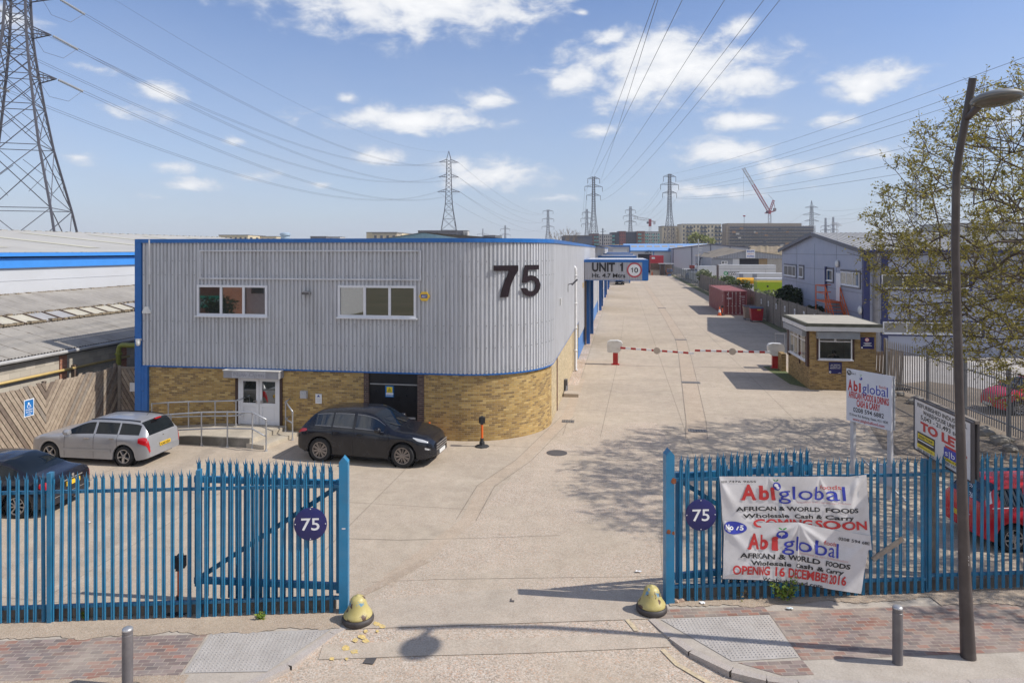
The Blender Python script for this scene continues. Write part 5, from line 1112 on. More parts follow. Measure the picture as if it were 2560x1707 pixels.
# hips, spine, chest, neck, head, arms resting on the desk, left hand to the face
V_ = [(0,.1,.50),(0,.07,.70),(0,.02,.92),(0,-.02,1.05),(0,-.05,1.15),(0,-.07,1.24),(-.19,.0,.98),(-.27,-.17,.78),(-.10,-.30,1.02),(-.05,-.21,1.12),(.19,.0,.98),(.27,-.20,.80),(.12,-.42,.97),(.06,-.50,.98),(-.10,-.18,.48),(-.12,-.22,.05),(.10,-.18,.48),(.12,-.22,.05)]
E_ = [(0,1),(1,2),(2,3),(3,4),(4,5),(2,6),(6,7),(7,8),(8,9),(2,10),(10,11),(11,12),(12,13),(0,14),(14,15),(0,16),(16,17)]
RR = [(.17,.14),(.16,.12),(.19,.13),.06,.085,.09,.075,.055,.04,.032,.075,.055,.04,.03,.085,.05,.085,.05]
skinned('body', V_, E_, RR, sk, pp)
skinned('jacket', [(0,.1,.52),(0,.07,.70),(0,.02,.92),(0,-.01,1.02),(-.19,.0,.98),(-.27,-.17,.78),(-.13,-.28,.98),(.19,.0,.98),(.27,-.20,.80),(.14,-.38,.955)], [(0,1),(1,2),(2,3),(2,4),(4,5),(5,6),(2,7),(7,8),(8,9)], [(.19,.16),(.18,.14),(.205,.145),.085,.09,.07,.055,.09,.07,.055], dk, pp)
mb = MB(); mb.lathe([(.02,-.06),(.098,-.03),(.112,.03),(.095,.09),(.04,.12),(.005,.125)], 16, Matrix.Translation((0,-.035,1.235))@Matrix.Rotation(radians(22),4,'X')); mb.build('hair', mat('dark hair',(.015,.012,.012),.6), pp, smooth=True)
mb = MB()
for x in (-.035,.035): mb.lathe([(.004,-.008),(.012,0),(.004,.008)],8,Matrix.Translation((x,-.147,1.215))@Matrix.Rotation(radians(90),4,'X'))
mb.build('eyes', M_ink, pp)
mb = MB(); mb.prism([(-.012,0),(.012,0),(0,.045)],0,.022,frame_M(Vector((0,-.145,1.17)),UX,UZ)); mb.build('nose', sk, pp)
for sx in (-1,1):
    mb = MB(); base = Vector((-.05,-.215,1.12)) if sx < 0 else Vector((.06,-.50,.985))
    for k in range(5):
        a = (k-2)*.018; d = Vector((a*1.2,-.02,.062-.006*abs(k-2))) if sx < 0 else Vector((a*1.2-.01,-.065+.006*abs(k-2),-.004))
        s0 = base+Vector((a,-.005,0)); mb.tube([s0, s0+d*.55, s0+d+(Vector((0,.02,.0)) if sx < 0 else Vector((0,0,-.012)))], [.010,.009,.006], 6)
    mb.build('fingers', sk, pp)
mb = MB(); mb.lathe([(.05,0),(.055,.12),(.045,.12)],14,Matrix.Translation((wx0+ww*.78,hy0+.35,1.47))); tag(mb.build('mug', M_paper), 'pale mug on the desk inside the security hut window', 'mug')
# ---------------- shipping container
cx0, cx1, cy0, cy1, chh = 10.75, 13.19, 77.6, 90.2, 2.6
M_cont = mat('faded maroon container', (.27,.085,.085), .55, var=.12, scale=1.5, dirt=(.36,.18,.16), da=.45, ds=1.5); M_contd = mat('maroon container door', (.17,.022,.028), .5, var=.1, dirt=(.26,.08,.07), da=.35, ds=2)
co_ = thing('shipping_container', 'maroon shipping container with white lock rods standing along the concrete fence', 'container', (12,80,0))
def corr(mb, P, U, L, z0, z1, per, amp, n_):
    k = 0; pts = []
    while k*per < L: pts += [(k*per,0),(k*per+per*.28,0),(k*per+per*.42,amp),(k*per+per*.78,amp),(k*per+per*.92,0)]; k += 1
    pts = [(min(a,L),b) for a, b in pts]+[(L,0)]
    for (a,b),(c,d) in zip(pts, pts[1:]):
        A, B = P+U*a+n_*b, P+U*c+n_*d; mb.face([A+UZ*z0, B+UZ*z0, B+UZ*z1, A+UZ*z1])
mb = MB(); corr(mb, Vector((cx0+.04,cy1,0)), -UY, cy1-cy0, .16, chh-.12, .28, .036, -UX); corr(mb, Vector((cx1-.04,cy0,0)), UY, cy1-cy0, .16, chh-.12, .28, .036, UX); mb.wall((cx1,cy1),(cx0,cy1),.1,chh); mb.build('side_wall', M_cont, co_, world=True)
mb = MB(); corr(mb, Vector((0,0,0)), UX, 1, 0, 1, 1, 0, UZ); mb = MB(); k = cy0+.05
mb.face([(cx0+.05,cy0+.05,chh-.03),(cx1-.05,cy0+.05,chh-.03),(cx1-.05,cy1-.05,chh-.03),(cx0+.05,cy1-.05,chh-.03)])
while k < cy1-.2: mb.box(cx0+.1,cx1-.1,k,k+.1,chh-.03,chh-.01); k += .21
mb.build('roof', mat('sun bleached container roof',(.40,.16,.15),.6,var=.1,scale=1,dirt=(.30,.10,.09),da=.5,ds=1), co_, world=True)
mb = MB()
for x in (cx0,cx1-.12): mb.box(x,x+.12,cy0-.01,cy0+.12,0,chh); mb.box(x,x+.12,cy1-.12,cy1+.01,0,chh); mb.box(x+.01,x+.11,cy0+.12,cy1-.12,chh-.12,chh); mb.box(x+.01,x+.11,cy0+.12,cy1-.12,0,.16)
mb.box(cx0+.12,cx1-.12,cy0,cy0+.1,chh-.13,chh); mb.box(cx0+.12,cx1-.12,cy0,cy0+.1,0,.14); mb.build('frame', M_cont, co_, world=True)
for a, b in ((cx0+.13,(cx0+cx1)/2-.01),((cx0+cx1)/2+.01,cx1-.13)):
    mb = MB(); mb.box(a,b,cy0+.03,cy0+.1,.15,chh-.14)
    for k in range(5): z = .30+k*.45; mb.box(a+.08,b-.08,cy0+.015,cy0+.03,z,z+.26)
    mb.build('door', M_contd, co_, world=True)
for x in (cx0+.52,cx0+.92,cx0+1.30,cx0+1.72):
    mb = MB(); mb.tube([(x,cy0-.04,.08),(x,cy0-.04,chh-.08)],.022,6); mb.box(x-.16,x+.02,cy0-.06,cy0-.03,.95,1.0)
    for z in (.2,1.2,2.3): mb.box(x-.05,x+.05,cy0-.05,cy0+.03,z,z+.08)
    mb.build('lock_rod', mat('pale lock rod',(.5,.42,.42),.45,.3), co_, world=True)
mb = MB(); fm = frame_M(Vector((cx0+.13,cy0+.008,0)),UX,UZ); put(mb,'tex',.47,1.72,.22,fm,width=.55,d=.0,bold=.04); put(mb,'2',.30,2.12,.16,fm,d=.0,bold=.05)
for k, (x0,x1) in enumerate(((1.5,2.1),(1.75,2.1),(1.5,1.62),(1.78,2.06),(1.5,1.66),(1.8,2.05),(1.5,1.64),(1.8,2.04))): R4(mb,x0,x1,2.0-.125*k,2.045-.125*k,0,0,fm)
mb.build('lettering', mat('worn white stencil',(.58,.50,.50),.6), co_, world=True)
mb = MB(); fm = frame_M(Vector((cx0-.005,0,0)),-UY,UZ)
for y in (78.2, 89.4):
    for k in range(4): mb.box(cx0-.012,cx0,y,y+.12,1.4+k*.2,1.52+k*.2)
mb.build('side_marks', MC['worn white stencil'], co_, world=True)
# ---------------- wheeled bins
def bin_(p, w, d, h, m, ml, lab, badge=False):
    o = thing('wheeled_bin', lab, 'bin', (*p,0), 0, 'large wheeled bins'); mb = MB(); pr = lambda z, s: [(-w/2*s,-d/2*s,z),(w/2*s,-d/2*s,z),(w/2*s,d/2*s,z),(-w/2*s,d/2*s,z)]
    lv = [pr(.18,.86),pr(.55,.93),pr(h-.18,1.0),pr(h-.12,1.05),pr(h-.04,1.05)]
    for l in lv: mb.v += l
    for k in range(len(lv)-1):
        for j in range(4): mb.idx([k*4+j, k*4+(j+1)%4, k*4+4+(j+1)%4, k*4+4+j])
    mb.idx([3,2,1,0]); mb.idx([16,17,18,19])
    for k in range(-2,3): mb.box(w*.17*k-.02,w*.17*k+.02,-d/2*.985,-d/2*.93,.3,h-.2)
    mb.build('body', m, o)
    mb = MB(); n = 8
    for k in range(n):
        y0, y1 = -d/2*1.06+d*1.06*k/n, -d/2*1.06+d*1.06*(k+1)/n; f = lambda y: h-.04+.16*sin(pi*min(1,max(0,(y+d/2)/d)))**.7; mb.face([(-w/2*1.06,y0,f(y0)),(w/2*1.06,y0,f(y0)),(w/2*1.06,y1,f(y1)),(-w/2*1.06,y1,f(y1))])
        mb.face([(w/2*1.06,y0,h-.05),(w/2*1.06,y1,h-.05),(w/2*1.06,y1,f(y1)),(w/2*1.06,y0,f(y0))]); mb.face([(-w/2*1.06,y1,h-.05),(-w/2*1.06,y0,h-.05),(-w/2*1.06,y0,f(y0)),(-w/2*1.06,y1,f(y1))])
    mb.build('lid', ml, o)
    for x in (-.4,.4):
        for y in (-.36,.36): mb = MB(); mb.lathe([(.09,-.03),(.09,.03)],12,Matrix.Translation((x*w,y*d,.09))@Matrix.Rotation(radians(90),4,'Y')); mb.box(x*w-.05,x*w+.05,y*d-.03,y*d+.03,.1,.2); mb.build('castor', M_grey, o)
    if badge: mb = MB(); mb.box(.0,w*.3,-d/2*1.06,-d/2*1.0,h-.2,h-.1); mb.build('badge', mat('yellow plastic', (.75,.48,.05), .4), o)
bin_((12.86,70.6), 1.15, 1.0, 1.36, mat('red bin',(.36,.008,.02),.35,coat=.2), mat('dark bin lid',(.035,.05,.07),.45), 'large red wheeled bin with a dark lid beside the brown bin', True); bin_((12.55,72.6), 1.1, .95, 1.34, mat('beige bin',(.33,.24,.18),.5), mat('brown bin lid',(.10,.06,.04),.5), 'brown wheeled bin half hidden behind the red bin')
# ---------------- cones and posts
M_or = mat('orange plastic', (.75,.13,.015), .45, var=.08); M_tyreb = mat('black rubber base', (.03,.03,.032), .8)
def cone(p, h, lab, bands=True):
    o = thing('traffic_cone', lab, 'traffic cone', (p[0],p[1],0)); mb = MB(); r = h*.2; f = lambda z: r*(1-z/h)+.03*z/h
    mb.cur = 0; mb.lathe([(f(.04),.04),(f(.35*h),.35*h)],16,cap=False); mb.cur = 1 if bands else 0; mb.lathe([(f(.35*h),.35*h),(f(.68*h),.68*h)],16,cap=False); mb.cur = 0; mb.lathe([(f(.68*h),.68*h),(f(h),h),(.005,h)],16,cap=False)
    mb.build('cone', [M_or, M_wht], o, smooth=True, sharp=60); mb = MB(); mb.box(-r*1.25,r*1.25,-r*1.25,r*1.25,0,.045); mb.build('base', M_or if not bands else M_redp, o)
cone((10.25,76.9), .95, 'red and white banded traffic cone at the near corner of the maroon container'); p = gp(1069,1085); cone((-6.88,24.35), .75, 'plain orange traffic cone at the brick wall in front of the black car', False)
def demarc(p, lab, head=True, h=1.0):
    o = thing('barrier_post', lab, 'post', (p[0],p[1],0), R.uniform(-.4,.4), 'orange retractable barrier posts'); mb = MB(); mb.lathe([(.26,0),(.25,.03),(.10,.07),(.09,.18),(.06,.2),(.06,.30)],8 if head else 12); mb.build('base', M_tyreb, o)
    mb = MB(); mb.lathe([(.042,.28),(.042,h-.17)],14); mb.build('tube', M_or, o, smooth=True, sharp=40)
    mb = MB(); mb.box(-.11,.11,-.07,.07,h-.16,h+.04); mb.box(-.05,.05,-.09,.09,h-.2,h+.07); mb.build('head', M_tyreb, o)
demarc(gp(1205,1116), 'orange post with a black head and base in front of the rounded brick corner'); demarc(ST(-8.6,.25), 'orange and black post seen through the pales behind the left-hand fence'); demarc((10.55,77.0), 'orange post with a black head by the maroon container corner')
# ---------------- sign boards
def board(nm, lab, TL, TR, BL, D0, D1, th, posts, mf, back=None):
    A, B = at(*BL, D0), at(TR[0], TR[1], D1); C = at(*TL, D0); U = Vector((B.x-A.x, B.y-A.y, 0)); w = U.length; U.normalize(); h = C.z-A.z
    o = thing(nm, lab, 'sign', (A.x, A.y, 0)); fm = frame_M(A, U, UZ); return o, fm, w, h, U, A
# Abiglobal board: left edge depth 21.9 m, right edge nearer
pL, pR = gp(2129,1213), gp(2256,1250)
zt = 0; DL, DR = 12093/(1213-626), 12093/(1250-626)
A = at(2124,1046,DL); C = at(2113.5,919,DL); B = at(2223,1093,DR)
U = Vector((at(2226,1000,DR).x-at(2118,1000,DL).x, at(2226,1000,DR).y-at(2118,1000,DL).y, 0)); w = U.length+.06; U.normalize(); fm_z0, fm_z1 = at(0,1048,DL).z, at(0,919,DL).z; h = fm_z1-fm_z0
A0 = at(2116,1000,DL); A0.z = fm_z0-.02
ab = thing('sign_board', 'white sign board AFRICAN FOODS & DRINKS on two pale posts behind the fence', 'sign', (pL.x,pL.y,0)); fm = frame_M(A0,U,UZ); nrm = U.cross(UZ)
mb = MB(); mb.box(0,w,0,h,-.03,0,fm); mb.build('board', mat('white sign face',(.68,.69,.74),.4,var=.03), ab, world=True)
mb = MB(); mb.box(.2,w-.02,.0,h-.03,-.19,-.15,fm); mb.build('rear_board', mat('grey sign back',(.45,.46,.48),.5), ab, world=True)
for x in (.16, w-.1):
    p = A0+U*x; mb = MB(); Mx = Matrix.Translation((p.x,p.y,0))@Matrix.Rotation(atan2(U.y,U.x),4,'Z'); mb.box(-.055,.055,.03,.14,0,A0.z+h-.05,Mx); mb.build('post', mat('pale sign post',(.50,.50,.52),.5), ab, world=True)
mb = MB(); p = A0+U*(w-.1); Mx = Matrix.Translation((p.x,p.y,0))@Matrix.Rotation(atan2(U.y,U.x),4,'Z'); mb.box(-.3,.3,-.1,-.0,.42,.95,Mx); mb.build('base_block', mat('pale block',(.45,.46,.5),.6), ab, world=True)
mb = MB(); mb.beam(p+Vector((.4,-.3,-A0.z+.02)), p+Vector((-.5,.6,-A0.z+.95)), .05); mb.build('stay', M_galv, ab, world=True)
mb = MB(); mb.cur = 2; disc(mb, w*.065, h*.93, h*.05, fm, .004, ry=h*.05); put(mb,'75',w*.065,h*.91,h*.05,fm,d=.007,mi=4,bold=.02); put(mb,'Unit 5',w*.12,h*.905,h*.04,fm,'L',width=w*.1,d=.004,mi=2)
for body,x,y,hh,ww_,mi,al,bold,_ in logo(w*.5,h*.60,h*.19,w*.93): put(mb,body,x,y,hh,fm,al,width=ww_,bold=bold,mi=mi)
mb.cur = 1; disc(mb, w*.335, h*.855, w*.032, fm, .005); mb.cur = 5; disc(mb, w*.325, h*.865, w*.018, fm, .008); mb.cur = 3; mb.face([fm@Vector(p) for p in ((w*.335,h*.89,.005),(w*.31,h*.935,.005),(w*.325,h*.93,.005))]); mb.face([fm@Vector(p) for p in ((w*.335,h*.89,.005),(w*.365,h*.935,.005),(w*.35,h*.93,.005))])
put(mb,'AFRICAN FOODS & DRINKS',w*.5,h*.455,h*.125,fm,width=w*.89,bold=.03,mi=0); put(mb,'CASH & CARRY',w*.5,h*.315,h*.125,fm,width=w*.52,bold=.03,mi=0); put(mb,'0208 594 6882',w*.5,h*.20,h*.085,fm,width=w*.68,mi=2,bold=.01); put(mb,'75 River Rd, Barking, Essex, IG11 0DR',w*.5,h*.115,h*.045,fm,width=w*.86,mi=2,bold=.01); put(mb,'www.abiglobalfood.com',w*.5,h*.03,h*.055,fm,width=w*.7,mi=0,bold=.01)
mb.build('lettering', [M_rd,M_bl,M_ink,M_gr,M_wht,M_vinyl], ab, world=True)
# To Let board
DL, DR = 15.5, 13.2
TL, BL, TRt, BRt = at(2285,989,DL), at(2282,1124,DL), at(2430,1041,DR), at(2416,1190,DR)
Uv = TRt-TL; Uv.z = 0; w = Uv.length; U = Uv.normalized(); h = ((TL.z-BL.z)+(TRt.z-BRt.z))/2; A0 = Vector((TL.x,TL.y,(BL.z+TL.z)/2-h/2))
tl_ = thing('sign_board', 'white TO LET sign board in a dark frame, partly behind the lamp column', 'sign', (A0.x,A0.y,0)); fm = frame_M(A0,U,UZ)
mb = MB(); mb.box(.03,w-.03,.03,h-.03,-.03,0,fm); mb.build('board', mat('white let board',(.66,.64,.63),.4,var=.03), tl_, world=True)
mb = MB()
for a,b,c,d in ((0,w,0,.035),(0,w,h-.035,h),(0,.035,.035,h-.035),(w-.035,w,.035,h-.035)): mb.box(a,b,c,d,-.05,.012,fm)
mb.build('frame', mat('dark board frame',(.06,.055,.06),.6), tl_, world=True)
mb = MB(); mb.box(.25,w-.12,.02,h-.03,-.20,-.16,fm); mb.build('rear_board', mat('dark board frame',(.06,.055,.06),.6), tl_, world=True)
mb = MB(); mb.box(.4,w+.0,h-.04,h+.02,-.15,-.06,fm); mb.build('top_batten', WD[3], tl_, world=True)
for x, t_ in ((.50,0),(.62,1)):
    p = A0+U*x; mb = MB(); Mx = Matrix.Translation((p.x,p.y,0))@Matrix.Rotation(atan2(U.y,U.x),4,'Z'); mb.box(-.055,.055,.06,.16,0,A0.z+h-.1,Mx); mb.build('post', WD[2+t_], tl_, world=True)
mb = MB(); K = 2
put(mb,'REFURBISHED INDUSTRIAL',w*.5,h*.85,h*.075,fm,width=w*.86,mi=K,bold=.015); put(mb,'WAREHOUSE UNITS',w*.49,h*.745,h*.075,fm,width=w*.62,mi=K,bold=.015); put(mb,'5,043 - 21,493 sq ft',w*.5,h*.64,h*.08,fm,width=w*.73,mi=K,bold=.015); put(mb,'TO LET',w*.5,h*.44,h*.155,fm,width=w*.74,mi=0,bold=.05)
R4(mb,w*.07,w*.40,h*.155,h*.385,.004,K,fm); R4(mb,w*.085,w*.385,h*.27,h*.355,.008,6,fm); put(mb,'STRETTONS',w*.235,h*.29,h*.045,fm,width=w*.26,d=.012,mi=K,bold=.015); R4(mb,w*.09,w*.38,h*.225,h*.245,.008,4,fm); R4(mb,w*.07,w*.40,h*.09,h*.165,.008,6,fm); put(mb,'strettons.co.uk',w*.235,h*.11,h*.035,fm,width=w*.26,d=.012,mi=K); put(mb,'020 8520 9911',w*.24,h*.035,h*.045,fm,width=w*.33,mi=K,bold=.01)
R4(mb,w*.58,w*.93,h*.36,h*.40,.004,0,fm); R4(mb,w*.56,w*.88,h*.19,h*.36,.008,1,fm); put(mb,'s|b|h',w*.72,h*.225,h*.10,fm,width=w*.27,d=.012,mi=4); R4(mb,w*.56,w*.88,h*.13,h*.19,.004,6,fm); put(mb,'Page & Read',w*.72,h*.145,h*.03,fm,width=w*.22,d=.008,mi=K); put(mb,'020 7474 9000',w*.74,h*.075,h*.042,fm,width=w*.34,mi=K,bold=.01)
mb.build('lettering', [M_rd,M_bl,M_ink,M_gr,M_wht,M_vinyl,M_ysign], tl_, world=True)
# ---------------- galvanised palisade on the right
M_gp = mat('galvanised pale', (.26,.265,.275), .45, .3, var=.1)
gp_ = thing('palisade_fence', 'grey galvanised palisade fence running from the hut to the right edge under the tree', 'fence', (13,30,0))
gpts = [gp(2249,985), gp(2317,1003), gp(2410,1045), gp(2519,1092), gp(2640,1150)]
gpts = [Vector((13.0,37.4,0))]+[Vector((p.x,p.y,0)) for p in gpts[1:]]
for a, b in zip(gpts, gpts[1:]):
    L = (b-a).length; d = (b-a)/L; Mr = Matrix.Rotation(atan2(d.y,d.x),4,'Z'); mb = MB(); k = 0
    while k*.155 < L-.05:
        p = a+d*(k*.155+.06); Mx = Matrix.Translation(p)@Mr; mb.prism([(-.03,.15),(.03,.15),(.03,2.35),(0,2.5),(-.03,2.35)], -.012, .0, Mx@Matrix(((1,0,0,0),(0,0,-1,0),(0,1,0,0),(0,0,0,1)))); k += 1
    mb.build('pale_panel', M_gp, gp_, world=True); mb = MB(); mb.box(-.06,.06,-.02,.1,0,2.55,Matrix.Translation(a)@Mr); mb.build('post', M_gp, gp_, world=True)
    for z in (.45,2.05): mb = MB(); mb.beam(a+UZ*z+Vector((d.y,-d.x,0))*-.04, b+UZ*z+Vector((d.y,-d.x,0))*-.04, .05,.05); mb.build('rail', M_gp, gp_, world=True)
# rocks along it
for k in range(16):
    f = .25+k/16*3.6; i = min(int(f), 3); p = gpts[i].lerp(gpts[i+1], f-i)+Vector((R.uniform(-1.0,-.15),R.uniform(-.5,.2),0)); bmm = bmesh.new(); r_ = R.uniform(.14,.34); bmesh.ops.create_icosphere(bmm, subdivisions=2, radius=r_)
    for v in bmm.verts: v.co *= R.uniform(.8,1.15); v.co.z *= .65
    me = bpy.data.meshes.new('boulder'); bmm.to_mesh(me); bmm.free(); me.materials.append(mat('grey brown rock',(.27,.245,.21),.9,var=.25,scale=4,bump=.5)); o = bpy.data.objects.new('boulder', me); COL.objects.link(o); o.location = (p.x,p.y,r_*.3); tag(o, 'rough grey brown boulder in the dirt at the foot of the galvanised fence', 'boulder', 'boulders along the galvanised fence')
mb = MB(); herring(mb, 1.5, 1.9, 1, frame_M(Vector((12.45,37.6,0)),UX,UZ), ang=88); tag(mb.build('board_fence', WD), 'brown vertical board fence panel between the hut and the galvanised fence', 'fence')
p = gp(2240,975); mb = MB(); mb.box(-.5,.4,-.15,.15,0,.12); mb.box(.4,.65,-.12,.12,.02,.1); o = mb.build('debris', mat('black plastic',(.02,.02,.025),.5)); o.location = (p.x,p.y,.01); tag(o, 'black plastic debris on the ground by the hut end of the galvanised fence', 'debris')
# ================================================================ RIGHT-HAND OFFICE BUILDING
gx, gy0, gy1, gpk = 16.1, 50.1, 74.5, 62.3
gb = thing('office_block', 'grey panelled two storey office block with navy corner posts and a shallow ribbed roof', 'building', (gx+8, 60, 0))
M_pan = mat('grey flat panel', (.33,.355,.445), .5, var=.04, scale=.5, dirt=(.36,.36,.40), da=.4, ds=.5); M_nav = mat('navy trim', (.022,.03,.12), .45); M_gtr = mat('dark grey surround', (.085,.085,.105), .5)
ze, zp = 6.92, 8.32; XR = 44
mb = MB(); mb.face([(gx,gy1,0),(gx,gy0,0),(gx,gy0,ze),(gx,gpk,zp),(gx,gy1,ze)]); mb.build('gable_wall', M_pan, gb, world=True)
mb = MB(); mb.wall((gx,gy0),(XR,gy0),0,ze); mb.wall((XR,gy0),(XR,gy1),0,ze); mb.wall((XR,gy1),(gx,gy1),0,ze); mb.build('front_wall', M_pan, gb, world=True)
mb = MB()
for z in (1.2,2.6,4.0,5.4,6.6): mb.box(gx-.012,gx,gy0,gy1,z,z+.03)
for y in (56.2,62.3,68.4): mb.box(gx-.012,gx,y,y+.03,0,ze+.6)
for z in (1.3,3.3,5.3,6.2): mb.box(gx,XR,gy0-.012,gy0,z,z+.03)
for x in (22,28,34): mb.box(x,x+.03,gy0-.012,gy0,0,ze)
mb.build('panel_joints', mat('joint grey',(.16,.165,.19),.6), gb, world=True)
M_rr = mat('ribbed pale roof', (.42,.40,.365), .55, var=.08, scale=.4, dirt=(.33,.31,.28), da=.5, ds=.5)
def roofslab(y0, y1, z0, z1, nm):
    mb = MB(); x = gx-.25
    mb.face([(gx-.25,y0,z0),(XR,y0,z0),(XR,y1,z1),(gx-.25,y1,z1)])
    s = (y1-y0)/abs(y1-y0)
    while x < XR:
        i = len(mb.v); mb.v += [(x,y0,z0),(x+.03,y0,z0+.045),(x+.07,y0,z0+.045),(x+.10,y0,z0),(x,y1,z1),(x+.03,y1,z1+.045),(x+.07,y1,z1+.045),(x+.10,y1,z1)]
        for f in ((0,1,5,4),(1,2,6,5),(2,3,7,6)): mb.idx([i+k for k in f])
        x += .38
    mb.build(nm, M_rr, gb, world=True)
roofslab(gy0-.3, gpk, ze+.07, zp+.10, 'roof'); roofslab(gy1+.3, gpk, ze+.07, zp+.10, 'roof')
mb = MB(); mb.beam((gx-.3,gy0-.35,ze-.02),(gx-.3,gpk,zp+.02),.12,.3); mb.beam((gx-.3,gy1+.35,ze-.02),(gx-.3,gpk,zp+.02),.12,.3); mb.build('verge_trim', M_gtr, gb, world=True)
mb = MB(); mb.box(gx-.3,XR,gy0-.42,gy0-.1,ze-.13,ze+.07); mb.build('gutter', M_nav, gb, world=True)
mb = MB(); mb.box(gx-.04,gx+.36,gy0-.05,gy0+.3,0,ze-.12); mb.build('corner_post', M_nav, gb, world=True)
mb = MB(); mb.box(gx+1.1,gx+1.5,gy0-.06,gy0+.1,0,ze-.13); mb.build('corner_post', M_nav, gb, world=True)
mb = MB(); mb.tube([(gx+.75,gy0-.12,.0),(gx+.75,gy0-.12,ze-.13)],.22,10); mb.build('downpipe', mat('grey pipe',(.22,.215,.225),.5), gb, world=True)
c4 = lambda x, y: (1900+x/3.564, 560+y/3.564)
def gwin(a, b, bars, m=M_gtr, pad=.15):
    A, B = onX(*c4(*a), gx), onX(*c4(*b), gx); y0, y1, z0, z1 = min(A.y,B.y), max(A.y,B.y), min(A.z,B.z), max(A.z,B.z)
    mb = MB(); mb.box(gx-.05,gx+.02,y0,y1,z0,z1); mb.build('window_surround', m, gb, world=True)
    w = y1-y0-2*pad; window(gb, Vector((gx-.05,y1-pad,z0+pad)), -UY, UZ, w, z1-z0-2*pad, [w*x for x in bars], f=.07, dep=.05)
gwin((218,352),(328,485),(.35,.72)); gwin((350,362),(395,495),(),pad=.18); gwin((600,385),(660,530),(),pad=.18); gwin((722,402),(900,583),(.33,.66))
A, B = onX(*c4(684,435),gx-.02), onX(*c4(722,690),gx-.02); mb = MB(); mb.box(gx-.08,gx,B.y,A.y,B.z,A.z); dr = mb.build('door', M_white, gb, world=True); dz, dy0, dy1 = B.z, B.y, A.y
for p, r_ in ((c4(692,355),.28),(c4(897,768),.3)):
    v = onX(*p, gx-.08); mb = MB(); mb.lathe([(r_,0),(r_,.08),(r_*.7,.14),(.01,.16)],18,Matrix.Translation(v)@Matrix.Rotation(radians(-90),4,'Y')); mb.build('vent_cowl', M_off, gb, smooth=True, world=True)
v = onX(*c4(585,380), gx-.1); v2 = onX(*c4(590,670), gx-.1); mb = MB(); mb.tube([(gx-.1,v.y,v2.z),(gx-.1,v.y,v.z)],.09,8); mb.build('downpipe', M_nav, gb, world=True)
for (x0,x1,y0,y1) in ((1043,1890,432,598),(1055,2000,850,1010)):
    A, B = onY(*c4(x0,y0),gy0), onY(*c4(x1,y1),gy0); mb = MB(); mb.box(A.x,B.x,gy0-.05,gy0+.02,B.z,A.z); mb.build('window_surround', M_nav, gb, world=True)
    n = 4; w = (B.x-A.x-.5)
    window(gb, Vector((A.x+.25,gy0-.06,B.z+.17)), UX, UZ, w, A.z-B.z-.3, [w*k/n for k in range(1,n)], f=.07, dep=.05)
p = onY(*c4(650,80),gpk-6); mb = MB(); q = onX(*c4(690,185),gx-.1); mb.tube([q, Vector((gx-.15,q.y,q.z+1.6))],.03,6); t_ = Vector((gx-.15,q.y,q.z+1.55))
for k in range(6): f = -.5+k*.22; mb.tube([t_+Vector((0,f,f*.25))+Vector((-.25,0,0)), t_+Vector((0,f,f*.25))+Vector((.25,0,0))],.012,4)
mb.tube([t_+Vector((0,-.6,-.15)), t_+Vector((0,.7,.18))],.018,4); mb.build('aerial', mat('aluminium aerial',(.5,.5,.5),.4,.5), gb, world=True)
# orange stair
M_ors = mat('orange stair paint', (.62,.12,.025), .55, var=.12, dirt=(.3,.08,.03), da=.25, ds=3)
so_ = thing('outside_stair', 'orange painted steel stair and landing rising to the white door of the office block', 'stair', (gx-.6, dy0, 0))
lx0, lx1, ly0, ly1 = gx-1.15, gx-.02, dy0-.05, dy1+1.6
mb = MB(); mb.box(lx0,lx1,ly0,ly1,dz-.12,dz-.02); mb.build('landing', M_ors, so_, world=True)
ns = 13; run = 3.4
for k in range(ns):
    z = (dz-.1)*(1-(k+1)/(ns+1)); y = ly0-run*(k+1)/ns; mb = MB(); mb.box(lx0+.06,lx1-.1,y,y+.27,z,z+.03); mb.build('tread', M_ors, so_, world=True)
for x in (lx0+.03, lx1-.08):
    mb = MB(); mb.beam((x,ly0,dz-.1),(x,ly0-run,.0),.05,.24); mb.build('stringer', M_ors, so_, world=True)
    mb = MB(); mb.tube([(x,ly0,dz+1.05),(x,ly0-run,1.05)],.04,6); mb.tube([(x,ly0,dz+.5),(x,ly0-run,.5)],.035,6)
    for k in range(4): f = k/3; mb.tube([(x,ly0-run*f,dz*(1-f)),(x,ly0-run*f,dz*(1-f)+1.05)],.03,6)
    mb.build('stair_rail', M_ors, so_, world=True)
mb = MB()
for y in (ly0+.05,ly1-.05): mb.tube([(lx0+.03,y,0),(lx0+.03,y,dz+1.1)],.045,6)
for z in (.55,1.1): mb.tube([(lx0+.03,ly0+.1,dz+z),(lx0+.03,ly1-.05,dz+z),(lx1,ly1-.05,dz+z)],.04,6)
mb.build('landing_rail', M_ors, so_, world=True)
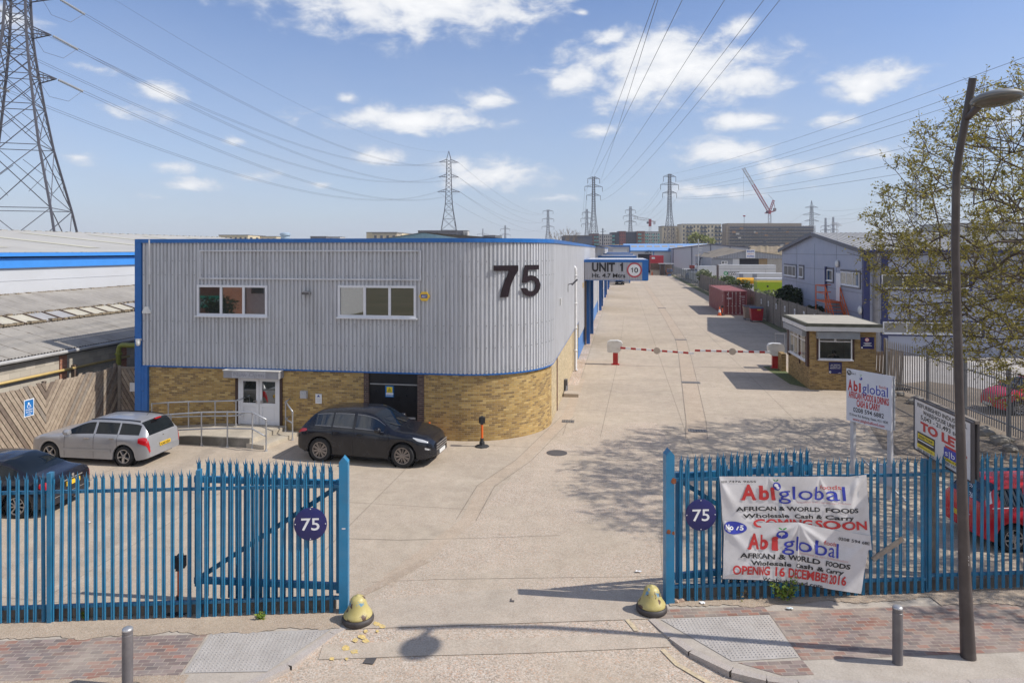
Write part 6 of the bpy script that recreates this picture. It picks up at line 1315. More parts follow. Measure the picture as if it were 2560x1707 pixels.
# ================================================================ CONCRETE-POST FENCE ALONG THE ROAD
M_cf = wood('grey weathered fence', (.29,.25,.205), (.165,.145,.125))
bf = thing('boundary_fence', 'long dark grey close-boarded fence along the right of the yard road', 'fence', (14, 90, 0))
y = 44.5; k = 0
fxy = lambda y: 14.05+(y-65)*.001
while y < 134:
    y1 = y+3.0; z = 2.55+R.uniform(-.05,.05); mb = MB(); j = 0
    while j*.15 < 2.95:
        Y = y+j*.15; mb.box(fxy(Y)-.02-R.uniform(0,.014),fxy(Y)+.02,Y+.004,Y+.146,.08,z+R.uniform(-.03,.03)); j += 1
    mb.build('board_panel', M_cf, bf, world=True); mb = MB(); mb.box(fxy(y)-.07,fxy(y)+.08,y-.07,y+.06,0,z+.08); mb.build('post', M_plinth, bf, world=True); y = y1; k += 1
for yy_, zz in ((60,1.9),(63.5,1.85),(67,1.8),(70.5,1.78),(74,1.75),(57,1.95),(54,2.0)):
    mb = MB(); mb.box(fxy(yy_)-.075,fxy(yy_)-.045,yy_,yy_+.32,zz-.25,zz+.25); mb.cur = 1; mb.box(fxy(yy_)-.08,fxy(yy_)-.075,yy_+.08,yy_+.24,zz-.14,zz+.12); tag(mb.build('bay_notice', [M_paper, mat('grey print',(.3,.3,.32),.6)]), 'small white bay notice fixed to the dark boundary fence', 'notice', 'white bay notices on the boundary fence')
pf = thing('palisade_fence', 'dark green-grey palisade fence at the far end of the road, vans behind it', 'fence', (14.2, 170, 0)); M_pfd = mat('dark grey palisade', (.20,.22,.22), .5)
mb = MB(); y = 134.
while y < 211: mb.box(14.1,14.125,y,y+.06,.1,2.5); y += .62
mb.build('pale_panel', M_pfd, pf, world=True); y = 134.
while y < 212: mb = MB(); mb.box(14.08,14.2,y,y+.15,0,2.7); mb.build('post', M_pfd, pf, world=True); y += 5.5
for z in (.5,2.1): mb = MB(); mb.box(14.13,14.18,134,211,z,z+.07); mb.build('rail', M_pfd, pf, world=True)
# ---------------- bushes
M_bush = leafmat('bush leaf', (.045,.075,.02), (.07,.105,.03), (.13,.16,.05)); M_bushd = leafmat('dark bush leaf', (.022,.04,.014), (.035,.06,.02), (.06,.085,.03)); M_bushl = leafmat('silvery bush leaf', (.14,.17,.08), (.22,.25,.13), (.33,.34,.22))
def bush(c, rx, ry, rz, n, m, lab, ls=.11, stems=7, nm='bush', grp=None):
    o = thing(nm, lab, 'bush', (c[0],c[1],0), 0, grp); lf = MB(); mb = MB(); z0 = c[2]
    lobes = [(Vector((R.uniform(-.6,.6)*rx, R.uniform(-.6,.6)*ry, z0+R.uniform(-.4,.6)*rz)), R.uniform(.35,.6)) for _ in range(9)]
    for l, s in lobes[:stems]: mb.tube([(l.x*.15,l.y*.15,0),(l.x*.5,l.y*.5,l.z*.5),l],[.05,.035,.012],5)
    for _ in range(n):
        l, s = R.choice(lobes); d = Vector((R.gauss(0,1),R.gauss(0,1),R.gauss(0,1))).normalized()*R.random()**.4; p = l+Vector((d.x*rx*s,d.y*ry*s,d.z*rz*s))
        if p.z < .03: continue
        u = Vector((R.gauss(0,1),R.gauss(0,1),R.gauss(0,.7))).normalized(); v = u.cross(Vector((R.gauss(0,1),R.gauss(0,1),R.gauss(0,1)))).normalized(); q = ls*R.uniform(.6,1.4); lf.face([p-u*q,p-v*q*.5,p+u*q,p+v*q*.5])
    mb.build('stems', mat('bush stem',(.12,.09,.06),.8), o); lf.build('foliage', m, o); return o
gB = 'bushes behind the boundary fence'
for px, py, D, rx, rz, n, m, lab in ((1980,748,64,1.5,1.3,2400,M_bushd,'dark green bush over the boundary fence in front of the grey office block'),(1998,776,56,.8,.5,500,M_bushd,'low dark bush behind the fence left of the orange stair'),(1912,745,76,1.7,.95,900,M_bushl,'pale shrub spilling over the fence beside the container'),(1852,714,92,1.8,.9,600,M_bush,'leafy shrub over the fence in front of the yellow drum'),(1812,700,108,1.5,.6,350,M_bush,'small shrub over the fence behind the container roof'),(1768,690,128,2.0,1.1,800,M_bushl,'grey green shrub at the start of the close-boarded fence'),(1746,684,131,1.0,.9,300,M_bush,'low tuft of leaves beside the pole at the fence join')):
    p = at(px,py,D); bush((max(p.x,15.2),p.y,p.z), rx, rx, rz, n, m, lab, ls=.09+D*.0012)
# ================================================================ VEHICLES
def pch(keys):
    xs = [k[0] for k in keys]; ys = [k[1] for k in keys]; n = len(xs); d = [(ys[i+1]-ys[i])/(xs[i+1]-xs[i]) for i in range(n-1)]
    m = [d[0]]+[0 if d[i-1]*d[i] <= 0 else 2*d[i-1]*d[i]/(d[i-1]+d[i]) for i in range(1, n-1)]+[d[-1]]
    def f(x):
        if x <= xs[0]: return ys[0]
        if x >= xs[-1]: return ys[-1]
        i = max(k for k in range(n) if xs[k] <= x); i = min(i, n-2); h = xs[i+1]-xs[i]; t = (x-xs[i])/h
        return (2*t**3-3*t*t+1)*ys[i]+(t**3-2*t*t+t)*h*m[i]+(-2*t**3+3*t*t)*ys[i+1]+(t**3-t*t)*h*m[i+1]
    return f
M_cglass = glass('car glass', (.008,.011,.013), .02, .35); M_cglass2 = glass('tinted car glass', (.006,.012,.022), .02, 1.0)
M_tyre = mat('tyre rubber', (.018,.018,.019), .8); M_well = mat('wheel well', (.006,.006,.007), .95); M_tail = mat('red tail lamp', (.50,.008,.015), .15, var=.15, coat=.6); M_lens = mat('clear lamp lens', (.55,.56,.58), .12, .2, var=.15, coat=.6)
M_chrome = mat('bright trim', (.6,.6,.6), .2, .9); M_blacktrim = mat('black trim', (.012,.012,.013), .5); M_plate_y = mat('yellow plate', (.75,.48,.03), .4); M_plate_w = mat('white plate', (.7,.7,.68), .4)
def paint(name, col, flake=.0, rough=.28):
    if name in MC: return MC[name]
    m, t, b = _nodes(name); v = _obj(t); o = _mix(t, _rng(t, _noise(t, v, 2.2, 6, .6), .42, .7), col, tuple(c*.86+.012 for c in col)); t.links.new(o, b.inputs['Base Color'])
    b.inputs['Metallic'].default_value = flake; b.inputs['Roughness'].default_value = rough; b.inputs['Coat Weight'].default_value = .5; b.inputs['Specular IOR Level'].default_value = .3; b.inputs['Coat Roughness'].default_value = .05; MC[name] = m; return m
def car(lab, loc, rz, P, pm, rim_style, plate=('rear',), glassm=None, group=None, nm='parked_car', cat='car'):
    o = thing(nm, lab, cat, loc, rz, group); gm = glassm or M_cglass
    top, belt, plan, low, roofw = pch(P['top']), pch(P['belt']), pch(P['plan']), pch(P['low']), P['tumble']; wx, wr = P['wheels'], P['wr']; Ra = wr+.065
    x0, x1 = P['plan'][0][0], P['plan'][-1][0]; xs = set()
    n = 64
    for i in range(n+1): xs.add(round(x0+(x1-x0)*i/n, 4))
    for e in (.008,.02,.04,.07): xs.add(round(x0+e,4)); xs.add(round(x1-e,4))
    for w in wx:
        for k in range(15): xs.add(round(w+Ra*cos(pi*k/14)*.999, 4))
    for a, b in P['side']: xs.add(a); xs.add(b)
    for k in ('front','rear'): 
        for q in P[k]: xs.add(q)
    xs = sorted(xs)
    def ring(x):
        w, zb, zt = plan(x), belt(x), top(x); zl = low(x)
        for c in wx:
            if abs(x-c) < Ra: zl = max(zl, wr+sqrt(max(0,Ra*Ra-(x-c)**2))-.005)
        fl = 0
        for c in wx: fl = max(fl, .022*max(0,1-abs(abs(x-c)-0)/(Ra+.14))) 
        h = max(0, zt-zb); t = min(1, h/.42); wb = w-.045; we = wb-roofw*t-.10*(1-t); zl = min(zl, zb-.12)
        L = lambda a: zl+(zb-zl)*a
        return [(w-.06,zl-.0), (w-.012+fl*.6,zl+.012), (w+fl,L(.32)), (w+fl*.8,L(.62)), (w-.008,L(.86)), (wb,zb), (wb-(wb-we)*.10-.004,zb+h*.10), (wb-(wb-we)*.86-.012,zb+h*.82), (we-.02,zb+h*.94), (we*.80,zb+h*.985), (we*.42,zb+h), (0,zb+h*1.004)]
    RG = [ring(x) for x in xs]; K = len(RG[0])
    body, gl = MB(), MB()
    def inr(x, ranges): return any(a-1e-4 <= x <= b+1e-4 for a, b in ranges)
    fr = [tuple(P['front'])]; rr = [tuple(P['rear'])]
    for s in (1, -1):
        for mbb in (body, gl): mbb.base = None
        bi = {}; gi = {}
        def vid(mbb, dct, i, k):
            if (i,k) not in dct: y, z = RG[i][k]; dct[(i,k)] = mbb.vert((xs[i], y*s, z))
            return dct[(i,k)]
        for i in range(len(xs)-1):
            xm = (xs[i]+xs[i+1])/2; h = top(xm)-belt(xm)
            for k in range(K-1):
                g_ = (k == 6 and inr(xm, P['side']) and h > .05) or (8 <= k and (inr(xm, fr) or inr(xm, rr))) or (k == 7 and False)
                mbb, dct = (gl, gi) if g_ else (body, bi); q = [vid(mbb,dct,i,k), vid(mbb,dct,i+1,k), vid(mbb,dct,i+1,k+1), vid(mbb,dct,i,k+1)]
                mbb.idx(q if s < 0 else q[::-1])
    for i, fl in ((0,0),(len(xs)-1,1)):
        pts = [(xs[i], y, z) for y, z in RG[i]]+[(xs[i], -y, z) for y, z in RG[i][-2::-1]]; body.face(pts if fl else pts[::-1])
    body.build('body', pm, o, smooth=True, sharp=38); gl.build('window', gm, o, smooth=True, sharp=40)
    def surf(x, r, off, s):
        i = max(k for k in range(len(xs)) if xs[k] <= x+1e-9); i = min(i, len(xs)-2); t = (x-xs[i])/(xs[i+1]-xs[i])
        def pt(ii, rr): k = min(int(rr), K-2); f = rr-k; a, b = RG[ii][k], RG[ii][k+1]; return Vector((xs[ii], a[0]+(b[0]-a[0])*f, a[1]+(b[1]-a[1])*f))
        p = pt(i,r).lerp(pt(i+1,r), t); du = pt(i+1,r)-pt(i,r); dv = pt(i,min(r+.2,K-1.01))-pt(i,max(0,r-.2)); nn = du.cross(dv)
        nn = nn.normalized() if nn.length > 1e-9 else Vector((0,1,0))
        if nn.y < 0 and abs(nn.y) > .05: nn = -nn
        if abs(nn.y) <= .05 and nn.x*(x-0) < 0: nn = -nn
        p = p+nn*off; return (p.x, p.y*s, p.z)
    def patch(nmp, xa, xb, ra, rb, m, s, nx=8, nr=5, off=.006, shape=None):
        mb = MB()
        for a in range(nx+1):
            for b in range(nr+1):
                u, v = a/nx, b/nr
                if shape: u, v = shape(u, v)
                mb.v.append(surf(xa+(xb-xa)*u, ra+(rb-ra)*v, off, s))
        for a in range(nx):
            for b in range(nr): k = a*(nr+1)+b; q = [k,k+nr+1,k+nr+2,k+1]; mb.idx(q if s < 0 else q[::-1])
        return mb.build(nmp, m, o, smooth=True)
    for s in (1,-1):
        for (a, b, c, d, sh_) in P['head']: patch('headlight', a, b, c, d, M_lens, s, shape=sh_)
        for (a, b, c, d, sh_) in P['tail']: patch('taillight', a, b, c, d, M_tail, s, shape=sh_)
        for x in P['seams']: patch('door_seam', x-.006, x+.006, 1.2, 6.0, M_blacktrim, s, 1, 10, .003)
        for x in P['handles']:
            p = Vector(surf(x, 4.15, .02, s)); mb = MB(); mb.cbox(p, (.19,.035,.028)); mb.build('door_handle', pm if P.get('dark') else M_chrome, o)
        for a, b in P['side']:
            for r_ in (6.0,6.93): patch('window_trim', a, b, r_, r_+.07, P.get('trimmat') or M_blacktrim, s, 14, 1, .006)
        if P.get('sillstrip'): patch('rub_strip', wx[1]+.45, wx[0]-.42, 2.05, 2.4, pm, s, 10, 1, .014)
        p = Vector(surf(P['mirror'], 5.6, .05, s)); mb = MB(); mb.lathe([(.02,-.10),(.09,-.08),(.12,0),(.11,.07),(.06,.10)],12,Matrix.Translation((p.x,p.y+.12*s,p.z+.08))@Matrix.Rotation(radians(90),4,'Y')@Matrix.Scale(.8,4,(1,0,0))); mb.box(p.x-.03,p.x+.03,min(p.y-.03*s,p.y+.08*s),max(p.y-.03*s,p.y+.08*s),p.z,p.z+.05); mb.build('door_mirror', pm, o, smooth=True, sharp=50)
        if P.get('rails'): 
            mb = MB(); xs_ = [P['rails'][0]+(P['rails'][1]-P['rails'][0])*k/8 for k in range(9)]; mb.tube([Vector(surf(x, 8.4, .03, s)) for x in xs_], .018, 6); mb.build('roof_rail', M_blacktrim if P['rails'][2] else M_chrome, o)
        for w in wx:
            wv = bpy.data.objects.new('wheel', None); COL.objects.link(wv); wv.parent = o; wv.location = (w, s*(plan(w)-.115), wr); wv.empty_display_size = .1
            Mr = Matrix.Rotation(radians(-90*s),4,'X'); tw = .105
            mb = MB(); mb.lathe([(wr*.66,-tw),(wr*.93,-tw),(wr,-tw*.72),(wr,tw*.72),(wr*.94,tw),(wr*.70,tw*1.02),(wr*.66,tw*.8)],32,Mr,cap=False); mb.build('tyre', M_tyre, wv, smooth=True, sharp=50)
            mb = MB(); mb.cur = 0; mb.lathe([(wr*.67,-.02),(wr*.67,tw*.9),(wr*.60,tw*.55),(wr*.58,tw*.2),(.005,tw*.15)],28,Mr,cap=False); mb.cur = 1
            mb.lathe([(wr*.70,tw*.85),(wr*.70,tw*1.0),(wr*.62,tw*.95),(wr*.61,tw*.7)],28,Mr,cap=False)
            ns, ww_ = rim_style[:2]
            for k in range(ns):
                a = 2*pi*k/ns+.2
                for da in ((0,) if len(rim_style) < 3 else (-.11,.11)):
                    p, q = Mr@Vector((.05*cos(a),.05*sin(a),tw*.8)), Mr@Vector((wr*.65*cos(a+da),wr*.65*sin(a+da),tw*.78)); mb.beam(p, q, ww_, .035) if True else 0
            mb.lathe([(.01,tw*1.0),(.06,tw*.95),(.065,tw*.6)],12,Mr,cap=False); mb.build('rim', [M_well, P.get('rimmat') or mat('alloy silver',(.45,.44,.44),.3,.7)], wv)
            mb = MB(); mb.lathe([(Ra+.01,-.16),(Ra+.01,.085)],20,Matrix.Translation((w,s*(plan(w)-.14),wr))@Mr,cap=False); mb.lathe([(Ra+.01,-.16),(.01,-.16)],20,Matrix.Translation((w,s*(plan(w)-.14),wr))@Mr,cap=False); mb.build('wheel_arch', M_well, o)
    mb = MB(); mb.box(x0+.15,x1-.15,-plan(0)+.3,plan(0)-.3,.22,.5); mb.box(x0+.5,x1-.5,-plan(0)+.06,plan(0)-.06,.24,.30); mb.box(wx[1]+Ra,wx[0]-Ra,-plan(0)+.08,plan(0)-.08,.2,.5); mb.build('underbody', M_well, o)
    for e, x, sg in (('rear',x0,-1),('front',x1,1)):
        if e in P.get('plates', ('rear','front')):
            z, w, txt = P['plate_z'][e], .52, P.get('reg'); mb = MB(); xx = x+sg*.012 if True else x; mb.box(min(x-sg*.01,xx+sg*.01),max(x-sg*.01,xx+sg*.01),-w/2,w/2,z-.056,z+.056)
            if txt: fm = frame_M(Vector((xx+sg*.01,0,z-.035)), Vector((0,1 if sg > 0 else -1,0)), UZ); put(mb, txt, 0, 0, .075, fm, width=.44, d=.004, mi=1, bold=.02)
            mb.build('number_plate', [M_plate_y if e == 'rear' else M_plate_w, M_ink], o)
    return o, surf, patch
lens = lambda u, v: (u, .5+(v-.5)*(1-.55*abs(2*u-1)**2.2))
# silver estate
EST = dict(top=[(-2.22,.52),(-2.20,.62),(-2.16,.78),(-2.13,.93),(-2.02,1.14),(-1.86,1.34),(-1.72,1.385),(-1.2,1.42),(-.4,1.43),(-.1,1.415),(.14,1.36),(.56,1.17),(.98,.985),(1.08,.955),(1.6,.895),(1.95,.81),(2.14,.70),(2.26,.50)],
 belt=[(-2.22,.50),(-2.13,.92),(-1.95,.965),(-1,.965),(.5,.935),(1.0,.915),(1.6,.85),(1.9,.79),(2.1,.72),(2.2,.60),(2.26,.45)], plan=[(-2.22,.74),(-2.15,.80),(-1.9,.855),(-1.2,.872),(.6,.875),(1.4,.86),(1.85,.80),(2.08,.70),(2.2,.58),(2.26,.42)],
 low=[(-2.22,.30),(-2.1,.25),(-1.8,.2),(1.8,.19),(2.1,.22),(2.26,.30)], tumble=.20, wheels=(1.34,-1.36), wr=.32, side=[(-1.86,-1.16),(-1.10,-.32),(-.24,.66)], front=(.10,.98), rear=(-2.115,-1.80),
 head=[(1.70,2.12,4.2,5.3,lens)], tail=[(-2.20,-1.86,3.0,5.0,lambda u,v:(u,.5+(v-.5)*(1-.5*u**1.6))),(-2.218,-2.17,3.0,4.6,None)], seams=[-1.13,-.28,.78], handles=[-.95,-.06], mirror=.58, rails=(-1.75,.0,True), plates=('rear','front'), plate_z={'rear':.60,'front':.35}, reg='KA05 HDA', sillstrip=True)
oe, sf, pt_ = car('silver estate car with a yellow rear plate parked nose-in at the herringbone fence', (-17.22,21.02,0), pi, EST, paint('silver paint',(.37,.375,.395),.35,.3), (5,.085))
mb = MB(); mb.box(-1.98,-1.90,-.14,.14,1.385,1.415); mb.build('brake_light', M_tail, oe)
mb = MB(); mb.tube([(-1.55,0,1.46),(-1.75,0,1.66)],.006,4); mb.build('aerial', M_blacktrim, oe)
mb = MB(); mb.lathe([(.05,-.004),(.05,.004)],14,Matrix.Translation((-2.155,0,.83))@Matrix.Rotation(radians(90),4,'Y')); mb.build('badge', M_chrome, oe)
# black SUV
SUV = dict(top=[(-2.34,.60),(-2.32,.75),(-2.28,.95),(-2.2,1.08),(-2.0,1.29),(-1.80,1.49),(-1.64,1.585),(-1.2,1.65),(-.6,1.685),(-.1,1.68),(.22,1.64),(.42,1.57),(.78,1.34),(1.08,1.15),(1.22,1.11),(1.7,1.06),(2.1,.97),(2.3,.87),(2.42,.70),(2.47,.5)],
 belt=[(-2.34,.58),(-2.28,.92),(-2.1,1.05),(-1.5,1.11),(-.5,1.09),(.5,1.06),(1.0,1.04),(1.6,1.0),(2.1,.90),(2.3,.79),(2.42,.60),(2.47,.45)], plan=[(-2.34,.78),(-2.27,.86),(-2.0,.93),(-1.4,.965),(.6,.965),(1.4,.955),(1.9,.90),(2.2,.80),(2.36,.68),(2.47,.50)],
 low=[(-2.34,.42),(-2.1,.34),(-1.8,.27),(1.8,.26),(2.2,.28),(2.47,.36)], tumble=.27, wheels=(1.46,-1.44), wr=.385, side=[(-1.66,-1.06),(-1.0,-.30),(-.20,.80)], front=(.36,1.10), rear=(-2.12,-1.70),
 head=[(1.80,2.26,4.2,5.6,lens)], tail=[(-2.31,-1.92,4.0,5.0,lens)], seams=[-1.02,-.25,.98], handles=[-.86,.0], mirror=.66, plates=('rear','front'), plate_z={'rear':.85,'front':.42}, dark=True, trimmat=mat('grey window trim',(.16,.16,.17),.3,.6), rimmat=mat('dirty bronze alloy',(.26,.23,.21),.4,.5))
ov, sf2, pt2 = car('black SUV with bronze spoked wheels parked before the black plant-room door', (-8.33,22.47,0), radians(-4.7), SUV, paint('black paint',(.006,.007,.012),.0,.22), (10,.016,2), glassm=M_cglass2)
for s in (1,-1): pt2('grille_slat', 2.30, 2.44, 2.0, 3.0, M_blacktrim, s); pt2('foglight_strip', 2.18, 2.33, 2.75, 3.1, M_lens, s); pt2('arch_trim', 1.46-.5, 1.46+.5, .3, 1.1, M_blacktrim, s, 14, 2, .004); pt2('arch_trim', -1.44-.5, -1.44+.5, .3, 1.1, M_blacktrim, s, 14, 2, .004)
mb = MB()
for z in (.52,.60,.68): mb.box(2.455,2.478,-.48,.48,z,z+.03)
mb.build('grille', MC['alloy silver'] if 'alloy silver' in MC else M_chrome, ov)
for a, b in (((1.1,.35,1.16),(.84,.05,1.33)),((1.1,-.2,1.16),(.86,-.5,1.30))): mb = MB(); mb.tube([a,b],.012,4); mb.build('wiper', M_blacktrim, ov)
# saloons at the left
SAL = dict(top=[(-2.28,.50),(-2.26,.70),(-2.22,.90),(-2.1,.985),(-1.75,1.04),(-1.45,1.13),(-1.05,1.32),(-.75,1.41),(-.2,1.44),(.2,1.425),(.5,1.37),(.9,1.17),(1.28,.99),(1.4,.96),(1.9,.88),(2.15,.76),(2.26,.60),(2.3,.48)],
 belt=[(-2.28,.48),(-2.22,.86),(-2.1,.93),(-1.7,.945),(-.5,.93),(.6,.91),(1.3,.90),(1.9,.82),(2.15,.70),(2.26,.55),(2.3,.42)], plan=[(-2.28,.70),(-2.2,.78),(-1.95,.84),(-1.2,.875),(.6,.885),(1.4,.87),(1.9,.80),(2.12,.68),(2.3,.42)],
 low=[(-2.28,.32),(-2.1,.27),(-1.8,.21),(1.8,.19),(2.1,.22),(2.3,.3)], tumble=.22, wheels=(1.38,-1.36), wr=.325, side=[(-1.25,-.62),(-.58,-.10),(-.03,.92)], front=(.46,1.28), rear=(-1.62,-.80),
 head=[(1.75,2.14,4.2,5.3,lens)], tail=[(-2.25,-1.95,3.3,4.95,lens)], seams=[-.98,-.06,1.02], handles=[-.75,.15], mirror=.88, plates=('rear','front'), plate_z={'rear':.72,'front':.36}, dark=True)
od, _, ptd = car('dark saloon car seen tail-on behind the left-hand palisade, yellow plate', (-16.95,16.5,0), radians(186), SAL, paint('midnight paint',(.008,.009,.016),.0,.2), (9,.03))
mb = MB(); mb.box(-2.295,-2.28,-.36,.36,.82,.85); mb.lathe([(.045,-.004),(.045,.004)],14,Matrix.Translation((-2.28,0,.90))@Matrix.Rotation(radians(90),4,'Y')); mb.box(-2.30,-2.28,-.75,.75,.50,.515); mb.build('chrome_trim', M_chrome, od)
car('dark car cut by the left frame edge, only its rear corner showing', (-16.62,13.15,0), radians(184), SAL, paint('black paint',(.006,.007,.012),.0,.22), (7,.04))
# red hatchbacks
HAT = dict(top=[(-1.98,.52),(-1.96,.70),(-1.90,.95),(-1.72,1.2),(-1.52,1.42),(-1.35,1.49),(-.6,1.53),(.0,1.51),(.4,1.44),(.8,1.25),(1.2,1.04),(1.3,1.0),(1.65,.90),(1.9,.76),(2.0,.60),(2.05,.48)],
 belt=[(-1.98,.50),(-1.90,.90),(-1.7,.99),(-.5,.97),(.6,.94),(1.2,.93),(1.65,.84),(1.9,.70),(2.0,.55),(2.05,.42)], plan=[(-1.98,.68),(-1.9,.76),(-1.65,.83),(-1,.865),(.6,.87),(1.2,.86),(1.65,.79),(1.88,.68),(2.05,.42)],
 low=[(-1.98,.32),(-1.8,.25),(-1.5,.2),(1.5,.19),(1.9,.22),(2.05,.3)], tumble=.21, wheels=(1.27,-1.27), wr=.315, side=[(-1.5,-.95),(-.9,-.12),(-.04,.86)], front=(.38,1.20), rear=(-1.84,-1.46),
 head=[(1.5,1.9,4.2,5.3,lens)], tail=[(-1.95,-1.62,3.6,5.0,lens)], seams=[-.9,-.07,.95], handles=[-.65,.18], mirror=.82, plates=('rear','front'), plate_z={'rear':.60,'front':.36})
RED = paint('red paint',(.58,.010,.026),.0,.25)
oh, sfh, pth = car('red hatchback with white side stripes parked behind the right-hand fence near the lamp column', (10.02,18.62,0), radians(8.5), HAT, RED, (8,.05), glassm=M_cglass2)
for s in (1,-1): pth('white_stripe', -1.72, -1.25, 4.7, 5.9, M_wht, s, 8, 2, .008, lambda u,v:(u,.25+.3*v+.55*u*.8)); pth('white_stripe', -1.86, -1.60, 6.4, 8.1, M_wht, s, 6, 2, .008, lambda u,v:(.2+.5*u+.3*v,v))
mb = MB(); fm = Matrix.Translation((-1.80,0,1.16))@Matrix.Rotation(radians(-90),4,'Z')@Matrix.Rotation(radians(58),4,'X'); put(mb,'zoom',0,.10,.12,fm,width=.5,d=.03); put(mb,'tagging',0,-.08,.12,fm,width=.62,d=.03); mb.build('window_lettering', M_wht, oh)
mb = MB()
for k in range(5): fm = Matrix.Translation((-1.915,0,.80))@Matrix.Rotation(radians(-90),4,'Z')@Matrix.Rotation(radians(72),4,'X'); mb.face([fm@Vector(p) for p in ((.1,.02-.045*k,.012),(.45-.03*k,.02-.045*k,.012),(.45-.03*k,.04-.045*k,.012),(.1,.04-.045*k,.012))])
mb.build('small_print', M_wht, oh)
car('red car parked beyond the galvanised fence, glimpsed under the tree', (17.6,33.2,0), radians(188), HAT, RED, (8,.05))
SUV2 = dict(SUV); car('dark pickup-like vehicle far up the road beneath the UNIT 1 canopy', (-.55,144,0), radians(-90), SUV2, paint('black paint',(.006,.007,.012)), (7,.04))
# ================================================================ FAR SIDE OF THE ESTATE
struct(sheet('forecourt', [(14.6,14),(90,14),(90,50.5),(14.6,50.5)], concrete('pale forecourt', (.44,.42,.40), (.38,.36,.345), (.5,.48,.455), agg=.1), -.02))
struct(sheet('forecourt', [(14.3,50.4),(120,50.4),(120,212),(14.3,212)], MC['worn concrete'] if 'worn concrete' in MC else M_apron, -.03))
def bank(name, px0, px1, D, prof, m, depth=60):
    mb = MB(); n = 60; rows = []
    for k in range(n+1):
        px = px0+(px1-px0)*k/n; h = prof(k/n)+R.uniform(-.25,.25); a = at(px,HOR,D-18); b = at(px,HOR,D); c = at(px,HOR,D+depth); rows.append([(a.x,a.y,-.3),((a.x+b.x)/2,(a.y+b.y)/2,h*.7),(b.x,b.y,h),(c.x,c.y,h*.9),(c.x,c.y,-.3)])
    for A, B in zip(rows, rows[1:]):
        for j in range(4): mb.face([A[j],B[j],B[j+1],A[j+1]])
    return struct(mb.build(name, m))
M_bank = concrete('rough grass bank', (.27,.21,.145), (.20,.165,.10), (.34,.27,.195), bump=.8)
bank('hill', 1850, 2160, 340, lambda u: 9.3*smst(0,.08,u)*(1-.12*u), M_bank); bank('hill', 1490, 1580, 330, lambda u: 9.6*smst(0,.25,u)*(1-smst(.85,1,u)*.5), M_bank); bank('hill', 1690, 1800, 390, lambda u: 9.2*sin(pi*u)**.3, M_bank)
# blue-roofed warehouse closing the road
uy = 222.
ub = thing('warehouse', 'long low warehouse lettered UNIT 6 with a light blue roof closing the road', 'warehouse', (10,uy,0))
a, b = onY(1561,627,uy), onY(1716,627,uy); ze6 = 6.85; M_lb = mat('light blue roof', (.19,.34,.60), .45, var=.05, scale=.2); M_lb2 = mat('blue roof flashing', (.03,.20,.50), .4)
mb = MB(); mb.wall((a.x,uy),(b.x+8,uy),0,ze6); mb.wall((b.x+8,uy),(b.x+8,uy+30),0,ze6); mb.wall((a.x,uy+30),(a.x,uy),0,ze6); mb.build('wall', M_pal, ub, world=True)
mb = MB(); mb.face([(a.x-.3,uy-.3,ze6),(b.x+8,uy-.3,ze6),(b.x+8,uy+15,9.15),(a.x-.3,uy+15,9.15)]); mb.face([(a.x-.3,uy+15,9.15),(b.x+8,uy+15,9.15),(b.x+8,uy+30,ze6),(a.x-.3,uy+30,ze6)]); mb.build('roof', M_lb, ub, world=True)
mb = MB(); mb.box(a.x-.3,b.x+8,uy-.45,uy-.28,ze6-.25,ze6+.05); mb.build('gutter', M_lb2, ub, world=True)
for k in range(7):
    p = onY(1585+k*19.2,616,uy+9); zz = ze6+(9.15-ze6)*(9.3/15.3); mb = MB(); mb.face([(p.x-.9,uy+7.6,zz-.22+.03),(p.x+.9,uy+7.6,zz-.22+.03),(p.x+.9,uy+10.4,zz+.22+.03),(p.x-.9,uy+10.4,zz+.22+.03)]); mb.build('rooflight', mat('dirty rooflight',(.34,.28,.20),.6), ub, world=True)
A, B = onY(1595,635,uy), onY(1629,681,uy); mb = MB(); mb.box(A.x,B.x,uy-.1,uy,0,A.z); mb.build('doorway', mat('dark doorway',(.012,.012,.02),.8), ub, world=True)
mb = MB(); fm = frame_M(onY(1604,634,uy-.05),UX,UZ); put(mb,'UNIT 6',1.0,.15,.95,fm,'L',width=1.95+.0,bold=.02,d=.02); mb.build('lettering', M_ink, ub, world=True)
p = onY(1634,640,uy); mb = MB(); mb.box(p.x-.12,p.x+.12,uy-.12,uy,0,ze6-.3); mb.build('downpipe', M_lb2, ub, world=True)
an = thing('annex', 'grey blue-edged gable extension with a white signboard beyond the last canopy', 'warehouse', (-1,150,0))
q = onY(1574,617,150); mb = MB(); mb.box(XS-4,q.x,150,158,0,q.z); mb.build('wall', M_rib, an, world=True); mb = MB(); mb.box(XS-4,q.x+.12,149.9,158.1,q.z-.02,q.z+.32); mb.box(q.x-.05,q.x+.15,149.9,150.2,0,q.z-.02); mb.build('edge_trim', M_blue, an, world=True)
s_ = onY(1532,631,149.9); mb = MB(); mb.box(s_.x,q.x-.5,149.86,149.98,s_.z-.4,q.z-.5); mb.build('signboard', M_pal, an, world=True)
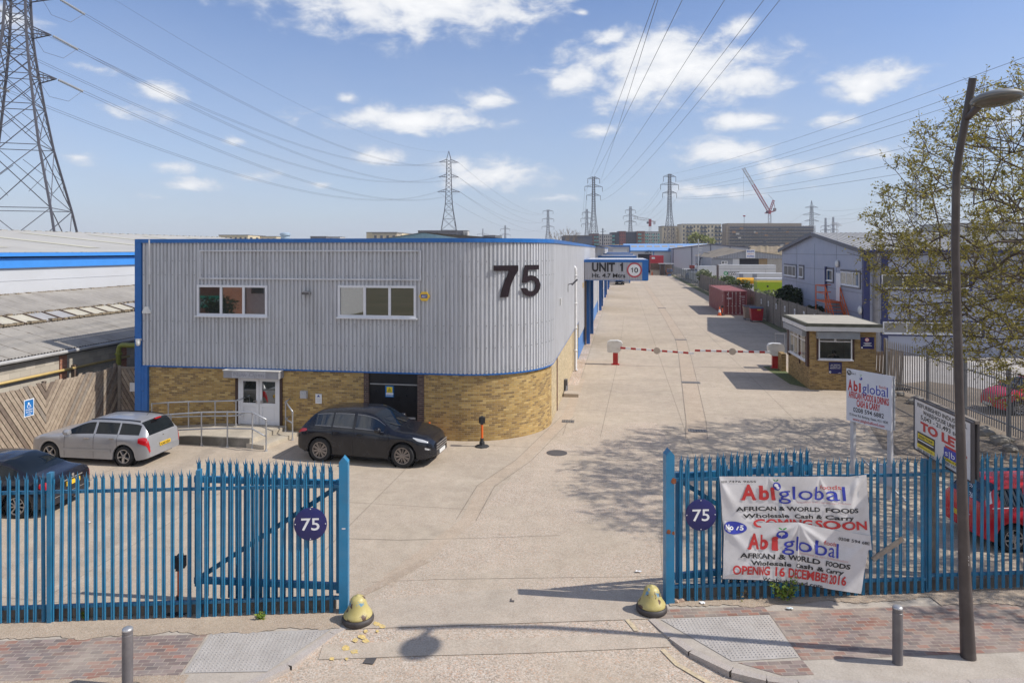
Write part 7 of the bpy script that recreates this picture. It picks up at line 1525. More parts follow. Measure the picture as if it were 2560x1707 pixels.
# grey portal-frame warehouse
wy = 211.; pts = {k: onY(x,y,wy) for k, (x,y) in dict(l=(1685,621.5),r=(1776.5,611),e=(1874,619.5)).items()}
gw = thing('warehouse', 'pale grey gabled warehouse with dark corner trims beyond the palisade at the road end', 'warehouse', (25,wy,0)); lx, rx, ex = 14.85, pts['r'].x, pts['e'].x; lz, rz_, ez = pts['l'].z, pts['r'].z, pts['e'].z
M_gw = mat('bluish grey cladding', (.34,.36,.42), .5, var=.03, scale=.2)
mb = MB(); mb.face([(lx,wy,0),(ex,wy,0),(ex,wy,ez),(rx,wy,rz_),(lx,wy,lz)]); mb.wall((lx,wy+48),(lx,wy),0,lz-.05); mb.build('wall', M_gw, gw, world=True)
mb = MB(); mb.face([(lx-.3,wy-.2,lz+.05),(rx,wy-.2,rz_+.12),(rx,wy+48,rz_+.5),(lx-.3,wy+48,lz+.3)]); mb.face([(rx,wy-.2,rz_+.12),(ex+.3,wy-.2,ez+.05),(ex+.3,wy+48,ez+.3),(rx,wy+48,rz_+.5)]); mb.build('roof', mat('pale roof',(.50,.49,.47),.6), gw, world=True)
M_drk = mat('slate trim', (.075,.085,.13), .5)
for x, z in ((lx,lz),(rx,rz_),(ex-.2,ez),((lx+rx)/2,(lz+rz_)/2),((rx+ex)/2,(rz_+ez)/2)): mb = MB(); mb.box(x-.12,x+.12,wy-.12,wy-.02,0,z-.1); mb.build('column_trim', M_drk, gw, world=True)
mb = MB(); mb.beam((lx-.3,wy-.25,lz),(rx,wy-.25,rz_),.15,.28); mb.beam((rx,wy-.25,rz_),(ex+.3,wy-.25,ez),.15,.28); mb.build('verge_trim', M_drk, gw, world=True)
mb = MB(); mb.box(lx-.1,lx,wy+20,wy+20.3,0,lz); mb.box(lx-.08,lx,wy+10,wy+14,0,5.5); mb.build('side_door', mat('grey door',(.24,.25,.29),.5), gw, world=True)
# service station shed
c6 = lambda x, y: (1600+x/6.19, 600+y/6.19)
sy = 150.
ss_ = thing('service_station', 'low corrugated shed with mossy roof and a blue lettered white board on its gable', 'shed', (30,sy,0)); fz = lambda p: onY(*c6(*p), sy)
L_, K_, Rr = fz((1150,285)), fz((1650,172)), fz((2330,262)); LB = fz((1150,300)); low_z = fz((1700,288)).z
mb = MB(); kk = 0; W_ = Rr.x-L_.x; M_corr = mat('dull corrugated gable',(.27,.285,.32),.6,var=.08,scale=1)
topz = lambda x: low_z+(K_.z-low_z)*((x-L_.x)/(K_.x-L_.x)) if x < K_.x else K_.z+(Rr.z-K_.z)*((x-K_.x)/(Rr.x-K_.x))
while kk*.25 < W_-.25:
    x = L_.x+kk*.25; f = .08 if kk%2 else 0; g_ = 0 if kk%2 else .08; mb.face([(x,sy-f,low_z),(x+.25,sy-g_,low_z),(x+.25,sy-g_,topz(x+.25)+.1),(x,sy-f,topz(x)+.1)]); kk += 1
mb.build('gable_sheet', M_corr, ss_, world=True)
M_mr = mat('mossy brown roof', (.20,.165,.12), .9, var=.25, scale=.5, dirt=(.30,.27,.22), da=.6, ds=.4); bk = onY(*c6(1290,172), sy+32)
mb = MB(); lf_, lb_ = L_+Vector((-.5,-.3,.1)), onY(*c6(840,248), sy+30); mb.face([lf_, K_+Vector((0,-.3,.15)), Vector((K_.x,sy+32,K_.z+.9)), Vector((L_.x-1,sy+32,low_z+.4))]); mb.face([K_+Vector((0,-.3,.15)), Rr+Vector((.3,-.3,.1)), Vector((Rr.x,sy+32,Rr.z)), Vector((K_.x,sy+32,K_.z+.9))]); mb.build('roof', M_mr, ss_, world=True)
mb = MB(); mb.wall((L_.x-.6,sy+32),(L_.x-.6,sy+.3),0,low_z+.2); mb.wall((L_.x-.5,sy+.3),(fz((1540,300)).x,sy+.3),0,low_z); mb.build('wall', M_corr, ss_, world=True)
x0, x1, x2, x3, x4 = fz((1540,300)).x, fz((1845,300)).x, fz((1975,300)).x, fz((2330,300)).x, fz((1437,300)).x
mb = MB(); mb.box(x0,x1,sy+.5,sy+4,0,low_z); mb.build('bay_opening', mat('dark doorway',(.012,.012,.02),.8), ss_, world=True)
mb = MB(); mb.box(x1,x2,sy+.3,sy+.6,0,low_z); mb.build('boarded_bay', mat('tan board',(.26,.18,.09),.7), ss_, world=True)
mb = MB(); mb.box(x2,x3,sy+.2,sy+.6,0,low_z); mb.build('ribbed_shutter', mat('pale ribbed shutter',(.33,.31,.28),.6), ss_, world=True)
mb = MB(); mb.box(x4,x0,sy+.15,sy+.3,low_z-1.6,low_z-.05); mb.build('white_panel', M_pal, ss_, world=True)
a, b = fz((1637,150)), fz((1778,280)); mb = MB(); w, h = b.x-a.x, a.z-b.z; fm = frame_M(Vector((a.x,sy-.25,b.z)),UX,UZ); mb.box(0,w,0,h,-.08,.0,fm); put(mb,'BALEYS',w*.5,h*.72,h*.16,fm,width=w*.8,d=.02,mi=1,bold=.05); put(mb,'Service',w*.5,h*.43,h*.15,fm,width=w*.66,d=.02,mi=2,shear=.25); put(mb,'STATION',w*.5,h*.13,h*.16,fm,width=w*.82,d=.02,mi=1,bold=.05); mb.build('signboard', [M_paper, mat('strong blue print',(.01,.10,.45),.5), M_rd], ss_, world=True)
a, b = fz((1260,325)), fz((1357,375)); mb = MB(); w, h = b.x-a.x, a.z-b.z; fm = frame_M(Vector((a.x,sy+.2,b.z)),UX,UZ); mb.box(0,w,0,h,0,.06,fm); mb.cur = 1; disc(mb,w*.27,h*.5,h*.32,fm,.07); 
for k in range(3): R4(mb,w*.52,w*.9,h*(.68-.22*k),h*(.8-.22*k),.07,1,fm)
mb.build('notice_board', [M_paper, M_ink], ss_, world=True)
# trailers, vans and other things behind the fence
def boxbody(nm, lab, cat, pl, pr, py, D, L_deep, z0, m, parts=(), end=None, grp=None):
    A, B = at(pl,py,D), at(pr,py,D); U = Vector((1,0,0)); w = B.x-A.x; o = thing(nm, lab, cat, (A.x,A.y,0), 0, grp); h = A.z
    mb = MB(); mb.box(0,w,0,L_deep,z0,h); mb.build('body', m, o)
    if end: mb = MB(); mb.box(-.06,.0,.05,L_deep-.05,z0,h); mb.build('end_panel', end, o)
    for k in (0.12,.2,.8,.88):
        for y in (.25,L_deep-.25): mb = MB(); mb.lathe([(.48,-.13),(.48,.13)],16,Matrix.Translation((w*k,y,.48))@Matrix.Rotation(radians(90),4,'X')); mb.build('wheel', M_tyre, o)
    mb = MB(); mb.box(w*.1,w*.9,.3,L_deep-.3,.6,z0); mb.build('chassis', M_well, o)
    return o, w, h
M_tw = mat('white trailer skin', (.58,.585,.59), .4, var=.04, scale=.5, dirt=(.4,.39,.37), da=.4, ds=.6)
o, w, h = boxbody('trailer', 'long white box trailer with a green recycling badge and black lettering behind the fence', 'trailer', 1797, 1935, 662, 122, 2.5, .9, M_tw, end=mat('brown trailer end',(.16,.11,.09),.7))
mb = MB(); mb.box(-.02,w+.02,-.02,0,h-.75,h-.70); mb.box(w*.21,w*.214,-.02,0,.9,h-.75); mb.box(w*.82,w*.824,-.02,0,.9,h-.7); mb.build('panel_seams', mat('grey seam',(.3,.3,.31),.6), o)
fm = frame_M(Vector((0,-.01,0)),UX,UZ); mb = MB(); x0 = w*.095; zz = h-1.75
R4(mb,x0+.55,x0+2.55,zz,zz+.52,.01,0,fm); put(mb,'GWB',x0+1.55,zz+.1,.33,fm,width=1.7,d=.02,mi=1,bold=.03); mb.cur = 2; disc(mb,x0+.25,zz+.26,.36,fm,.015); mb.cur = 1; disc(mb,x0+.25,zz+.26,.17,fm,.02); mb.cur = 2; disc(mb,x0+.25,zz+.26,.10,fm,.025); mb.build('lettering', [M_ink, M_wht, mat('leaf green print',(.05,.30,.12),.5)], o)
boxbody('trailer', 'plain white box trailer just left of the lettered trailer', 'trailer', 1746, 1790, 665, 140, 2.5, .9, M_tw)
o, w, h = boxbody('trailer', 'white and grey site cabin trailer above the lime green van body', 'trailer', 1846, 1962, 683, 98, 2.4, 1.0, M_tw)
mb = MB(); mb.box(.1,.65,-.04,0,h-1.3,h-.1); mb.box(1.9,2.5,-.04,0,h-1.2,h-.1); mb.build('door', mat('grey door',(.24,.25,.29),.5), o)
M_lime = mat('lime green', (.32,.46,.015), .4, var=.06); A, B = at(1893,698,84), at(1985,698,84)
o = thing('van', 'lime green box van with a yellow top stripe behind the fence', 'van', (A.x,A.y,0)); w = B.x-A.x; h = A.z; mb = MB(); mb.box(0,w,0,2.2,.7,h-.35); mb.build('body', M_lime, o); mb = MB(); mb.box(-.01,w+.01,-.01,2.21,h-.35,h-.12); mb.build('stripe', mat('pale yellow',(.75,.68,.12),.4), o); mb = MB(); mb.box(0,w,.0,2.2,h-.12,h+.1); mb.build('roof', M_tw, o)
mb = MB(); fm = frame_M(Vector((0,-.012,0)),UX,UZ); put(mb,'London',1.9,h-1.55,.30,fm,'L',width=1.3,d=.01); disc(mb,1.35,h-1.42,.16,fm,.01); disc(mb,1.2,h-.85,.12,fm,.01); mb.build('lettering', M_ink, o)
for k in (.2,.8): mb = MB(); mb.lathe([(.4,-.12),(.4,.12)],16,Matrix.Translation((w*k,.2,.4))@Matrix.Rotation(radians(90),4,'X')); mb.build('wheel', M_tyre, o)
mb = MB(); mb.box(.6,w-.1,.3,2,.35,.7); mb.build('chassis', mat('green skirt',(.03,.25,.12),.5), o)
A, B = at(1842,702,92), at(1893,703,92); o = thing('tank', 'orange yellow cylindrical tank lying behind the fence below the lettered trailer', 'tank', (A.x,A.y,0)); mb = MB(); mb.tube([(0,0,A.z),(B.x-A.x,0,A.z)], .42, 16); mb.build('drum', mat('orange yellow drum',(.72,.36,.015),.45), o, smooth=True, sharp=50); mb = MB(); mb.box(.2,.4,-.3,.3,0,A.z-.3); mb.box(B.x-A.x-.4,B.x-A.x-.2,-.3,.3,0,A.z-.3); mb.build('cradle', M_grey, o)
for k in range(5):
    y = 141+k*11.5; o = thing('parked_van', 'white van in the row parked behind the far palisade fence', 'van', (16.3,y,0), radians(90), 'white vans behind the palisade')
    mb = MB(); mb.prism([(-2.4,.35),(2.4,.35),(2.4,1.0),(1.55,1.25),(1.1,2.2),(-2.35,2.28),(-2.45,2.1)],-.95,.95,Matrix(((1,0,0,0),(0,0,-1,0),(0,1,0,0),(0,0,0,1)))); mb.build('body', M_tw, o)
    mb = MB(); mb.box(.6,1.25,-.97,.97,1.35,1.95); mb.build('window', M_cglass, o)
    for x in (-1.5,1.5):
        for s in (-.85,.85): mb = MB(); mb.lathe([(.33,-.1),(.33,.1)],12,Matrix.Translation((x,s,.33))@Matrix.Rotation(radians(90),4,'X')); mb.build('wheel', M_tyre, o)
# heap of scrap machinery
o = thing('scrap_heap', 'heap of scrapped machinery with a bent boom above the far palisade fence', 'scrap', (17.5,168,0)); mb = MB()
for k in range(26): c = Vector((R.uniform(-2.,3.5), R.uniform(-12,12), R.uniform(.3,3.4))); mb.box(-.9,.9,-.5,.5,-.35,.35, Matrix.Translation(c)@Matrix.Rotation(R.uniform(0,3),4,'Z')@Matrix.Rotation(R.uniform(-.6,.6),4,'X')@Matrix.Diagonal((R.uniform(.5,1.3),R.uniform(.4,1.2),R.uniform(.4,1.1),1)))
for k in range(26): pass
mb.mi = [k//6 % 5 for k in range(len(mb.f))]; mb.build('pieces', [M_tw, M_grey, mat('rusty red scrap',(.28,.05,.04),.7), M_pal, mat('blue scrap',(.05,.1,.2),.6)], o)
mb = MB(); mb.tube([(0,-3,2.5),(.5,0,5.6),(1.5,2,6.5),(3.5,4,6.2),(5.5,6,5.0)],.14,6); mb.tube([(-1,-4,2.5),(.5,-2,5.2),(3,0,5.4),(5,2,4.9)],.1,6); mb.build('boom', M_grey, o)
# end-of-road clutter
A = onY(1626,639,206); B = onY(1659,655,206); o = thing('lorry_body', 'bright red lorry box body at the end of the road', 'lorry', (A.x,206,0)); w = B.x-A.x; mb = MB(); mb.box(0,w,0,7,1.0,A.z); mb.build('body', mat('bright red skin',(.46,.012,.025),.4), o); mb = MB(); fm = frame_M(Vector((0,-.01,0)),UX,UZ); mb.box(.35,1.3,-.02,0,A.z-1.0,A.z-.45); mb.build('badge', M_paper, o)
for k in (.6,w-.6): mb = MB(); mb.lathe([(.5,-.15),(.5,.15)],14,Matrix.Translation((k,.3,.5))@Matrix.Rotation(radians(90),4,'X')); mb.build('wheel', M_tyre, o)
mb = MB(); mb.box(.3,w-.3,.2,6.5,.5,1.0); mb.build('chassis', M_well, o)
A, B = onY(1626,655,202), onY(1663,673,202); o = thing('timber_stack', 'stack of brown timber boards on a concrete bay at the road end', 'timber stack', (A.x,202,0)); w = B.x-A.x
for k in range(5): mb = MB(); mb.box(R.uniform(-.1,.1),w+R.uniform(-.2,.2),0,1.6,1.4+k*.38,1.75+k*.38); mb.build('board', wood('brown stack board',(.20,.12,.08),(.12,.07,.05)), o)
mb = MB(); mb.box(0,w*.85,.1,1.5,0,1.4); mb.build('concrete_bay', M_apron, o)
A, B = onY(1650,660,198), onY(1682,680,198); o = thing('site_shelter', 'open sided shelter with a pale roof at the end of the road', 'shelter', (A.x,198,0)); w = B.x-A.x
for x in (0,w*.35,w): mb = MB(); mb.box(x-.1,x+.1,-.1,.1,0,A.z); mb.build('post', M_grey, o)
mb = MB(); mb.box(-.3,w+.3,-.3,3,A.z,A.z+.15); mb.build('roof', M_tw, o); mb = MB(); mb.box(.2,w*.33,.5,2.8,0,A.z-.1); mb.build('lining', mat('brown lining',(.10,.06,.04),.8), o); mb = MB(); mb.box(w*.4,w-.1,2.6,2.8,0,A.z-.2); mb.build('back_panel', M_apron, o)
cone((onY(1630,680,199).x,199), 1.3, 'orange cone at the far end of the road by the timber stack', False)
mb = MB()
for k in range(14): c = Vector((R.uniform(12.2,13.6),R.uniform(193,203),R.uniform(.2,1.6))); mb.box(-.5,.5,-.4,.4,-.3,.3,Matrix.Translation(c)@Matrix.Rotation(R.uniform(0,3),4,'Z'))
mb.mi = [k//6%3 for k in range(len(mb.f))]; o = mb.build('junk_pile', [mat('rusty brown',(.25,.10,.05),.8), mat('blue scrap',(.05,.1,.2),.6), M_grey]); tag(o, 'pile of rusty and blue junk against the far end of the palisade fence', 'junk')
# light pole at the fence join
P = at(1742,670,134); o = thing('floodlight_pole', 'thin grey floodlight pole at the join of the two boundary fences', 'pole', (P.x+.3,P.y,0)); zt = at(1742,598,134).z; mb = MB(); mb.tube([(0,0,0),(0,0,zt)],[.12,.07],8); mb.build('pole', M_galv, o); mb = MB(); mb.box(.1,.75,-.25,.1,7.35,7.5); mb.box(.1,.6,-.25,.1,6.9,7.05); mb.build('floodlights', M_tw, o)
# ================================================================ APARTMENT BLOCKS
M_win = glass('far window', (.045,.055,.075), .1, .6); M_balc = mat('dark balcony', (.04,.055,.085), .6)
def block(lab, pl, pr, py, D, depth, m, floors, bays, wm_=None, balc=None, Dr=None, wfrac=(.42,.55), side=None, sbays=3, z_base=0., nm='apartment_block'):
    A, B = at(pl,py,D), at(pr,py,Dr or D); H = (A.z+B.z)/2; o = thing(nm, lab, 'apartment block', (A.x,A.y,0)); U = Vector((B.x-A.x,B.y-A.y,0)); w = U.length; U.normalize(); n_ = U.cross(UZ); V = -n_; o.rotation_euler = (0,0,atan2(U.y,U.x))
    mb = MB(); mb.box(0,w,0,depth,0,H); mb.build('wall', m, o); mb = MB(); mb.box(-.15,w+.15,-.15,depth+.15,H,H+.35); mb.build('parapet', mat('parapet capping',(.16,.15,.15),.7), o)
    src = None; fh = (H-z_base)/(floors+.15)
    def copy_win(loc, sx, sz, mm, nmw, d=.12, rz=0):
        mb = MB(); mb.box(-sx/2,sx/2,-d,.02,-sz/2,sz/2); q = mb.build(nmw, mm, o); q.location = loc; q.rotation_euler = (0,0,rz); return q
    first = fb = None
    for f in range(floors):
        for b in range(bays):
            z = z_base+fh*(f+.55); x = w*(b+.5)/bays; ww = w/bays*wfrac[0]
            if first is None: first = copy_win((x,0,z), ww, fh*wfrac[1], wm_ or M_win, 'window')
            else: q = first.copy(); COL.objects.link(q); q.parent = o; q.location = (x,0,z)
            if balc and (b in balc[0]):
                if fb is None:
                    mb = MB(); mb.box(-w/bays*.44,w/bays*.44,-1.4,-.02,-.12,.0); mb.box(-w/bays*.44,w/bays*.44,-1.4,-1.32,0,fh*.36); fb = mb.build('balcony', balc[1], o); fb.location = (x,0,z-fh*.42)
                else: q = fb.copy(); COL.objects.link(q); q.parent = o; q.location = (x,0,z-fh*.42)
    if side:
        fs = None
        for f in range(floors):
            for b in range(sbays):
                z = z_base+fh*(f+.55); y = depth*(b+.5)/sbays
                if fs is None: fs = copy_win((w,y,z), depth/sbays*.4, fh*.5, M_win, 'window', .02, radians(90)); fs.location = (w+.1,y,z)
                else: q = fs.copy(); COL.objects.link(q); q.parent = o; q.location = (w+.1,y,z)
    return o
M_tan = mat('tan brick', (.50,.42,.30), .85, var=.06); M_cream = mat('cream brick', (.62,.52,.34), .85, var=.05); M_buff = mat('buff brick', (.62,.53,.38), .85, var=.06); M_dkb = mat('dark slate cladding', (.045,.055,.085), .7); M_rdc = mat('red cladding', (.22,.06,.05), .7); M_lgt = mat('light grey block', (.50,.48,.45), .8); M_teal = mat('teal balcony glass', (.10,.38,.36), .4); M_gdk = mat('dark grey block', (.11,.10,.11), .8)
zb_ = 8.
block('tan flat-fronted apartment block left of the balconied tan block, behind a tall pylon', 1656, 1689, 566, 520, 14, M_tan, 5, 3, z_base=zb_, wfrac=(.2,.4))
block('narrow cream apartment block with dark balconies between the two tan blocks', 1690, 1705, 566.5, 545, 12, M_cream, 6, 3, balc=((2,),M_balc), z_base=zb_, wfrac=(.3,.45))
block('tan and cream apartment block with rows of dark balconies right of the green tree', 1705, 1803, 561, 510, 15, M_buff, 6, 11, balc=((1,2,5,6,9,10),M_balc), z_base=zb_)
block('small brown apartment block between the balconied block and the scaffolded block', 1802, 1817, 582, 560, 12, M_tan, 4, 3, z_base=zb_)
block('red apartment block with teal balconies left of the pale block', 1478, 1497, 585, 480, 13, M_rdc, 4, 3, balc=((1,2),M_teal), z_base=zb_)
block('pale grey apartment block between the red block and the teal-balconied block', 1498, 1530, 587, 500, 13, M_lgt, 4, 6, z_base=zb_)
block('dark slate apartment block with teal end balconies, leftmost of the teal group', 1530, 1549, 582, 500, 13, M_dkb, 4, 3, balc=((0,),M_teal), z_base=zb_)
block('dark red apartment block beside the slate-clad one', 1549, 1564, 579, 498, 13, M_rdc, 5, 3, z_base=zb_, wfrac=(.25,.5))
block('slate-dark wide apartment block in the middle of the teal group', 1564, 1594, 580.5, 502, 13, M_dkb, 5, 6, z_base=zb_, wfrac=(.3,.4))
block('apartment block with stacked teal balconies and an orange strip', 1594, 1612, 579, 497, 13, mat('orange red cladding',(.32,.13,.08),.7), 5, 4, balc=((0,1),M_teal), z_base=zb_)
block('pale apartment block with four columns of teal balconies', 1612, 1648, 580, 505, 13, M_lgt, 5, 8, balc=((0,1,4,7),M_teal), z_base=zb_)
block('yellow brick apartment block peeping over the warehouse roof at left', 547, 620, 588.5, 420, 30, M_cream, 5, 6, side=True, wfrac=(.4,.45))
block('lower yellow brick apartment block right of the taller yellow one', 622, 691, 592, 440, 18, M_cream, 5, 5, wfrac=(.3,.45))
block('low dark grey building far behind the warehouse roof, beside the blue vent', 776, 815, 592, 470, 15, M_gdk, 4, 4, nm='far_building'); block('pale low building far behind the roof, right of the dark grey one', 815, 850, 593, 480, 15, M_lgt, 4, 3, nm='far_building')
block('tan apartment block behind the warehouse roof left of the dark long block', 931, 992, 584, 400, 26, M_tan, 5, 4, side=True, wfrac=(.4,.5)); block('long cream apartment wing lit by the sun behind the warehouse roof', 992, 1050, 585, 405, 18, M_cream, 5, 9, Dr=470, wfrac=(.35,.5))  # cream in place of tan paints the sunlight on the right-hand face
block('long dark grey block at the foot of the pylon above the warehouse roof', 1045, 1158, 577.5, 430, 18, M_gdk, 5, 14, wfrac=(.6,.3)); block('pale end of the long dark grey block', 1158, 1169, 577.5, 428, 16, M_lgt, 5, 3, nm='far_building')  # last block: sunlight on the dark block's end, painted as pale grey
block('small dark tower block far behind the warehouse corner', 1209, 1238, 589, 600, 15, M_gdk, 4, 4, nm='far_building'); block('pale block far behind the warehouse corner, right of the dark one', 1238, 1255, 590, 605, 15, M_lgt, 4, 4, nm='far_building')
block('dark low shed right of the warehouse corner below the bare tree', 1412, 1480, 590.5, 300, 20, mat('slate blue shed',(.10,.115,.16),.7), 2, 3, nm='far_building', wfrac=(.1,.1))
block('warm grey block far behind the right-hand office roof, half hidden by the tree', 2385, 2560, 560, 240, 20, M_lgt, 5, 8, nm='far_building')
# scaffolded block
A = at(1821,563,520); B = at(2037,560,520); sc = thing('scaffolded_block', 'long apartment block under construction wrapped in scaffolding below the red crane', 'apartment block', (A.x,A.y,0)); U = B-A; U.z = 0; w = U.length; sc.rotation_euler = (0,0,atan2(U.y,U.x)); H = A.z
mb = MB(); mb.box(0,w*.86,2,16,0,H+1.5); mb.box(w*.86,w,2,16,0,H-.5); mb.build('brick_shell', mat('grey brown shell',(.27,.22,.17),.85), sc)
for k in range(7):
    z = 8.6+k*(H-8.6)/7; mb = MB(); mb.box(1.5,w,1.9,2.2,z,z+1.6); mb.build('window_band', M_dkb, sc); mb = MB(); mb.box(-2,w+.5,-.3,1.2,z-.18,z); mb.box(-2,w+.5,-.3,-.25,z+1.0,z+1.12); mb.build('scaffold_deck', mat('scaffold board',(.36,.33,.30),.8), sc)
for k in range(31): mb = MB(); x = -2+(w+2.4)*k/30; mb.box(x-.06,x+.06,-.3,-.18,0,H-.3); mb.box(x-.06,x+.06,1.0,1.12,0,H-.3); mb.build('scaffold_pole', mat('dark scaffold tube',(.07,.065,.075),.6), sc)
for k in range(24): x, z = R.uniform(2,w-4), R.uniform(9,H-2); mb = MB(); mb.box(x,x+R.uniform(1,3),-.5,-.35,z,z+R.uniform(.6,1.6)); mb.build('site_sheet', [mat('orange sheeting',(.30,.17,.08),.7), M_dkb, mat('pale sheeting',(.4,.38,.36),.7)][k%3], sc)
# ================================================================ PYLONS, WIRES AND CRANES
M_pyl = mat('pylon steel', (.085,.085,.105), .6); M_ins = mat('glass insulator', (.42,.43,.44), .35); M_ins2 = mat('dark insulator', (.07,.06,.07), .5)
def pylon(lab, px, D, prof, arms, kind, bar, rot=0., peak=0., panels=None, minor=False, arm_rot=None, top_px=None):
    """prof: (height, half width) pairs; arms: (height, half length)"""
    A = at(px, HOR, D); o = thing('pylon', lab, 'pylon', (A.x,A.y,0), rot); f = pch(prof); H = prof[-1][0]; mb = MB(); zs = [0]
    while zs[-1] < H-.8: zs.append(min(H, zs[-1]+max(1.6, f(zs[-1])*(1.5 if not minor else 1.65))))
    C4 = lambda z: [Vector((sx*f(z),sy*f(z),z)) for sx, sy in ((1,1),(-1,1),(-1,-1),(1,-1))]
    for a, b in zip(zs, zs[1:]):
        P, Q = C4(a), C4(b)
        for k in range(4):
            mb.beam(P[k],Q[k],bar*(1.5 if not minor else 2.3)); j = (k+1)%4; mb.beam(P[k],Q[j],bar*.8); mb.beam(P[j],Q[k],bar*.8)
            if (b-a) > 3 or minor: mb.beam(Q[k],Q[j],bar*.8)
            if minor and b-a > 2.5:
                m = (P[k]+Q[k]+P[j]+Q[j])/4; mb.beam((P[k]+Q[k])/2,(P[k]+m)/2,bar*.5); mb.beam((P[k]+Q[k])/2,(Q[k]+m)/2,bar*.5); mb.beam((P[j]+Q[j])/2,(P[j]+m)/2,bar*.5); mb.beam((P[j]+Q[j])/2,(Q[j]+m)/2,bar*.5)
    if peak:
        for p in C4(H): mb.beam(p, Vector((0,0,H+peak)), bar*1.3)
    mb.build('lattice_tower', M_pyl, o); tips = []
    ca_ = Matrix.Rotation((arm_rot or 0)-rot,4,'Z') if arm_rot is not None else Matrix.Identity(4)
    for z, L in arms:
        for s in (-1,1):
            mb = MB(); t = ca_@Vector((s*L,0,z)); b0 = f(z); hh = max(1.4, L*.22)
            qs = [Vector((s*b0,b0,z)),Vector((s*b0,-b0,z)),Vector((s*f(z+hh),f(z+hh),z+hh)),Vector((s*f(z+hh),-f(z+hh),z+hh))]
            for q in qs: mb.beam(q,t,bar*1.1)
            for k in range(1,4):
                u = [q.lerp(t,k/4) for q in qs]; mb.beam(u[0],u[2],bar*.6); mb.beam(u[1],u[3],bar*.6); mb.beam(u[0],u[1],bar*.6)
            mb.build('crossarm', M_pyl, o)
            if kind == 'S':
                mb = MB(); mb.tube([t, t-Vector((0,0,3.2))], bar*1.0, 5); mb.build('insulator', M_ins2, o); t = t-Vector((0,0,3.3))
            tips.append((Matrix.Translation(o.location)@Matrix.Rotation(rot,4,'Z'))@t)
    return o, tips
def wire(a, b, sag, lab, grp, r=.05, n=28, nm='power_line'):
    a, b = Vector(a), Vector(b); mb = MB(); mb.tube([a.lerp(b,k/n)-Vector((0,0,sag*4*(k/n)*(1-k/n))) for k in range(n+1)], r, 4, False); return tag(mb.build(nm, mat('grey conductor',(.11,.115,.135),.5)), lab, 'power line', grp)
# big tension tower at the left
p1, t1 = pylon('very tall lattice pylon at the left edge, its top out of frame', 45, 103, [(0,7.9),(10.6,6.1),(22,3.7),(33.9,2.0),(39.3,1.45),(46,1.2),(50,1.1)], [(32.3,5.7),(38.8,4.9),(44.2,6.0)], 'T', .13, radians(28), 3, minor=True, arm_rot=YAW)
pr2 = lambda h, b: [(0,b),(h*.35,b*.55),(h*.6,b*.26),(h,b*.16)]
def tens(lab, px, py, D, arms, hw, bar, peak=4):
    H = CAM_H+(HOR-py)/FPX*D; return pylon(lab, px, D, pr2(H-peak, hw/FPX*D), [(CAM_H+(HOR-y)/FPX*D, w/FPX*D) for y, w in arms], 'T', bar, YAW+.15, peak)
def susp(lab, px, py, D, arms, hw, bar):
    H = CAM_H+(HOR-py)/FPX*D; return pylon(lab, px, D, pr2(H, hw/FPX*D), [(CAM_H+(HOR-y)/FPX*D, w/FPX*D) for y, w in arms], 'S', bar, YAW+.2)
p2, t2 = tens('tall dark pylon with three pointed arms rising behind the warehouse roof', 1122, 378, 355, [(480,28),(443,25),(406,24)], 32, .15)
p3, t3 = susp('tall slim pylon above the far end of the warehouse, right of the bare tree', 1484, 440, 470, [(489,18),(467,23),(447,15.5)], 15, .16)
p4, t4 = susp('tall slim pylon rising in front of the tan apartment block', 1674, 435, 455, [(483,18.6),(462,24),(442,16.6)], 16, .16)
p5, t5 = susp('mid distance pylon left of the bare tree', 1370, 523, 800, [(567,15.5),(548,15),(528,13)], 11, .2)
p6, t6 = susp('mid distance pylon just left of the tall slim pylon by the bare tree', 1467, 523, 810, [(561,14),(547,16),(532,12)], 11, .2)
p7, t7 = susp('pylon behind the teal-balconied apartments, left of the red and white crane', 1576, 515, 760, [(555,15),(541,19),(526,13.5)], 12, .2)
p8, t8 = tens('pylon right of the scaffolded block with three drooping arms', 2029, 501, 700, [(553,20),(537,24),(519,18)], 15, .18, 6)
p9, t9 = susp('left one of the pair of far pylons over the office block roof', 2064, 545, 1050, [(576,14),(566,13)], 8, .26); p10, t10 = susp('right one of the pair of far pylons over the office block roof', 2083, 542, 1050, [(575,14),(564,14)], 8, .26)
p11, t11 = tens('pylon partly veiled by the spring tree at right', 2290, 432, 430, [(498,45),(468,42)], 30, .17, 4)
p12, t12 = susp('tiny distant pylon left of the warehouse corner', 1207, 571, 1500, [(586,14)], 5, .3); p13, t13 = susp('small distant pylon behind the warehouse corner', 1263, 563, 1150, [(587,13),(573,12)], 7, .28)
for k, s in enumerate((0,1,2,3,4,5)):
    a = t1[s]; b = t2[s]
    mb = MB(); d = (b-a).normalized()-Vector((0,0,.16)); d.normalize(); st_, en = a+d*.5, a+d*5.0
    for j in range(14): c = st_.lerp(en, j/13); mb.lathe([(.06,-.08),(.22,0),(.06,.08)],8,Matrix.Translation(c)@d.to_track_quat('Z','Y').to_matrix().to_4x4())
    tag(mb.build('insulator_string', M_ins), 'glass insulator string hanging from an arm of the big left pylon', 'insulator', 'insulator strings of the big left pylon')
    for off in (-.18,.18): wire(en+Vector((0,0,off)), b+Vector((0,0,off)), 9.5, 'sagging conductor from the big left pylon to the pylon behind the warehouse roof', 'conductors from the left pylon', .028)
    q = a+Vector((-d.x,-d.y,d.z*.2))*4.; mb = MB(); mb.tube([en, en.lerp(q,.3)-Vector((0,0,2.3)), en.lerp(q,.7)-Vector((0,0,2.6)), q], .03, 4); tag(mb.build('jumper_loop', mat('grey conductor',(.11,.115,.135),.5)), 'slack jumper loop under an arm of the big left pylon', 'power line', 'jumper loops of the left pylon')
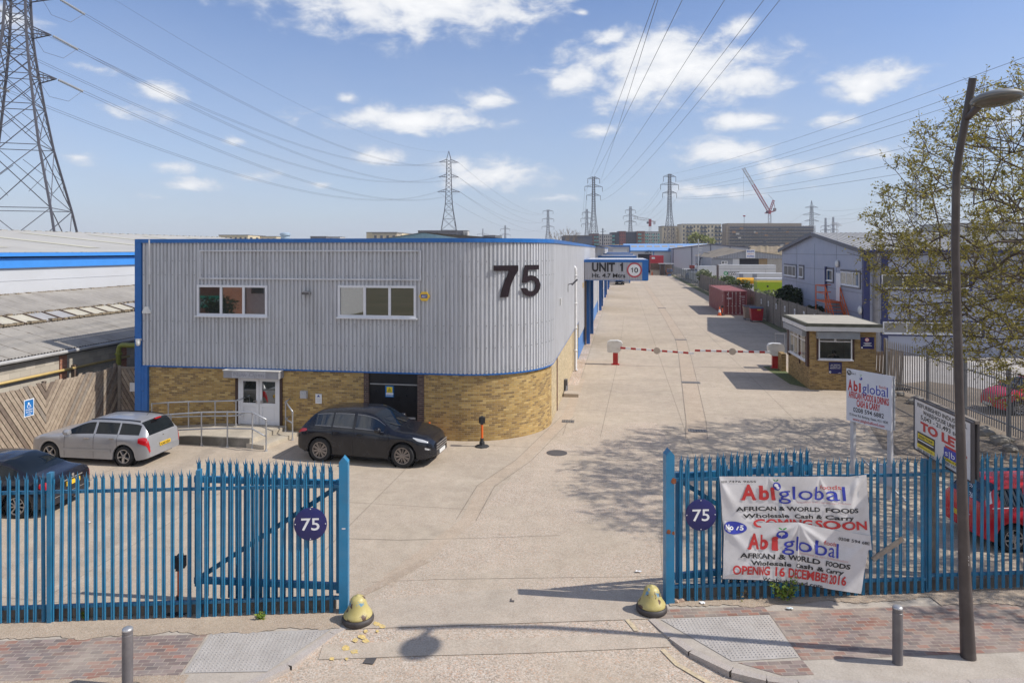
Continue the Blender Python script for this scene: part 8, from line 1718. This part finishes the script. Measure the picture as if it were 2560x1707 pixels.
wire(Vector(p1.location)+Vector((0,0,53)), Vector(p2.location)+Vector((0,0,57)), 8, 'thin earth wire above the conductors of the left pylon', None, .02)
for s in range(6): wire(t2[s], t5[s], 9, 'conductor sagging from the pylon behind the roof towards the pylon by the bare tree', 'conductors right of the roof pylon', .05)
for s in range(6):
    M = at((1638,1645,1706,1812,1910,1950)[s], 0, 80); a = t3[(4,5,2,5,3,1)[s]]; e = M+(M-a)*.45+Vector((0,0,2)); mb = MB(); n = 40; c1_ = a.lerp(M,.5)-Vector((0,0,(1,1.5,3,5,7,9)[s])); mb.tube([a*(1-u)**2+c1_*2*u*(1-u)+M*u*u for u in [k/n for k in range(n+1)]]+[e], .04, 4, False); tag(mb.build('power_line', MC['grey conductor']), 'conductor swooping from overhead down to the tall slim pylon near the bare tree', 'power line', 'conductors overhead')
for s in range(7):
    M = at(2620, (122,158,186,226,282,330,372)[s], 95); a = t4[(4,5,5,3,3,1,1)[s]]+Vector((0,0,(4,.3,-.3,.3,-.3,.4,-.4)[s])); c1_ = a.lerp(M,.55)-Vector((0,0,4.5)); n = 40; mb = MB(); e = M+(M-c1_)*.5; mb.tube([a*(1-u)**2+c1_*2*u*(1-u)+M*u*u for u in [k/n for k in range(n+1)]]+[e], .035, 4, False); tag(mb.build('power_line', MC['grey conductor']), 'conductor rising from the pylon by the tan flats to the upper right', 'power line', 'conductors to the upper right')
for s in range(6): wire(t4[s], t7[s], 8, 'conductor between the pylon by the tan flats and the one behind the teal flats', 'conductors behind the flats', .05)
for s in range(4): wire(t11[s], t8[s+1], 8, 'conductor between the tree-veiled pylon and the drooping-armed pylon', 'conductors over the office block', .05)
for s in range(4): wire(t8[s], at(1830,600+s*4,900), 6, 'conductor running left from the drooping-armed pylon behind the crane', 'conductors behind the crane', .06)
for s in range(3): wire(t3[s*2], t6[s*2], 8, 'conductor between the two pylons by the bare tree', 'conductors by the bare tree', .06)
# cranes
M_cr = mat('crane red', (.38,.03,.045), .5); M_cw = mat('crane white', (.55,.54,.55), .5)
def lattice(mb, a, b, w, bar, n=None, cols=None):
    a, b = Vector(a), Vector(b); d = (b-a).normalized(); s = d.cross(Vector((0,1,0))).normalized()*w/2 if abs(d.y) < .9 else Vector((w/2,0,0)); u = d.cross(s).normalized()*w/2; L = (b-a).length; n = n or max(2,int(L/w/1.2)); cs = [s+u,s-u,-s-u,-s+u]
    for k in range(n):
        p, q = a.lerp(b,k/n), a.lerp(b,(k+1)/n); mb.cur = cols(k/n) if cols else 0
        for i in range(4): mb.beam(p+cs[i],q+cs[i],bar); mb.beam(p+cs[i],q+cs[(i+1)%4],bar*.7)
Dc = 560; o = thing('tower_crane', 'red and white luffing tower crane with its jib raised over the scaffolded block', 'crane', (at(1923.5,HOR,Dc).x, at(1923.5,HOR,Dc).y, 0)); C = lambda x, y: at(x,y,Dc)
mb = MB(); lattice(mb, C(1924,626)-Vector((0,0,6.9)), C(1924,536), 2.0, .25); mb.build('mast', M_cw, o, world=True)
mb = MB(); lattice(mb, C(1923,530), C(1858.5,421), 1.9, .26, 40, lambda f: 0 if f < .62 else 1); mb.build('jib', [M_cr, M_cw], o, world=True)
mb = MB(); mb.beam(C(1921,531),C(1927,531),1.8,2.8); mb.beam(C(1919,533),C(1912,533),1.,.8); mb.beam(C(1927,530),C(1938,527),1.0,1.0); mb.build('slewing_deck', M_cr, o, world=True)
mb = MB(); lattice(mb, C(1924,529), C(1934,501), 1.3, .3); mb.beam(C(1934,501),C(1938,526),.3); mb.build('a_frame', M_cr, o, world=True)
mb = MB(); mb.beam(C(1934,524),C(1939.5,524),2.2,2.2); mb.build('counterweight', mat('grey counterweight',(.25,.2,.2),.7), o, world=True); mb = MB(); mb.beam(C(1915,530.5),C(1919,530.5),1.5,1.7); mb.build('cab', M_dkb, o, world=True)
mb = MB(); mb.tube([C(1934,501),C(1921,487)],.12,4); mb.tube([C(1858.5,422),C(1858.5,500)],.05,4); mb.build('hoist_rope', M_pyl, o, world=True)
Dc = 610; o = thing('tower_crane', 'flat-topped red and white tower crane behind the teal-balconied flats', 'crane', (at(1625,HOR,Dc).x, at(1625,HOR,Dc).y, 0))
mb = MB(); lattice(mb, C(1625,626)-Vector((0,0,6.9)), C(1625,566), 1.8, .22); mb.build('mast', M_cw, o, world=True)
mb = MB(); mb.beam(C(1625,566),C(1625,548),2.4,2.4); mb.build('slewing_tower', M_cr, o, world=True)
mb = MB(); lattice(mb, C(1622,549.5), C(1584,544.5), 1.9, .28); mb.build('jib', M_cw, o, world=True); mb = MB(); mb.beam(C(1628,553),C(1639,555),1.2,1.2); mb.beam(C(1634,557),C(1638.5,557.5),1.6,2.8); mb.build('counter_jib', M_cw, o, world=True); mb = MB(); mb.beam(C(1617,557),C(1621,557),1.5,1.8); mb.build('cab', M_dkb, o, world=True)
o = thing('aerial_mast', 'thin mast with a red top rising left of the luffing crane', 'mast', (at(1860.5,HOR,500).x,at(1860.5,HOR,500).y,0)); mb = MB(); mb.tube([at(1860.5,610,500),at(1860.5,542,500)],.12,5); mb.build('pole', M_pyl, o, world=True); mb = MB(); q = at(1860.5,540,500); mb.box(q.x-.8,q.x+.8,q.y-.5,q.y+.5,q.z-.5,q.z+.4); mb.build('beacon', M_cr, o, world=True)
q = at(1507,571,300); o = thing('utility_pole', 'dark wooden utility pole with insulator arms by the far end of the warehouse roof', 'pole', (q.x,q.y,0)); mb = MB(); mb.tube([(q.x,q.y,0),(q.x,q.y,q.z)],[.3,.22],6); mb.build('shaft', M_dkb, o, world=True); mb = MB(); mb.beam((q.x-1,q.y,q.z-1.6),(q.x+1.4,q.y,q.z-1.2),.15); mb.beam((q.x-.6,q.y,q.z-.5),(q.x+.6,q.y,q.z-.5),.12); mb.build('crossarm', M_dkb, o, world=True)
# ================================================================ FAR TREES
def bare_tree(lab, px, py, D, H0, spread, m, leaves=None, nm='tree', n0=5):
    A = at(px,HOR,D); o = thing(nm, lab, 'tree', (A.x,A.y,0)); Ht = CAM_H+(HOR-py)/FPX*D; mb = MB(); lf = MB()
    def grow(p, d, L, r, lv):
        q = p+d*L; mb.tube([p, p.lerp(q,.5)+Vector((R.gauss(0,.03),R.gauss(0,.03),0))*L, q], [r, r*.8, r*.6], 4 if lv else 6, False)
        if lv >= n0:
            if leaves:
                for _ in range(9):
                    c = q+Vector((R.gauss(0,.5),R.gauss(0,.5),R.gauss(0,.5)))*leaves[1]*2; u = Vector((R.gauss(0,1),R.gauss(0,1),R.gauss(0,1))).normalized(); v = u.orthogonal().normalized(); s = leaves[1]*R.uniform(.5,1.2); lf.face([c-u*s,c-v*s*.6,c+u*s,c+v*s*.6])
            return
        for k in range(3 if lv < 2 else R.choice((2,3))):
            a = R.uniform(0,2*pi); e = d+Vector((cos(a),sin(a),R.uniform(-.1,.5)))*spread; grow(q, e.normalized(), L*R.uniform(.62,.82), r*.58, lv+1)
    grow(Vector((0,0,0)), Vector((0,0,1)), Ht*.30, Ht*.022, 0); mb.build('trunk', m, o)
    if leaves: lf.build('crown', leaves[0], o)
    return o
M_twig = mat('pale bare twig', (.20,.155,.115), .9)
bare_tree('bare brown tree above the far end of the warehouse roof', 1398, 560, 230, 0, .55, M_twig); bare_tree('smaller bare tree beside the larger bare one over the warehouse end', 1424, 572, 235, 0, .5, M_twig)
bare_tree('yellow green tree in front of the balconied tan apartments', 1742, 584, 300, 0, .6, M_twig, (leafmat('spring leaf',(.13,.16,.025),(.2,.22,.04),(.28,.28,.07)), .55)); bare_tree('low bare shrub tree far left behind the pale shed roof', 215, 568, 130, 0, .6, M_twig)
# ================================================================ ACROSS THE STREET (seen only in the window reflections)
o = thing('street_building', 'brick building with a green fascia across the street, seen only as a window reflection', 'building', (-44,-12,0)); mb = MB(); mb.box(-60,-37.7,-24,-12,0,3.9,uvw=True); mb.build('wall', M_redb, o, world=True)
fm = frame_M(Vector((-37.8,-11.98,1.45)),-UX,UZ); mb = MB(); mb.box(0,2.8,0,1.15,0,.06,fm); mb.cur = 1; put(mb,'MATHER',1.35,.33,.5,fm,width=2.2,d=.07,mi=1,bold=.02); mb.build('fascia_sign', [mat('green fascia',(.01,.55,.33),.5), M_wht], o, world=True)
o = thing('street_building', 'white rendered building across the street, seen only as a window reflection', 'building', (-33,-16,0)); mb = MB(); mb.box(-37.6,-29,-26,-16,0,7); mb.build('wall', M_paper, o, world=True)
for k in range(3): mb = MB(); mb.box(-37+k*2.3,-35.7+k*2.3,-16,-15.9,2.6,3.9); mb.build('window', M_win, o, world=True)
bush((-36.4,-9.5,1.3),1.9,1.4,1.6,1400,M_bushd,'dark bush across the street, seen only as a window reflection',ls=.16)
# ================================================================ THE SPRING TREE AT THE RIGHT
TB = Vector((16.6,22.6,0)); o = thing('tree', 'large spreading tree in sparse olive spring leaf filling the right edge', 'tree', TB)
M_bark = mat('grey brown bark', (.105,.08,.062), .9, var=.3, scale=6, bump=.5, bs=20)
M_leaf = leafmat('olive spring leaf', (.20,.18,.032), (.33,.285,.055), (.48,.405,.13), .45)
rt = random.Random(21)
nodes = [TB.copy()]; par = [-1]
for k in range(1, 9): nodes.append(TB+Vector((.12*sin(k), .1*cos(k*1.3), k*.55))); par.append(len(nodes)-2)
def incrown(p):
    c = Vector((16.3,22.4,7.0)); q = p-c; e = (q.x/8.65)**2+(q.y/8.2)**2+(q.z/(6.6 if q.z > 0 else 5.2))**2; return e
att = []
while len(att) < 2500:
    p = Vector((rt.uniform(6.8,25.5), rt.uniform(14,31), rt.uniform(1.6,13.8))); e = incrown(p)
    if e > 1 or (e < .12): continue
    if rt.random() > .35+.65*e: continue
    if p.x > 19 and rt.random() < .7: continue
    if p.z > 8 and rt.random() < .3: continue
    att.append(p)
top = nodes[-1]; att.sort(key=lambda p: (p-top).length)
from mathutils import kdtree
for p in att:
    best = None; bd = 1e9
    for i, q in enumerate(nodes):
        if i < 4: continue
        d = (p-q).length
        if d < bd:
            # prefer growing outwards from the trunk
            out = (p-top).normalized().dot((p-q)/max(d,1e-6)); c = d*(1.55-.75*out)
            if c < bd: bd = c; best = i
    q = nodes[best]; d = p-q; L = d.length; n = max(1, int(L/.55)); prev = best; sag = rt.uniform(-.05,.12)*L
    for k in range(1, n+1):
        f = k/n; r_ = q.lerp(p,f)+Vector((rt.gauss(0,.055),rt.gauss(0,.055),rt.gauss(0,.055)+sag*4*f*(1-f))); nodes.append(r_); par.append(prev); prev = len(nodes)-1
N_ = len(nodes); ch = [0.]*N_; cnt = [0]*N_
for i in range(N_-1, 0, -1):
    if cnt[i] == 0: ch[i] = .0115**2.25
    ch[par[i]] += ch[i]; cnt[par[i]] += 1
rad = [min(.36, c**(1/2.25)) for c in ch]
mb = MB()
for i in range(1, N_):
    a, b = nodes[par[i]], nodes[i]; d = b-a
    if d.length < 1e-4: continue
    ra, rb = min(rad[par[i]], rad[i]*1.6), rad[i]; n = 8 if rb > .08 else 5 if rb > .03 else 3; mb.tube([a,b],[ra,rb],n,False)
mb.build('trunk', M_bark, o, smooth=True, world=True)
tw = MB(); lf = MB(); 
def leaf(c, s):
    u = Vector((rt.gauss(0,1),rt.gauss(0,1),rt.gauss(0,.8))).normalized(); v = u.cross(Vector((rt.gauss(0,1),rt.gauss(0,1),rt.gauss(0,1)))).normalized(); w = u.cross(v)*s*.25
    lf.face([c-u*s, c-v*s*.62+w, c+u*s, c+v*s*.62+w])
for i in range(9, N_):
    if rad[i] > .035: continue
    k = 5 if cnt[i] == 0 else 2
    if cnt[i] and rt.random() < .1: continue
    for _ in range(k):
        d = (nodes[i]-nodes[par[i]]).normalized()+Vector((rt.gauss(0,.7),rt.gauss(0,.7),rt.gauss(0,.6)+.35)); d.normalize(); L = rt.uniform(.3,.85); p = nodes[i]; q = p+d*L*.5+Vector((rt.gauss(0,.05),rt.gauss(0,.05),rt.gauss(0,.05))); e = q+(d+Vector((rt.gauss(0,.35),rt.gauss(0,.35),rt.gauss(0,.3)))).normalized()*L*.5
        tw.tube([p,q,e],[.009,.007,.004],3,False)
        for j in range(rt.randint(4,8)):
            f = rt.uniform(.2,1.05); c = (p.lerp(q,f*2) if f < .5 else q.lerp(e,f*2-1))
            for _2 in range(rt.randint(1,3)): leaf(c+Vector((rt.gauss(0,.06),rt.gauss(0,.06),rt.gauss(0,.06))), rt.uniform(.025,.057))
tw.build('twigs', M_bark, o, world=True); lf.build('crown', M_leaf, o, world=True)
print('tree', N_, len(tw.f), len(lf.f))
# ================================================================ AIR
mb = MB(); mb.box(-1500,1500,-120,1900,-1.4,75); hz = mb.build('haze', None) if False else None
m = bpy.data.materials.new('air'); m.use_nodes = True; t = m.node_tree; t.nodes.remove(t.nodes['Principled BSDF']); pv = t.nodes.new('ShaderNodeVolumePrincipled'); pv.inputs['Color'].default_value = (.86,.90,1,1); pv.inputs['Density'].default_value = .00024; t.links.new(pv.outputs[0], t.nodes['Material Output'].inputs['Volume'])
hz = mb.build('haze', m); stuff(hz, 'thin pale summer haze over the estate', 'haze')
